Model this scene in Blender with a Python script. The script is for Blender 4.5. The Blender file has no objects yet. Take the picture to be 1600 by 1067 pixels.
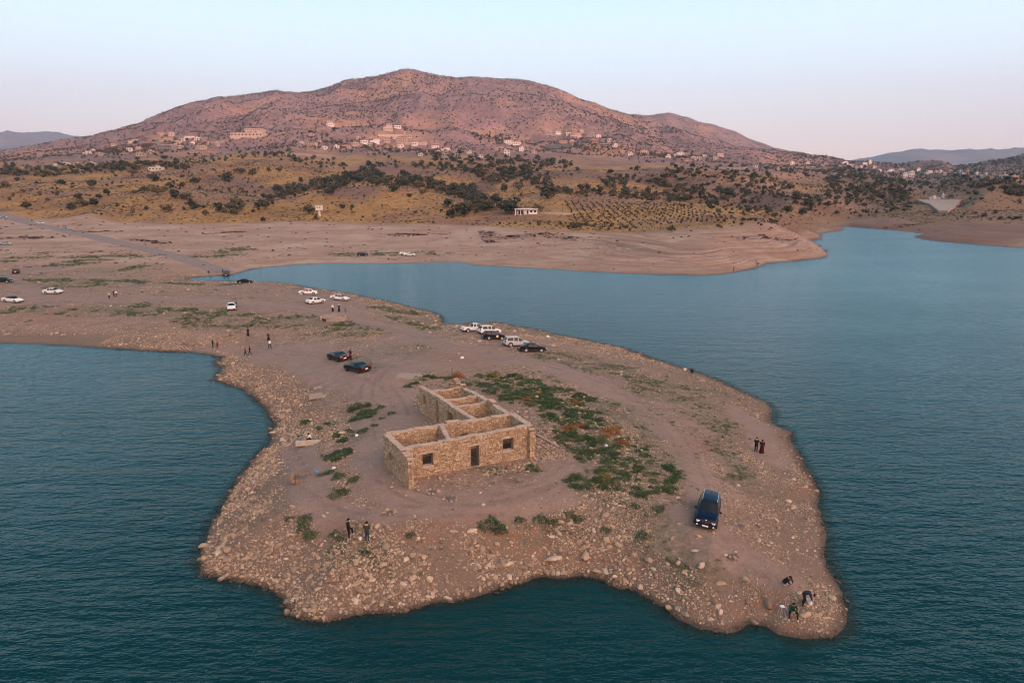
import bpy, math, random
import numpy as np
from mathutils import Vector, Matrix, Euler

random.seed(7)
RNG = np.random.default_rng(11)
R = math.radians
scene = bpy.context.scene
col = scene.collection

# ------------------------------------------------------------------ camera
CAM_Z = 30.5
PITCH = 13.0
FPX = 1600 * 24 / 36.0
cam_data = bpy.data.cameras.new('camera')
cam_data.lens = 24
cam_data.sensor_width = 36
cam_data.clip_start = 0.5
cam_data.clip_end = 40000
cam = bpy.data.objects.new('camera', cam_data)
cam.location = (0, 0, CAM_Z)
cam.rotation_euler = (R(90 - PITCH), 0, 0)
col.objects.link(cam)
scene.camera = cam

# ------------------------------------------------------------------ sky
SUN_EL, SUN_AZ = 5.5, 146.0      # degrees; azimuth clockwise from +Y (the view)
world = bpy.data.worlds.new("World")
scene.world = world
world.use_nodes = True
wn, wl = world.node_tree.nodes, world.node_tree.links
wn.clear()
w_out = wn.new('ShaderNodeOutputWorld')
w_bg = wn.new('ShaderNodeBackground')
w_sky = wn.new('ShaderNodeTexSky')
w_sky.sky_type = 'NISHITA'
w_sky.sun_disc = False
w_sky.sun_elevation = R(SUN_EL)
w_sky.sun_rotation = R(SUN_AZ)
w_sky.air_density = 1.0
w_sky.dust_density = 1.5
w_sky.ozone_density = 2.0
w_geo = wn.new('ShaderNodeNewGeometry')
w_sep = wn.new('ShaderNodeSeparateXYZ')
w_ramp = wn.new('ShaderNodeValToRGB')      # dusk sky: rosy band over the horizon, pale blue above, same all round
w_neg = wn.new('ShaderNodeMath'); w_neg.operation = 'MULTIPLY'; w_neg.inputs[1].default_value = -1.0
wl.new(w_geo.outputs['Incoming'], w_sep.inputs[0])
wl.new(w_sep.outputs['Z'], w_neg.inputs[0])
wl.new(w_neg.outputs[0], w_ramp.inputs[0])
cr = w_ramp.color_ramp
cr.interpolation = 'B_SPLINE'
stops = [(0.0, (.92, .62, .50)), (0.05, (.92, .68, .58)), (0.10, (.88, .80, .78)), (0.15, (.82, .90, .97)), (0.24, (.66, .90, 1.0)),
         (0.38, (.20, .53, .70)), (0.55, (.055, .29, .41)), (1.0, (.045, .19, .30))]
while len(cr.elements) < len(stops):
    cr.elements.new(0.5)
for el, (p, c) in zip(cr.elements, stops):
    el.position = p
    el.color = (*c, 1)
w_mul = wn.new('ShaderNodeVectorMath'); w_mul.operation = 'SCALE'; w_mul.inputs['Scale'].default_value = 1.38 / 0.12
wl.new(w_ramp.outputs[0], w_mul.inputs[0])
w_mix = wn.new('ShaderNodeMix'); w_mix.data_type = 'RGBA'; w_mix.blend_type = 'ADD'; w_mix.inputs['Factor'].default_value = 0.15
wl.new(w_mul.outputs[0], w_mix.inputs['A'])
wl.new(w_sky.outputs[0], w_mix.inputs['B'])
# warm evening glow around the low sun, behind the viewer
w_dot = wn.new('ShaderNodeVectorMath'); w_dot.operation = 'DOT_PRODUCT'
wl.new(w_geo.outputs['Incoming'], w_dot.inputs[0])
w_dot.inputs[1].default_value = (-math.sin(R(SUN_AZ)), -math.cos(R(SUN_AZ)), -0.05)
w_gl = wn.new('ShaderNodeMapRange'); w_gl.interpolation_type = 'SMOOTHERSTEP'
w_gl.inputs['From Min'].default_value = 0.05; w_gl.inputs['From Max'].default_value = 1.0
wl.new(w_dot.outputs['Value'], w_gl.inputs['Value'])
w_add = wn.new('ShaderNodeMix'); w_add.data_type = 'RGBA'; w_add.blend_type = 'ADD'
wl.new(w_gl.outputs[0], w_add.inputs['Factor'])
wl.new(w_mix.outputs['Result'], w_add.inputs['A'])
w_add.inputs['B'].default_value = (5.0 / 0.12, 2.75 / 0.12, 1.85 / 0.12, 1)
wl.new(w_add.outputs['Result'], w_bg.inputs['Color'])
w_bg.inputs['Strength'].default_value = 0.12
wl.new(w_bg.outputs[0], w_out.inputs['Surface'])

# ------------------------------------------------------------------ sun (just before it sets behind the viewer)
sun_data = bpy.data.lights.new('sun', 'SUN')
sun_data.energy = 5.0
sun_data.angle = R(0.9)
sun_data.color = (1.0, 0.52, 0.47)
sun = bpy.data.objects.new('sun', sun_data)
sd = Vector((math.sin(R(SUN_AZ)) * math.cos(R(SUN_EL)), math.cos(R(SUN_AZ)) * math.cos(R(SUN_EL)), math.sin(R(SUN_EL))))
sun.rotation_euler = sd.to_track_quat('Z', 'Y').to_euler()
sun.location = (0, 0, 300)
col.objects.link(sun)

scene.view_settings.view_transform = 'Standard'
scene.view_settings.look = 'None'
scene.view_settings.exposure = 0.0
scene.view_settings.gamma = 1.0
scene.view_settings.use_curve_mapping = False
scene.cycles.use_denoising = True
scene.cycles.pixel_filter_type = 'BLACKMAN_HARRIS'
scene.cycles.filter_width = 1.15
scene.cycles.max_bounces = 5
scene.cycles.diffuse_bounces = 2
scene.cycles.glossy_bounces = 2
scene.cycles.transparent_max_bounces = 8
scene.cycles.volume_bounces = 0
scene.cycles.caustics_reflective = False
scene.cycles.caustics_refractive = False

# ------------------------------------------------------------------ helpers
def tag(o, label=None, cat=None, group=None, kind=None):
    if label: o['label'] = label
    if cat: o['category'] = cat
    if group: o['group'] = group
    if kind: o['kind'] = kind
    elif cat: o['kind'] = 'thing'
    return o

def empty(name, loc=(0, 0, 0), rz=0.0):
    o = bpy.data.objects.new(name, None)
    o.location = loc
    o.rotation_euler = (0, 0, rz)
    o.empty_display_size = 0.3
    col.objects.link(o)
    return o

def link(name, me, mat=None, parent=None, loc=None, rot=None, scale=None):
    if mat is not None and len(me.materials) == 0:
        me.materials.append(mat)
    o = bpy.data.objects.new(name, me)
    col.objects.link(o)
    if parent is not None: o.parent = parent
    if loc is not None: o.location = loc
    if rot is not None: o.rotation_euler = rot
    if scale is not None: o.scale = scale
    return o

def mesh_np(name, co, faces, smooth=False, mat_idx=None):
    """co (n,3) array, faces (m,k) array of equal sized polygons"""
    me = bpy.data.meshes.new(name)
    co = np.asarray(co, dtype=np.float32)
    faces = np.asarray(faces, dtype=np.int32)
    m, k = faces.shape
    me.vertices.add(len(co)); me.vertices.foreach_set('co', co.ravel())
    me.loops.add(m * k); me.loops.foreach_set('vertex_index', faces.ravel())
    me.polygons.add(m)
    me.polygons.foreach_set('loop_start', np.arange(0, m * k, k, dtype=np.int32))
    me.polygons.foreach_set('loop_total', np.full(m, k, dtype=np.int32))
    me.polygons.foreach_set('use_smooth', np.full(m, smooth, dtype=bool))
    if mat_idx is not None:
        me.polygons.foreach_set('material_index', np.asarray(mat_idx, dtype=np.int32))
    me.update(calc_edges=True)
    return me

class MB:
    """collects boxes, tubes and polygons into one mesh"""
    def __init__(s): s.v, s.f, s.m = [], [], []
    def box(s, c, d, rz=0.0, mi=0, tilt=None):
        b = len(s.v)
        M = Matrix.Rotation(rz, 3, 'Z')
        if tilt is not None: M = M @ Euler(tilt).to_matrix()
        for x in (-.5, .5):
            for y in (-.5, .5):
                for z in (-.5, .5):
                    p = M @ Vector((x * d[0], y * d[1], z * d[2])) + Vector(c)
                    s.v.append(tuple(p))
        for f in ((0, 1, 3, 2), (4, 6, 7, 5), (0, 4, 5, 1), (2, 3, 7, 6), (0, 2, 6, 4), (1, 5, 7, 3)):
            s.f.append(tuple(b + i for i in f)); s.m.append(mi)
        return s
    def tube(s, p0, p1, r0, r1=None, n=8, mi=0):
        r1 = r0 if r1 is None else r1
        p0, p1 = Vector(p0), Vector(p1)
        q = (p1 - p0).to_track_quat('Z', 'Y')
        b = len(s.v)
        for p, r in ((p0, r0), (p1, r1)):
            for i in range(n):
                a = 2 * math.pi * i / n
                s.v.append(tuple(p + q @ Vector((math.cos(a) * r, math.sin(a) * r, 0))))
        for i in range(n):
            j = (i + 1) % n
            s.f.append((b + i, b + j, b + n + j, b + n + i)); s.m.append(mi)
        s.f.append(tuple(b + i for i in reversed(range(n)))); s.m.append(mi)
        s.f.append(tuple(b + n + i for i in range(n))); s.m.append(mi)
        return s
    def poly(s, pts, mi=0):
        b = len(s.v); s.v += [tuple(p) for p in pts]
        s.f.append(tuple(range(b, b + len(pts)))); s.m.append(mi)
        return s
    def mesh(s, name, smooth=False):
        me = bpy.data.meshes.new(name)
        me.from_pydata(s.v, [], s.f)
        me.polygons.foreach_set('material_index', s.m)
        if smooth: me.polygons.foreach_set('use_smooth', [True] * len(s.f))
        me.update()
        return me
    def build(s, name, mat=None, parent=None, smooth=False, **k):
        return link(name, s.mesh(name, smooth), mat, parent, **k)

# ------------------------------------------------------------------ noise
def _hash(ix, iy, seed):
    h = (ix.astype(np.int64) * 374761393 + iy.astype(np.int64) * 668265263 + seed * 1442695041) & 0xffffffff
    h = ((h ^ (h >> 13)) * 1274126177) & 0xffffffff
    return ((h ^ (h >> 16)) & 0xffffff) / float(0xffffff)

def vnoise(x, y, seed=0):
    x = np.asarray(x, float); y = np.asarray(y, float)
    ix, iy = np.floor(x), np.floor(y)
    fx, fy = x - ix, y - iy
    fx = fx * fx * fx * (fx * (fx * 6 - 15) + 10); fy = fy * fy * fy * (fy * (fy * 6 - 15) + 10)
    ix = ix.astype(np.int64); iy = iy.astype(np.int64)
    a, b = _hash(ix, iy, seed), _hash(ix + 1, iy, seed)
    c, d = _hash(ix, iy + 1, seed), _hash(ix + 1, iy + 1, seed)
    return (a + (b - a) * fx + (c - a) * fy + (a - b - c + d) * fx * fy) * 2 - 1

def fbm(x, y, seed=0, octv=4, gain=0.5):
    x = np.asarray(x, float); y = np.asarray(y, float)
    s, a, n = 0.0, 1.0, 0.0
    for i in range(octv):
        ca, sa = math.cos(0.7 * i), math.sin(0.7 * i)
        s = s + a * vnoise((x * ca - y * sa) * 2 ** i + 17.3 * i, (x * sa + y * ca) * 2 ** i, seed + i)
        n += a; a *= gain
    return s / n

def ridged(x, y, seed=0, octv=4):
    s, a, n = 0.0, 1.0, 0.0
    for i in range(octv):
        s = s + a * (1 - 2 * np.abs(vnoise(x * 2 ** i + 5.1 * i, y * 2 ** i, seed + i)))
        n += a; a *= 0.5
    return s / n

def sstep(a, b, x):
    t = np.clip((x - a) / (b - a), 0, 1)
    return t * t * (3 - 2 * t)

# ------------------------------------------------------------------ viewing geometry of the survey picture (1600 px wide)
SP, CP = math.sin(R(PITCH)), math.cos(R(PITCH))
def fwd(v): return CP - (np.asarray(v, float) - 533.5) / FPX * SP
def elev(v): return (-SP - (np.asarray(v, float) - 533.5) / FPX * CP) / fwd(v)
def px_at_z(u, v, z=0.0):
    e = elev(v); Y = (z - CAM_Z) / e
    return (np.asarray(u, float) - 800) / FPX * Y / fwd(v), Y
def px_at_Y(u, v, Y):
    return (np.asarray(u, float) - 800) / FPX * Y / fwd(v), CAM_Z + Y * elev(v)
# ------------------------------------------------------------------ shoreline (surveyed at water level)
COAST_PX = [(-1500,520),(-700,528),(-300,533),(0,537),(60,538),(120,541),(186,546),(250,549),(300,551.5),(331,555),(348,559),(338,565),(335,569),
 (347,575),(343,583),(336,593),(354,601),(381,607),(399,625),(417,640),(427,661),(426,685),(414,700),(396,718),(379,739),(360,772),
 (336,808),(318,850),(310,877),(316,894),(356,905),(400,913),(437,924),(447,938),(451,963),(475,969),(512,969),(544,963),(569,958),
 (612,957),(637,953),(675,941),(716,938),(750,930),(777,922),(812,911),(850,902),(880,904),(910,899),(945,905),(960,917),(985,920),
 (1010,932),(1035,950),(1060,970),(1087,981),(1125,985),(1144,985),(1169,973),(1192,976),(1214,987),(1240,994),(1260,997),(1300,998),
 (1323,985),(1324,963),(1318,937),(1313,914),(1300,892),(1290,866),(1290,841),(1284,816),(1279,790),(1279,770),(1272,750),(1265,740),
 (1250,712),(1238,692),(1236,676),(1208,660),(1208,640),(1198,628),(1160,612),(1130,597),(1090,582),(1060,572),(1020,560),(975,544),
 (950,539),(900,528),(869,522),(844,517),(825,512),(807,510),(787,506),(770,504),(737,504),(725,507),(695,507),(692,499),(682,489),
 (650,482),(605,471),(562,462),(532,456),(500,452),(452,444),(432,441),(397,440),(370,440),(341,439),(297,438.5),(296,434),(320,433),
 (337,432),(362,430),(382,425),(391,421),(424,417),(465,414),(506,412),(560,412),(600,412),(662,411),(712,410),(750,415),(800,418),
 (862,421),(900,424),(980,428),(1050,430),(1100,431),(1140,428),(1180,420),(1200,412),(1250,408),(1290,403),(1296,398),(1288,390),
 (1275,381),(1265,376),(1286,374),(1279,366),(1300,363),(1320,360),(1316,355),(1330,355),(1369,358),(1403,361),(1440,365),(1427,371),
 (1450,376),(1520,382),(1600,388),(1900,405),(3000,450)]
cx, cy = px_at_z([p[0] for p in COAST_PX], [p[1] for p in COAST_PX])
COAST = np.stack([cx, cy], 1)
LAND = np.concatenate([COAST, [[20000, COAST[-1, 1]], [20000, 20000], [-20000, 20000], [-20000, COAST[0, 1]]]])

def seg_dist(x, y, poly):
    d2 = np.full(x.shape, 1e12)
    for (x0, y0), (x1, y1) in zip(poly[:-1], poly[1:]):
        dx, dy = x1 - x0, y1 - y0
        t = np.clip(((x - x0) * dx + (y - y0) * dy) / (dx * dx + dy * dy + 1e-9), 0, 1)
        d2 = np.minimum(d2, (x - x0 - t * dx) ** 2 + (y - y0 - t * dy) ** 2)
    return np.sqrt(d2)

def inside(x, y, poly):
    c = np.zeros(x.shape, bool)
    n = len(poly)
    for i in range(n):
        x0, y0 = poly[i - 1]; x1, y1 = poly[i]
        if y0 == y1: continue
        c ^= ((y0 > y) != (y1 > y)) & (x < (x1 - x0) * (y - y0) / (y1 - y0) + x0)
    return c

def coast_d(x, y):
    d = seg_dist(x, y, COAST)
    d = np.where(inside(x, y, LAND), d, -d)
    return d + 0.35 * fbm(x / 2.2, y / 2.2, 3, 3) * np.clip(y / 70, 1, 5)

# ------------------------------------------------------------------ relief: surveyed lines, each (u, v, forward distance) or (u, distance, 'z', height)
def curve(pts):
    S, Ys, Z = [], [], []
    for p in pts:
        if len(p) == 3:
            u, v, Y = p
            S.append((u - 800) / FPX / fwd(v)); Ys.append(Y); Z.append(CAM_Z + Y * elev(v))
        else:
            u, Y, _, z = p
            S.append((u - 800) / FPX / 0.99); Ys.append(Y); Z.append(z)
    S, Ys, Z = map(np.array, (S, Ys, Z))
    g = np.linspace(-2.2, 2.2, 1761)
    k = np.exp(-0.5 * (np.arange(-14, 15) / 5.0) ** 2); k /= k.sum()
    f = lambda a: np.convolve(np.pad(np.interp(g, S, a), 14, mode='edge'), k, 'valid')
    return g, f(Ys), f(Z)

def zc(L, Y): return [(u, Y, 'z', z) for u, z in L]
CURVES = [curve(c) for c in (
 zc([(-900, 3), (0, 2.6), (400, 2.6), (800, 2.6), (1200, 2.2), (2400, 2)], 20),
 zc([(-900, 3), (0, 3.2), (450, 3.2), (560, 3.4), (1000, 3.4), (1200, 2.6), (1400, 2.2), (2400, 2)], 44),
 zc([(-900, 3), (0, 3.2), (450, 3.1), (560, 3.7), (1000, 3.7), (1200, 2.8), (1400, 2.2), (2400, 2)], 62),
 zc([(-900, 3), (0, 3.2), (440, 2.6), (560, 3.5), (1000, 3.4), (1200, 2.3), (1400, 2.2), (2400, 2)], 88),
 zc([(-900, 3), (0, 2.8), (400, 2.2), (560, 2.8), (850, 2.6), (1000, 2.2), (1400, 2.2), (2400, 2)], 118),
 zc([(-900, 3.5), (0, 2.8), (300, 2.6), (560, 2.6), (1000, 2.4), (2400, 2)], 160),
 zc([(-900, 5), (0, 3.6), (300, 2.2), (450, 2.3), (1000, 2.4), (2400, 3)], 205),
 # drawdown flat half way up
 [(-900, 300, 'z', 6), (0, 300, 'z', 4.4), (300, 300, 'z', 2.6), (600, 330, 'z', 2.2), (800, 310, 'z', 2.4), (900, 300, 'z', 3), (1000, 290, 'z', 4.6),
  (1100, 270, 'z', 5.5), (1200, 300, 'z', 6), (1300, 420, 'z', 3), (1420, 400, 'z', 4), (1600, 370, 'z', 4.5), (2400, 330, 'z', 5)],
 # top of the bare bank
 [(-900, 335, 560), (0, 338, 520), (100, 345, 480), (300, 352, 440), (450, 346, 440), (600, 350, 430), (720, 352, 420), (800, 357, 390), (900, 362, 370),
  (1000, 363, 350), (1100, 355, 330), (1180, 348, 345), (1225, 350, 360), (1262, 368, 390), (1300, 352, 520), (1340, 345, 540), (1400, 340, 540), (1440, 352, 460),
  (1500, 345, 450), (1600, 352, 430), (2400, 350, 430)],
 # first ochre crest
 [(-900, 290, 700), (0, 296, 600), (100, 300, 600), (180, 306, 560), (240, 300, 560), (300, 303, 560), (350, 312, 540), (400, 318, 520), (450, 314, 520),
  (500, 301, 530), (560, 291, 550), (600, 288, 560), (660, 294, 560), (705, 316, 510), (745, 330, 490), (785, 318, 500), (830, 303, 550), (870, 301, 560),
  (950, 305, 560), (1050, 312, 540), (1110, 322, 500), (1160, 328, 470), (1205, 334, 430), (1240, 346, 440), (1290, 333, 620), (1350, 330, 640),
  (1410, 318, 640), (1440, 318, 620), (1500, 322, 600), (1600, 320, 600), (2400, 315, 600)],
 # hollow behind it
 [(-900, 760, 'z', 32), (0, 700, 'z', 28), (150, 690, 'z', 28), (300, 660, 'z', 27), (400, 640, 'z', 20), (450, 640, 'z', 18), (600, 640, 'z', 23),
  (750, 620, 'z', 14), (850, 640, 'z', 21), (950, 650, 'z', 19), (1050, 640, 'z', 12), (1150, 600, 'z', 10), (1240, 560, 'z', 9), (1320, 690, 'z', 13),
  (1450, 690, 'z', 15), (1600, 680, 'z', 17), (2400, 680, 'z', 20)],
 # second crest
 [(-900, 255, 950), (0, 262, 900), (150, 262, 900), (300, 256, 900), (350, 247, 930), (400, 242, 950), (440, 246, 950), (500, 268, 900), (560, 275, 850),
  (640, 268, 850), (700, 262, 850), (800, 268, 850), (900, 268, 850), (1000, 268, 850), (1080, 272, 820), (1120, 280, 760), (1170, 278, 800), (1250, 288, 850),
  (1320, 285, 900), (1400, 292, 900), (1450, 302, 850), (1500, 292, 800), (1545, 281, 740), (1600, 285, 740), (2400, 275, 760)],
 # shelf at the foot of the mountain
 [(-900, 250, 1250), (0, 255, 1200), (150, 246, 1200), (300, 236, 1200), (450, 228, 1200), (600, 229, 1250), (750, 238, 1250), (900, 242, 1250), (1050, 245, 1300),
  (1200, 260, 1300), (1300, 268, 1400), (1400, 276, 1400), (1500, 275, 1400), (1600, 270, 1300), (2400, 262, 1300)],
 [(-900, 246, 1500), (0, 250, 1480), (150, 232, 1480), (300, 212, 1500), (450, 202, 1520), (600, 200, 1560), (750, 214, 1560), (900, 220, 1560), (1050, 234, 1580),
  (1200, 252, 1650), (1300, 262, 1750), (1400, 268, 1800), (1500, 270, 1800), (1600, 258, 1750), (2400, 240, 1700)],
 [(-900, 244, 1800), (0, 246, 1780), (100, 232, 1780), (200, 203, 1800), (300, 178, 1850), (400, 165, 1900), (520, 155, 1900), (630, 140, 1900), (750, 150, 1900),
  (850, 160, 1900), (950, 192, 1950), (1050, 215, 1950), (1200, 243, 2000), (1300, 254, 2050), (1400, 264, 2100), (1500, 262, 2000), (1560, 251, 2000), (1600, 247, 2000), (2400, 225, 2000)],
 # skyline of the mountain
 [(-900, 262, 2300), (-200, 255, 2300), (0, 249, 2250), (60, 238, 2250), (150, 213, 2250), (220, 190, 2280), (300, 162, 2300), (350, 152, 2320), (400, 146, 2350), (450, 147, 2350),
  (500, 137, 2350), (560, 125, 2350), (600, 115, 2350), (632, 109, 2350), (700, 118, 2350), (750, 125, 2350), (815, 125, 2350), (840, 132, 2350), (900, 154, 2350),
  (940, 168, 2350), (980, 181, 2350), (1040, 198, 2350), (1100, 216, 2350), (1180, 236, 2350), (1250, 244, 2350), (1330, 250, 2400), (1400, 259, 2400), (1450, 266, 2400),
  (1490, 268, 2300), (1530, 258, 2250), (1600, 246, 2200), (1800, 232, 2200), (2400, 215, 2200)],
 # saddle behind
 [(-900, 2900, 'z', 60), (0, 2900, 'z', 90), (300, 2800, 'z', 240), (600, 2800, 'z', 320), (850, 2750, 'z', 270), (980, 2750, 'z', 200), (1100, 2750, 'z', 130), (1250, 2800, 'z', 60), (1400, 2900, 'z', 20), (2400, 2900, 'z', 30)],
 # second peak to the right
 [(-900, 3400, 'z', 80), (400, 3400, 'z', 200), (850, 3400, 'z', 290), (930, 184, 3400), (985, 180, 3400), (1040, 177, 3400), (1075, 183, 3400), (1110, 195, 3400), (1160, 211, 3400), (1200, 224, 3400),
  (1240, 238, 3400), (1280, 245, 3400), (1330, 256, 3400), (1400, 3400, 'z', 60), (2400, 3400, 'z', 40)],
 zc([(-900, 60), (400, 60), (1000, 70), (1200, 40), (2400, 20)], 4700),
 # far ranges
 [(-900, 190, 8000), (-300, 200, 8000), (-60, 212, 8000), (0, 206, 8000), (35, 204, 8000), (60, 208, 8000), (85, 209, 8000), (105, 213, 8000), (120, 214, 8000), (140, 210, 8000), (165, 216, 8000), (220, 230, 8000),
  (500, 240, 8000), (1200, 262, 8000), (1340, 254, 8000), (1380, 247, 8000), (1420, 241, 8000), (1500, 236, 8000), (1550, 234, 8000), (1600, 230, 8000), (2400, 200, 8000)],
 zc([(-900, 300), (2400, 300)], 11000),
)]

def base_relief(s, Y):
    """height of the surveyed relief for flat arrays s = X/Y and Y"""
    g = CURVES[0][0]
    Yk = [np.interp(s, g, c[1]) for c in CURVES]
    Zk = [np.interp(s, g, c[2]) for c in CURVES]
    z = np.where(Y <= Yk[0], Zk[0], Zk[-1])
    for i in range(len(CURVES) - 1):
        m = (Y > Yk[i]) & (Y <= Yk[i + 1])
        t = (Y[m] - Yk[i][m]) / (Yk[i + 1][m] - Yk[i][m])
        t = 0.45 * t + 0.55 * t * t * (3 - 2 * t)
        z[m] = Zk[i][m] + (Zk[i + 1][m] - Zk[i][m]) * t
    return z

# slope of the banks above the water, metres per metre, by surveyed point
SLOPE_PTS = [(330,880,.42),(450,950,.5),(620,950,.55),(850,890,.6),(1000,925,.5),(1150,975,.35),(1230,985,.45),(1320,960,.3),(1285,800,.25),
 (1240,690,.16),(1130,600,.13),(960,545,.12),(830,514,.12),(740,505,.12),(600,470,.14),(430,441,.10),(300,436,.08),(420,640,.3),(400,720,.32),
 (350,790,.38),(340,575,.15),(200,545,.12),(0,536,.12),(500,412,.035),(700,410,.035),(850,421,.06),(980,428,.14),(1100,431,.2),(1200,412,.24),
 (1290,400,.4),(1265,376,.5),(1320,357,.42),(1400,361,.14),(1430,372,.22),(1600,388,.2)]
sx, sy = px_at_z([p[0] for p in SLOPE_PTS], [p[1] for p in SLOPE_PTS])
sk = np.array([p[2] for p in SLOPE_PTS])
def slope_field(x, y):
    num = np.zeros(x.shape); den = np.zeros(x.shape)
    for a, b, k in zip(sx, sy, sk):
        w = 1.0 / (((x - a) ** 2 + (y - b) ** 2) / (b * b) + 1e-4) ** 2
        num += w * k; den += w
    return num / den

# ------------------------------------------------------------------ the terrain grid
s_in = np.linspace(-0.84, 0.84, 600)
ext = 0.84 + np.cumsum(np.linspace(0.006, 0.08, 26))
S_AX = np.concatenate([-ext[::-1], s_in, ext])
ys = [26.0]
while ys[-1] < 10500:
    y = ys[-1]
    f = 0.0034 if y < 130 else (0.0034 + 0.0036 * min(1, (y - 130) / 200.0) if y < 2600 else 0.02)
    ys.append(y * (1 + f))
Y_AX = np.array(ys)
GS, GY = np.meshgrid(S_AX, Y_AX)
GX = GS * GY
shape = GX.shape
fs, fy, fx = GS.ravel(), GY.ravel(), GX.ravel()

z0 = base_relief(fs, fy)
near = fy < 1000
D = np.full(fx.shape, 400.0)
D[near] = coast_d(fx[near], fy[near])
K = np.full(fx.shape, 0.3)
K[near] = slope_field(fx[near], fy[near])

# surveyed spurs, mounds and ridges: crest lines (u, v, distance) with the fall of their flanks
SPURS = [([(1150,342,350),(1195,345,348),(1225,349,343),(1262,374,322),(1296,399,298)], .42), ([(1215,338,440),(1240,346,432),(1264,358,422),(1285,373,402)], .5),
 ([(1150,285,740),(1190,298,680),(1218,308,620),(1245,326,560),(1264,342,520),(1290,351,495),(1320,358.5,484)], .42), ([(1110,318,520),(1160,326,480),(1205,334,430)], .3),
 ([(425,328,500),(460,315,515),(500,302,530),(560,292,552),(600,289,560),(650,294,555),(700,312,525),(728,330,490)], .30), ([(150,330,480),(190,316,520),(240,303,560),(300,303,560),(350,312,540),(410,328,500)], .24),
 ([(0,300,600),(60,297,610),(120,303,590)], .2), ([(200,282,780),(270,268,820),(340,254,900),(400,243,950),(440,246,940),(480,260,900),(520,280,820)], .32), ([(0,268,860),(90,264,880),(170,266,880)], .25),
 ([(775,322,500),(800,312,530),(850,300,560),(900,302,560),(980,306,560),(1050,311,545),(1110,320,510)], .3), ([(1525,322,545),(1550,303,580),(1575,292,610),(1640,284,640)], .6), ([(1500,300,760),(1540,284,740),(1600,276,760)], .4),
 ([(1270,315,600),(1300,298,700),(1340,290,760),(1390,291,780),(1425,304,720),(1452,326,620)], .38), ([(1368,357,505),(1410,347,520),(1450,338,540)], .3), ([(1429,371,428),(1470,357,445),(1530,345,470),(1640,338,500)], .26),
 ([(560,276,850),(620,264,870),(690,261,880)], .3), ([(700,275,780),(760,262,850),(850,264,880),(920,276,800)], .32), ([(960,285,740),(1010,270,830),(1060,266,880),(1110,274,800),(1140,292,720)], .4),
 ([(1080,300,640),(1110,288,720),(1150,280,780)], .4), ([(1200,275,950),(1260,270,1000),(1330,276,960),(1400,286,900)], .3), ([(1040,250,1150),(1130,258,1120),(1210,266,1080)], .3)]
near_r = (fy > 330) & (fy < 1350)
zr_, xr_, yr_ = z0[near_r], fx[near_r], fy[near_r]
wx = xr_ + 9 * fbm(xr_ / 60, yr_ / 60, 91, 3); wy = yr_ + 12 * fbm(xr_ / 60, yr_ / 60, 92, 3)
for pts_, sl_ in SPURS:
    P_ = []
    for u_, v_, Y_ in pts_:
        X_, Z_ = px_at_Y(u_, v_, Y_); P_.append((float(X_), Y_, float(Z_)))
    best_ = np.full(xr_.shape, -1e3)
    for (x0, y0, z0_), (x1, y1, z1_) in zip(P_[:-1], P_[1:]):
        dx, dy = x1 - x0, y1 - y0
        t = np.clip(((wx - x0) * dx + (wy - y0) * dy) / (dx * dx + dy * dy), 0, 1)
        d_ = np.sqrt((wx - x0 - t * dx) ** 2 + (wy - y0 - t * dy) ** 2)
        best_ = np.maximum(best_, z0_ + (z1_ - z0_) * t - sl_ * (np.sqrt(d_ * d_ + 36) - 6))
    a_, b_ = zr_, best_; k_ = 1.6
    m_ = np.maximum(a_, b_)
    zr_ = m_ + k_ * np.log(np.exp((a_ - m_) / k_) + np.exp((b_ - m_) / k_)) - k_ * .69 * np.exp(-np.abs(a_ - b_) / k_)
z0[near_r] = zr_
# relief noise growing with distance
amp = np.interp(fy, [26, 130, 300, 480, 700, 1100, 1500, 2100, 2400, 3400, 4500, 8000, 11000], [.0, .0, .3, .8, 5, 11, 34, 36, 9, 24, 36, 70, 70])
lam = np.interp(fy, [26, 300, 700, 1200, 2400, 8000], [20, 60, 110, 180, 230, 900])
nz = 0.0
n1 = fbm(fx / 110, fy / 110, 21, 5)
n2 = ridged(fx / 210 + 0.35 * fbm(fx / 300, fy / 300, 9, 2), fy / 520, 31, 5)
n3 = ridged(fx / 1100, fy / 1500, 41, 5)
w_mid = 1 - sstep(900, 1300, fy)
w_far = sstep(3600, 5500, fy)
n4 = ridged(fx / 150 + .4 * fbm(fx / 200, fy / 200, 19, 2), fy / 260, 23, 4)
nz = amp * ((0.75 * n1 + 0.55 * (n4 - .2)) * w_mid + (0.85 * (n2 - 0.25) + 0.25 * n1) * (1 - w_mid) * (1 - w_far) + (n3 - 0.3) * w_far * 1.6)
z0 = z0 + nz
# gentle mounds on the near land, terraces left by the falling water on the far bank
z0 += np.where(fy < 330, 0.28 * fbm(fx / 9, fy / 9, 5, 4) + 0.35 * fbm(fx / 31, fy / 31, 6, 2), 0) * sstep(330, 250, fy)
z0 += 0.05 * fbm(fx / 0.9, fy / 0.9, 8, 3) * sstep(140, 90, fy)
kd = K * np.clip(D, -60, 400)
bank = kd
hs = 0.8
lz = np.where(bank > 0, -np.log(np.exp(-np.clip(bank, 0, 60) / hs) + np.exp(-np.clip(z0, 0.3, 60) / hs)) * hs, 0)
zz = np.where(fy < 700, np.minimum(lz, np.maximum(z0, 0.3)), z0)
corr = hs * np.log1p(np.exp(-np.clip(np.abs(bank - z0), 0, 60) / hs))
zz = np.where(fy < 700, np.minimum(bank, z0) - corr * np.clip(D / 3.0, 0, 1) * 0.6, z0)
blend = sstep(600, 900, fy)
zz = zz * (1 - blend) + z0 * blend
terr = (fy > 230) & (fy < 560) & (D > 0)
tz = zz[terr]; st = 0.85
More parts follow.
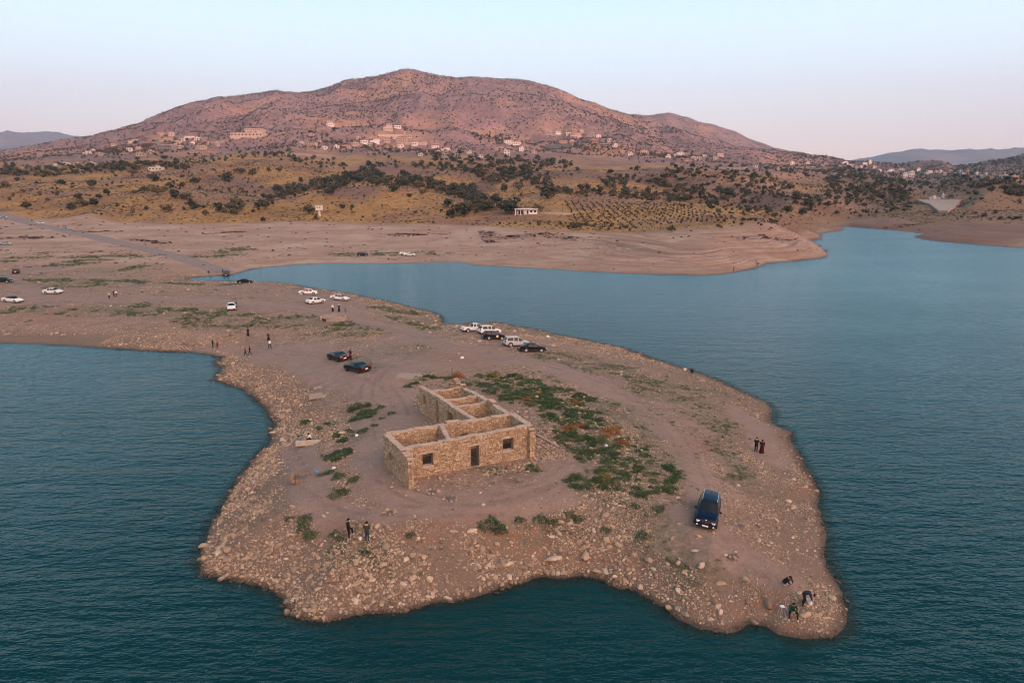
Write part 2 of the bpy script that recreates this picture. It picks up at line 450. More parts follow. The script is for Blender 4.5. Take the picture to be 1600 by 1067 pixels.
tt = tz / st; tt = (np.floor(tt) + sstep(0.25, 1.0, tt - np.floor(tt))) * st
wt = sstep(12, 8, tz) * sstep(0.10, 0.16, K[terr])
zz[terr] = tz + (tt - tz) * wt * 0.8
zz = np.where(D > 0, np.maximum(zz, 0.02 * np.clip(D, 0, 1)), np.maximum(-4.5, D * np.maximum(K, .25) - 0.02))
ZG = zz.reshape(shape); DG = D.reshape(shape)

def bil(A, x, y):
    x = np.asarray(x, float); y = np.asarray(y, float)
    s = x / y
    i = np.clip(np.searchsorted(Y_AX, y) - 1, 0, len(Y_AX) - 2)
    j = np.clip(np.searchsorted(S_AX, s) - 1, 0, len(S_AX) - 2)
    ty = np.clip((y - Y_AX[i]) / (Y_AX[i + 1] - Y_AX[i]), 0, 1)
    ts = np.clip((s - S_AX[j]) / (S_AX[j + 1] - S_AX[j]), 0, 1)
    return (A[i, j] * (1 - ty) * (1 - ts) + A[i + 1, j] * ty * (1 - ts) + A[i, j + 1] * (1 - ty) * ts + A[i + 1, j + 1] * ty * ts)
def H(x, y): return bil(ZG, x, y)
def coast_at(x, y): return bil(DG, x, y)

def ground(u, v):
    """first terrain point seen at picture position (u, v)"""
    e = float(elev(v)); k = (u - 800) / FPX / float(fwd(v))
    Y = Y_AX
    zr = CAM_Z + Y * e
    zt = bil(ZG, np.full(Y.shape, k) * Y, Y)
    hit = np.where(zt >= zr)[0]
    hit = hit[hit > 0]
    if len(hit) == 0:
        return None
    i = hit[0]
    a = (zr - zt)[i - 1]; b = (zr - zt)[i]
    t = a / (a - b + 1e-12)
    yy = Y[i - 1] + (Y[i] - Y[i - 1]) * t
    return Vector((k * yy, yy, float(bil(ZG, k * yy, yy))))

def ground_many(U, V):
    out = []
    for u, v in zip(U, V):
        p = ground(u, v)
        if p is not None: out.append(p)
    return np.array([tuple(p) for p in out]) if out else np.zeros((0, 3))

# ------------------------------------------------------------------ what covers the ground where (world-space masks)
def strokes(L, x, y, soft=0.35):
    m = np.zeros(x.shape)
    for pts, r in L:
        w = np.array([[p.x, p.y] for p in (ground(*q) for q in pts) if p is not None])
        if len(w) == 1: w = np.concatenate([w, w + 0.01])
        bx0, by0 = w.min(0) - r * 1.6; bx1, by1 = w.max(0) + r * 1.6
        sel = (x > bx0) & (x < bx1) & (y > by0) & (y < by1)
        if not sel.any(): continue
        d = seg_dist(x[sel], y[sel], w)
        d = d + r * 0.35 * fbm(x[sel] / (r * 1.3), y[sel] / (r * 1.3), 77, 3)
        m[sel] = np.maximum(m[sel], 1 - sstep(r * (1 - soft), r * (1 + soft), d))
    return m

TRACKS = [([(0,476),(60,466),(150,466),(260,468),(370,472),(470,482),(540,496),(600,510),(650,524),(700,540),(760,552),(830,566),(900,585),(960,615)], 3.2),
 ([(460,462),(520,474),(560,492)], 2.6), ([(640,524),(600,548),(575,575),(590,600)], 4.0), ([(700,545),(640,560),(590,590)], 4.5), ([(800,560),(740,566),(680,570)], 3.5),
 ([(600,600),(620,630),(625,655)], 3.2), ([(640,645),(600,660)], 2.5), ([(590,620),(575,680),(590,730),(640,785),(720,788),(800,785),(860,765),(890,735)], 2.6),
 ([(420,560),(480,560),(540,590)], 4.0), ([(330,545),(420,548),(500,545)], 3.0),
 ([(520,800),(600,806),(700,800),(790,805)], 1.1), ([(460,700),(480,740),(490,780),(530,805)], 2.0), ([(960,615),(1010,650),(1060,690),(1090,740),(1105,800),(1110,850),(1160,870),(1230,905)], 1.6),
 ([(1060,800),(1050,850),(1100,862)], 1.4), ([(1150,640),(1190,680),(1210,720)], 2.0), ([(860,600),(870,650)], .8),
 ([(35,402),(150,392),(250,384)], 2.6), ([(0,428),(90,422),(200,410),(250,406)], 2.6), ([(120,440),(150,425),(210,412)], 2.0), ([(0,370),(90,372),(140,385)], 2.5),
 ([(700,345),(722,352),(740,372)], 2.5), ([(60,455),(20,440),(0,436)], 3)]
GREENS = [([(795,594),(822,602),(850,612)], 2.4), ([(800,612),(835,622),(868,630)], 2.6), ([(878,632),(905,645)], 1.9), ([(870,655),(885,650)], 1.2), ([(915,660),(940,668)], 1.8), ([(895,660),(880,672)], 1.2),
 ([(905,690),(930,700),(945,715)], 1.9), ([(955,700),(975,718),(1000,732)], 1.9), ([(975,690),(990,705)], 1.3), ([(930,730),(965,738)], 1.3), ([(990,757),(1015,762),(1035,757)], 1.2), ([(1045,735),(1055,748)], .8),
 ([(905,748),(935,752)], 1.0), ([(725,598),(755,600)], 1.3), ([(660,592),(672,590)], .9), ([(690,590),(700,592)], .7), ([(640,604),(650,600)], .6), ([(755,588),(765,592)], .8),
 ([(557,638),(592,650)], 1.1), ([(560,655),(572,652)], .8), ([(540,690),(560,682),(578,672)], 1.0), ([(530,682),(545,676)], .7), ([(502,668),(518,662)], .7), ([(520,715),(540,708)], .7),
 ([(472,660),(480,662)], .5), ([(770,732),(800,728)], .5), ([(820,722),(835,730)], .4), ([(535,745),(550,750)], .5), ([(528,765),(533,775)], .5), ([(500,740),(515,738)], .45), ([(860,640),(850,650)], .7), ([(888,612),(915,625)], .9)]
GREENS = [(a_, b_ * 1.22) for a_, b_ in GREENS]
SPARSE = [([(880,560),(950,575),(1000,590),(1060,605)], 4.5), ([(1010,610),(1080,625)], 3.5), ([(960,640),(1000,700)], 4.0), ([(1090,650),(1130,665)], 2.5), ([(600,550),(650,545)], 4),
 ([(590,575),(560,560)], 1.5), ([(0,486),(60,484)], 3.5), ([(110,484),(160,480),(200,479),(230,485),(300,490),(330,488)], 3.6), ([(140,486),(220,488),(290,486)], 3.0), ([(300,498),(370,496)], 3.5), ([(330,500),(440,502),(560,512)], 4.5), ([(500,520),(590,520)], 3.0),
 ([(200,440),(60,440)], 6), ([(80,416),(130,408),(180,403),(236,399)], 5), ([(110,403),(200,398)], 4), ([(150,422),(240,416)], 5), ([(0,408),(60,400)], 5), ([(60,442),(110,446)], 6), ([(80,395),(160,393)], 3),
 ([(320,400),(370,390)], 6), ([(540,398),(680,396)], 6), ([(640,490),(600,482)], 3), ([(1120,690),(1170,760)], 1.8), ([(620,495),(680,515)], 2.5),
 ([(920,760),(1000,800),(1080,880)], 2.0), ([(900,820),(860,826),(800,830)], 1.2), ([(600,870),(540,850)], 1.6), ([(640,722),(800,735)], 1.0), ([(260,442),(330,446),(370,444)], 2.5)]
REDS = [([(1165,978),(1200,985),(1245,1000)], 1.3), ([(1190,935),(1210,930)], 1.2), ([(820,825),(850,840)], 1.2), ([(900,870),(960,880)], 1.5), ([(640,835),(760,825)], 1.6), ([(540,835),(520,825)], 1.3),
 ([(60,496),(90,492)], 5), ([(1080,700),(1100,690)], 2.0), ([(1240,770),(1260,760)], 1.2), ([(700,560),(730,566)], 4), ([(760,830),(840,860)], 1.5)]
DARKS = [([(620,367),(690,366)], 5), ([(780,372),(850,366),(900,374)], 6), ([(760,362),(770,378)], 4), ([(1150,374),(1250,376)], 2.5), ([(30,372),(70,372)], 6), ([(125,362),(185,362)], 3),
 ([(205,374),(255,380)], 3), ([(1390,356),(1470,346)], 4), ([(330,365),(380,362)], 3)]
BROWNS = [([(360,285),(400,300),(480,292),(540,285)], 26), ([(1480,300),(1590,298)], 22), ([(560,300),(520,285)], 14), ([(1060,264),(1200,264),(1300,276),(1420,288)], 55), ([(1150,298),(1200,318)], 24),
 ([(590,262),(700,268),(800,272),(920,274)], 32), ([(1000,275),(1080,285),(1100,305)], 34), ([(1300,300),(1380,300)], 40), ([(740,300),(760,285)], 16)]

sel = fy < 560
mk = {k: np.zeros(fx.shape) for k in ('track', 'green', 'red', 'dark', 'brown')}
mk['track'][sel] = strokes(TRACKS, fx[sel], fy[sel])
gg = strokes(GREENS, fx[sel], fy[sel], 0.5)
sp = strokes(SPARSE, fx[sel], fy[sel], 0.7)
mk['green'][sel] = np.clip(0.45 * gg + sp * 0.55, 0, 1)
mk['red'][sel] = strokes(REDS, fx[sel], fy[sel], 0.8)
mk['dark'][sel] = strokes(DARKS, fx[sel], fy[sel], 0.6)
mk['brown'] = strokes(BROWNS, fx, fy, 0.6)
GREEN_G = np.zeros(fx.shape); GREEN_G[sel] = gg; GREEN_G = GREEN_G.reshape(shape)
SPARSE_G = np.zeros(fx.shape); SPARSE_G[sel] = sp; SPARSE_G = SPARSE_G.reshape(shape)
TRACK_G = mk['track'].reshape(shape)
RED_G = mk['red'].reshape(shape)
DARK_G = mk['dark'].reshape(shape)
g_ = CURVES[0][0]
yb = np.interp(fs, g_, CURVES[8][1])
bare = 1 - sstep(yb - 14, yb + 14, fy + 10 * fbm(fx / 25, fy / 25, 12, 3))     # lake bed left dry below the bank top
mtn = sstep(900, 1180, fy + 130 * fbm(fx / 150, fy / 150, 14, 3))
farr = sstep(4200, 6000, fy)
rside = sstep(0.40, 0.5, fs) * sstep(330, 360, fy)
print('terrain grid', shape, 'near max', float(ZG[Y_AX<3600].max()), 'land z', float(ZG.max()))

keep = (ZG > -2.2)
fk = keep[:-1, :-1] | keep[1:, :-1] | keep[:-1, 1:] | keep[1:, 1:]
ii, jj = np.nonzero(fk)
W = shape[1]
a = ii * W + jj
faces = np.stack([a, a + 1, a + W + 1, a + W], 1)
used = np.zeros(len(fx), bool); used[faces.ravel()] = True
remap = np.cumsum(used) - 1
faces = remap[faces]
CUTS = [([(478,182),(520,190),(560,197)], 34), ([(585,210),(610,207),(650,214)], 30), ([(540,232),(620,228),(700,240)], 24), ([(470,232),(500,236)], 26), ([(250,216),(330,224)], 24), ([(200,236),(300,240)], 26),
 ([(860,208),(930,214)], 34), ([(860,226),(930,230),(950,246)], 30), ([(780,232),(850,238)], 20), ([(990,246),(1090,252)], 26), ([(1100,265),(1290,275)], 22), ([(1290,268),(1345,262)], 26), ([(850,255),(960,262),(1090,268)], 16),
 ([(360,214),(420,216)], 22), ([(700,245),(790,250)], 16), ([(1150,285),(1230,295),(1290,310)], 20), ([(1000,170),(940,180)], 26), ([(455,245),(530,246)], 14), ([(930,165),(1000,180)], 14), ([(1380,272),(1440,282)], 22)]
cuts = np.zeros(fx.shape); cs_ = (fy > 560) & (fy < 2600)
cuts[cs_] = strokes(CUTS, fx[cs_], fy[cs_], 0.8)
ruts = np.zeros(fx.shape)
RUT_L = []
for pts_, w_ in [([(0,474),(80,465),(200,467),(330,472),(450,483),(540,497),(620,515),(690,538),(760,553),(850,568),(930,590),(1000,625),(1060,680),(1085,740),(1100,800),(1112,850),(1180,875)], .9),
                 ([(300,478),(420,492),(520,505),(600,530),(640,550),(600,575),(580,600)], .8), ([(380,545),(470,552),(560,560),(640,556),(740,556),(830,560)], .8), ([(840,556),(760,566),(680,560),(610,572),(575,590),(570,640),(575,700)], .8),
                 ([(600,600),(622,628),(630,652)], .7), ([(540,590),(500,600),(450,640),(440,700),(480,760),(560,800),(680,800),(790,795),(880,760)], .8), ([(590,740),(650,780),(740,785),(830,770),(890,735),(900,700)], .8),
                 ([(560,585),(620,560),(700,550),(790,552)], .8), ([(1105,810),(1080,850),(1120,862),(1190,880),(1240,915)], .8), ([(0,438),(90,425),(200,411),(260,403)], 1.1), ([(40,455),(140,428),(210,412)], 1.1), ([(0,402),(120,394),(240,388)], 1.1),
                 ([(700,545),(820,548),(900,565),(980,600)], .8), ([(480,470),(520,478),(600,505)], .8), ([(640,530),(720,525),(760,535)], .8)]:
    W_ = np.array([[q.x, q.y] for q in (ground(*a_) for a_ in pts_) if q is not None])
    t_ = np.gradient(W_, axis=0); t_ /= np.linalg.norm(t_, axis=1)[:, None] + 1e-9
    nn = np.stack([-t_[:, 1], t_[:, 0]], 1)
    for s_ in (-1, 1):
        pl = W_ + nn * s_ * w_
        pp = np.concatenate([pl[i] + (pl[i + 1] - pl[i]) * np.linspace(0, 1, 6)[:-1, None] for i in range(len(pl) - 1)] + [pl[-1:]])
        kk_ = np.ones(5) / 5
        pp = np.stack([np.convolve(np.pad(pp[:, c_], 2, mode='edge'), kk_, 'valid') for c_ in (0, 1)], 1)
        lo_, hi_ = pp.min(0) - 2, pp.max(0) + 2
        sl = (fx > lo_[0]) & (fx < hi_[0]) & (fy > lo_[1]) & (fy < hi_[1])
        d_ = seg_dist(fx[sl], fy[sl], pp)
        wd = .26 * np.clip(fy[sl] / 90, 1, 3)
        ruts[sl] = np.maximum(ruts[sl], 1 - sstep(wd * .5, wd * 1.5, d_))
terrain_me = mesh_np('terrain', np.stack([fx, fy, zz], 1)[used], faces, smooth=True)
def add_col(me, name, chans):
    at = me.attributes.new(name, 'FLOAT_COLOR', 'POINT')
    at.data.foreach_set('color', np.stack(chans, 1).astype(np.float32).ravel())
terrain_me.attributes.new('cuts', 'FLOAT', 'POINT').data.foreach_set('value', cuts[used].astype(np.float32))
add_col(terrain_me, 'cover', [c[used] for c in (mk['track'], mk['green'], mk['red'], mk['dark'])])
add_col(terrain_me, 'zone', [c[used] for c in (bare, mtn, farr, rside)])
wet = sstep(1.0, 0.0, D / np.interp(fy, [60, 150, 300], [.8, 1.4, 3.0])) 
add_col(terrain_me, 'extra', [c[used] for c in (wet, mk['brown'], np.clip(D / 20.0, 0, 1), ruts)])

# ------------------------------------------------------------------ material helper
class NT:
    def __init__(s, name):
        s.mat = bpy.data.materials.new(name); s.mat.use_nodes = True
        s.n, s.l = s.mat.node_tree.nodes, s.mat.node_tree.links
        s.n.clear()
        s.out = s.n.new('ShaderNodeOutputMaterial')
        s.b = s.n.new('ShaderNodeBsdfPrincipled')
        s.l.new(s.b.outputs[0], s.out.inputs['Surface'])
        s.b.inputs['Specular IOR Level'].default_value = 0.25
    def put(s, sock, v):
        if isinstance(v, bpy.types.NodeSocket): s.l.new(v, sock)
        elif isinstance(v, (tuple, list)) and len(v) == 3 and sock.type == 'RGBA': sock.default_value = (*v, 1)
        else: sock.default_value = v
    def pos(s):
        if not hasattr(s, '_p'):
            s._p = s.n.new('ShaderNodeNewGeometry').outputs['Position']
        return s._p
    def objc(s):
        if not hasattr(s, '_o'):
            s._o = s.n.new('ShaderNodeTexCoord').outputs['Object']
        return s._o
    def noise(s, scale, detail=4, rough=0.6, vec=None, sc3=None, out='Fac'):
        vec = s.pos() if vec is None else vec
        if sc3 is not None:
            m = s.n.new('ShaderNodeVectorMath'); m.operation = 'MULTIPLY'
            s.l.new(vec, m.inputs[0]); m.inputs[1].default_value = sc3; vec = m.outputs[0]
        t = s.n.new('ShaderNodeTexNoise')
        t.inputs['Scale'].default_value = scale; t.inputs['Detail'].default_value = detail; t.inputs['Roughness'].default_value = rough
        s.l.new(vec, t.inputs['Vector'])
        return t.outputs[out]
    def voro(s, scale, vec=None, feature='F1', out='Distance', rnd=1.0):
        t = s.n.new('ShaderNodeTexVoronoi'); t.feature = feature
        t.inputs['Scale'].default_value = scale; t.inputs['Randomness'].default_value = rnd
        s.l.new(s.pos() if vec is None else vec, t.inputs['Vector'])
        return t.outputs[out]
    def attr(s, name, typ='GEOMETRY'):
        t = s.n.new('ShaderNodeAttribute'); t.attribute_name = name; t.attribute_type = typ
        return t
    def sep(s, c):
        t = s.n.new('ShaderNodeSeparateColor'); s.l.new(c, t.inputs[0]); return t.outputs
    def m(s, op, a, b=0.0, clamp=False):
        t = s.n.new('ShaderNodeMath'); t.operation = op; t.use_clamp = clamp
        s.put(t.inputs[0], a); s.put(t.inputs[1], b); return t.outputs[0]
    def mr(s, v, a, b, c=0.0, d=1.0, smooth=True):
        t = s.n.new('ShaderNodeMapRange'); t.interpolation_type = 'SMOOTHSTEP' if smooth else 'LINEAR'
        s.put(t.inputs['Value'], v)
        for k, x in zip(('From Min', 'From Max', 'To Min', 'To Max'), (a, b, c, d)): s.put(t.inputs[k], x)
        return t.outputs[0]
    def mix(s, f, a, b, typ='MIX'):
        t = s.n.new('ShaderNodeMix'); t.data_type = 'RGBA'; t.blend_type = typ
        s.put(t.inputs['Factor'], f); s.put(t.inputs['A'], a); s.put(t.inputs['B'], b)
        return t.outputs['Result']
    def ramp(s, v, st):
        t = s.n.new('ShaderNodeValToRGB')
        while len(t.color_ramp.elements) < len(st): t.color_ramp.elements.new(0.5)
        for e, (p, c) in zip(t.color_ramp.elements, st): e.position = p; e.color = (*c, 1)
        s.put(t.inputs[0], v); return t.outputs[0]
    def bump(s, h, dist, strength=1.0, prev=None):
        t = s.n.new('ShaderNodeBump'); s.put(t.inputs['Height'], h); s.put(t.inputs['Distance'], dist); s.put(t.inputs['Strength'], strength)
        if prev is not None: s.l.new(prev, t.inputs['Normal'])
        return t.outputs[0]
    def done(s, color=None, rough=None, normal=None, **kw):
        if color is not None: s.put(s.b.inputs['Base Color'], color)
        if rough is not None: s.put(s.b.inputs['Roughness'], rough)
        if normal is not None: s.l.new(normal, s.b.inputs['Normal'])
        for k, v in kw.items(): s.put(s.b.inputs[k.replace('_', ' ')], v)
        return s.mat

# ------------------------------------------------------------------ ground material
g = NT('ground')
cov = g.attr('cover'); cv = g.sep(cov.outputs['Color']); dark_m = cov.outputs['Alpha']
zon = g.attr('zone'); zn = g.sep(zon.outputs['Color']); right_m = zon.outputs['Alpha']
exn = g.attr('extra'); exs = g.sep(exn.outputs['Color']); exs_a = exn.outputs['Alpha']
n_big = g.noise(0.045, 5, 0.6)
n_mid = g.noise(0.45, 6, 0.65)
n_fine = g.noise(4.0, 6, 0.7)
n_speck = g.noise(14.0, 3, 0.7)
soil = g.ramp(n_mid, [(0.25, (0.185, 0.128, 0.100)), (0.5, (0.262, 0.180, 0.140)), (0.75, (0.330, 0.240, 0.195))])
soil = g.mix(g.mr(n_big, 0.4, 0.65), soil, (0.30, 0.185, 0.135))
soil = g.mix(g.mr(n_fine, 0.3, 0.75, 0.0, 0.55), soil, (0.19, 0.128, 0.098))
peb = g.voro(5.5); pebc = g.voro(5.5, out='Color')
soil = g.mix(g.m('MULTIPLY', g.mr(peb, 0.42, 0.22), g.mr(g.sep(pebc)[0], 0.45, 0.6, 0, 0.8)), soil, g.mix(g.sep(pebc)[1], (0.36, 0.27, 0.21), (0.17, 0.13, 0.11)))
soil = g.mix(g.mr(n_speck, 0.64, 0.74, 0, 0.7), soil, (0.44, 0.34, 0.27))
soil = g.mix(g.mr(g.noise(0.28, 7, 0.78), 0.47, 0.6, 0, 0.65), soil, (0.155, 0.108, 0.082))
soil = g.mix(g.mr(g.noise(0.17, 7, 0.8, sc3=(1, 1.3, 1)), 0.54, 0.66, 0, 0.6), soil, (0.385, 0.275, 0.215))
soil = g.mix(g.mr(g.noise(0.06, 6, 0.7), 0.52, 0.62, 0, 0.5), soil, (0.27, 0.165, 0.118))
# gravel: two sizes of half buried chips, each with a tone of its own
pebL = g.voro(2.6); pebLc = g.sep(g.voro(2.6, out='Color'))
chip = g.ramp(pebLc[1], [(0.0, (0.10, 0.072, 0.055)), (0.4, (0.20, 0.14, 0.105)), (0.7, (0.36, 0.265, 0.20)), (1.0, (0.50, 0.395, 0.31))])
soil = g.mix(g.m('MULTIPLY', g.mr(pebL, 0.46, 0.30), g.mr(g.m('ADD', pebLc[0], g.m('MULTIPLY', n_big, .6)), 0.55, 0.75, 0, 0.9)), soil, chip)
pebS = g.voro(8.5); pebSc = g.sep(g.voro(8.5, out='Color'))
chipS = g.ramp(pebSc[1], [(0.0, (0.09, 0.065, 0.05)), (0.45, (0.21, 0.15, 0.115)), (0.8, (0.40, 0.30, 0.235)), (1.0, (0.56, 0.45, 0.36))])
soil = g.mix(g.m('MULTIPLY', g.mr(pebS, 0.5, 0.3), g.mr(pebSc[0], 0.35, 0.6, 0, 0.8)), soil, chipS)
soil = g.mix(g.mr(g.noise(0.9, 6, 0.8), 0.52, 0.66, 0, 0.55), soil, (0.135, 0.095, 0.072))
tr = g.ramp(n_mid, [(0.3, (0.252, 0.172, 0.140)), (0.7, (0.315, 0.225, 0.188))])
tr = g.mix(g.mr(n_fine, 0.35, 0.7, 0, 0.35), tr, (0.22, 0.155, 0.13))
soil = g.mix(g.mr(exs[2], 0.15, 0.5, 0.75, 0.0), soil, (0.165, 0.118, 0.085))
c = g.mix(g.m('MULTIPLY', cv[0], g.mr(g.noise(0.7, 5, .75), 0.3, 0.62, 0.95, 0.6)), soil, tr)
c = g.mix(g.m('MULTIPLY', cv[1], g.mr(g.noise(1.6, 6, 0.75), 0.40, 0.56)), c, (0.080, 0.092, 0.048))
c = g.mix(g.m('MULTIPLY', cv[2], g.mr(g.noise(0.9, 6, 0.75), 0.42, 0.62, 0.0, 0.8)), c, (0.25, 0.125, 0.08))
c = g.mix(g.m('MULTIPLY', exs_a, g.mr(g.noise(0.5, 5, 0.75), 0.4, 0.6, 0.0, 0.75)), c, (0.185, 0.130, 0.108))
# dry lake bed of the far bank
zsep0 = g.n.new('ShaderNodeSeparateXYZ'); g.l.new(g.pos(), zsep0.inputs[0])
zsepN = g.n.new('ShaderNodeSeparateXYZ'); g.l.new(g.n.new('ShaderNodeNewGeometry').outputs['True Normal'], zsepN.inputs[0])
zsep = g.n.new('ShaderNodeSeparateXYZ'); g.l.new(g.pos(), zsep.inputs[0])
layer = g.noise(1.0, 4, 0.7, sc3=(0.01, 0.01, 2.2))
bed = g.ramp(layer, [(0.3, (0.30, 0.19, 0.135)), (0.5, (0.40, 0.275, 0.205)), (0.7, (0.46, 0.33, 0.255))])
bed = g.mix(g.mr(n_big, 0.38, 0.62), bed, (0.33, 0.205, 0.145))
strat = g.noise(1.0, 3, 0.75, sc3=(0.012, 0.012, 4.5))
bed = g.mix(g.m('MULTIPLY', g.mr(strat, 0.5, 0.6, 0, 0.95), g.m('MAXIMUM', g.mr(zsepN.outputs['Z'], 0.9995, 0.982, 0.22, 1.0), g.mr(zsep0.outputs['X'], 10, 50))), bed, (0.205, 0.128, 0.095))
bed = g.mix(g.mr(g.noise(0.12, 7, 0.8), 0.47, 0.62, 0, 0.6), bed, (0.225, 0.145, 0.11))
bed = g.mix(g.mr(g.noise(0.05, 7, 0.75, sc3=(.5, 1.5, 1)), 0.52, 0.64, 0, 0.6), bed, (0.43, 0.31, 0.245))
bed = g.mix(g.mr(g.noise(1.3, 4, 0.8), 0.6, 0.72, 0, 0.6), bed, (0.16, 0.11, 0.085))
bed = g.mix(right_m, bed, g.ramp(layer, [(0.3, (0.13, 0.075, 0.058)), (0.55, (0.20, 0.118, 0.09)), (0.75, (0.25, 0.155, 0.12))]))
farbed = g.m('MULTIPLY', zn[0], g.mr(zsep.outputs['Y'], 215, 260))
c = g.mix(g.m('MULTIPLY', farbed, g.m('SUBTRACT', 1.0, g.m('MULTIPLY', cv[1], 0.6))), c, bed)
c = g.mix(g.m('MULTIPLY', dark_m, g.mr(g.noise(0.35, 5, 0.8, sc3=(0.6, 1, 1)), 0.47, 0.56, 0, 0.95)), c, (0.062, 0.026, 0.026))
# dry grass slopes
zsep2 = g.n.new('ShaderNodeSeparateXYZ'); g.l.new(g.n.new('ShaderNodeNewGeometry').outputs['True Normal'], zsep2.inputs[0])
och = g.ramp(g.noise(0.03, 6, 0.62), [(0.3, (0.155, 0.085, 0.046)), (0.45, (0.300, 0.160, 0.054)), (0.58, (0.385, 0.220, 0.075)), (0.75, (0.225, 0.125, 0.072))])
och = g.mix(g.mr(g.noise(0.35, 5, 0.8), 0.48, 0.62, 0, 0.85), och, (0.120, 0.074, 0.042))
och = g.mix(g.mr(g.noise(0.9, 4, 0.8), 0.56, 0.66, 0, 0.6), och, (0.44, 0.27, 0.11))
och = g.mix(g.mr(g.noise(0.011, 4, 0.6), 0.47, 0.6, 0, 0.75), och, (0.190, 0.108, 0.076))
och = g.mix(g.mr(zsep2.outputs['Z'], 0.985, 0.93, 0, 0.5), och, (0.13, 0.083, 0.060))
och = g.mix(g.m('MULTIPLY', exs[1], 0.9), och, g.ramp(g.noise(0.02, 6, .7), [(0.35, (0.115, 0.072, 0.058)), (0.55, (0.190, 0.112, 0.080)), (0.72, (0.27, 0.150, 0.098))]))
nb = g.m('SUBTRACT', 1.0, zn[0])
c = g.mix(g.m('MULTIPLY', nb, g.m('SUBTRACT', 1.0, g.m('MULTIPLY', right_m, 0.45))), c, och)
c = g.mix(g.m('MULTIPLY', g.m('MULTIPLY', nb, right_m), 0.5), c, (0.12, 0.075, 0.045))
# mountain: pinkish limestone soil with darker scrub
mt = g.ramp(g.noise(0.012, 7, 0.62), [(0.3, (0.142, 0.092, 0.096)), (0.5, (0.228, 0.146, 0.140)), (0.7, (0.315, 0.202, 0.172))])
mt = g.mix(g.mr(g.noise(0.09, 5, 0.75), 0.46, 0.6, 0, 0.75), mt, (0.115, 0.078, 0.064))
mt = g.mix(g.mr(g.noise(0.004, 4, 0.6), 0.52, 0.66, 0, 0.7), mt, (0.33, 0.19, 0.12))
c = g.mix(zn[1], c, mt)
cut = g.attr('cuts').outputs['Fac']
c = g.mix(g.m('MULTIPLY', cut, g.mr(g.noise(0.05, 5, .7), 0.35, 0.55, 0.3, 0.95)), c, g.ramp(g.noise(0.03, 4, .6), [(0.35, (0.24, 0.14, 0.095)), (0.65, (0.35, 0.215, 0.15))]))
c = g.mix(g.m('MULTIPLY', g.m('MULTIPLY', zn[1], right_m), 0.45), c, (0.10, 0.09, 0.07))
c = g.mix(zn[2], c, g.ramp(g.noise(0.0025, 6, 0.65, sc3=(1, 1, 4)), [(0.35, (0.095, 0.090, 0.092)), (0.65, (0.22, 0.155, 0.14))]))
# wet margin
c = g.mix(g.m('MULTIPLY', exs[0], 0.75), c, (0.055, 0.040, 0.030))
h = g.m('ADD', g.m('MULTIPLY', n_fine, 0.6), g.m('MULTIPLY', g.mr(peb, 0.5, 0.1), 0.5))
nrm = g.bump(g.m('ADD', h, g.m('MULTIPLY', n_mid, 2.0)), 0.12, 0.75)
nrm2 = g.bump(g.noise(0.08, 6, 0.7), g.mr(zn[1], 0, 1, 0.3, 4.0), g.mr(zsep.outputs['Y'], 250, 900, 0, 0.9), nrm)
GROUND = g.done(c, g.mr(exs[0], 0, 1, 0.92, 0.55), nrm2)
terrain = link('terrain', terrain_me, GROUND)
tag(terrain, kind='structure')

# hills behind the viewer, whose evening shadow lies over the lake
def back_hill():
    xs = np.linspace(-5200, 5200, 120); yy = np.linspace(-3600, -900, 46)
    X, Yb = np.meshgrid(xs, yy)
    rid = np.exp(-((Yb + 2200) / 520.0) ** 2)
    z = (475 + 30 * fbm(X / 900, Yb / 900, 51, 4)) * rid + 12 * fbm(X / 200, Yb / 200, 52, 4) * sstep(-900, -1500, Yb) - 3
    n, m_ = X.shape
    a = (np.arange(n - 1)[:, None] * m_ + np.arange(m_ - 1)[None]).ravel()
    me = mesh_np('hills', np.stack([X.ravel(), Yb.ravel(), z.ravel()], 1), np.stack([a, a + 1, a + m_ + 1, a + m_], 1), True)
    q = NT('far_hill_soil')
    o = link('hills', me, q.done(q.ramp(q.noise(0.01, 6, 0.6), [(0.3, (0.12, 0.09, 0.06)), (0.7, (0.26, 0.17, 0.11))]), 0.95))
    return tag(o, kind='structure')
back_hill()

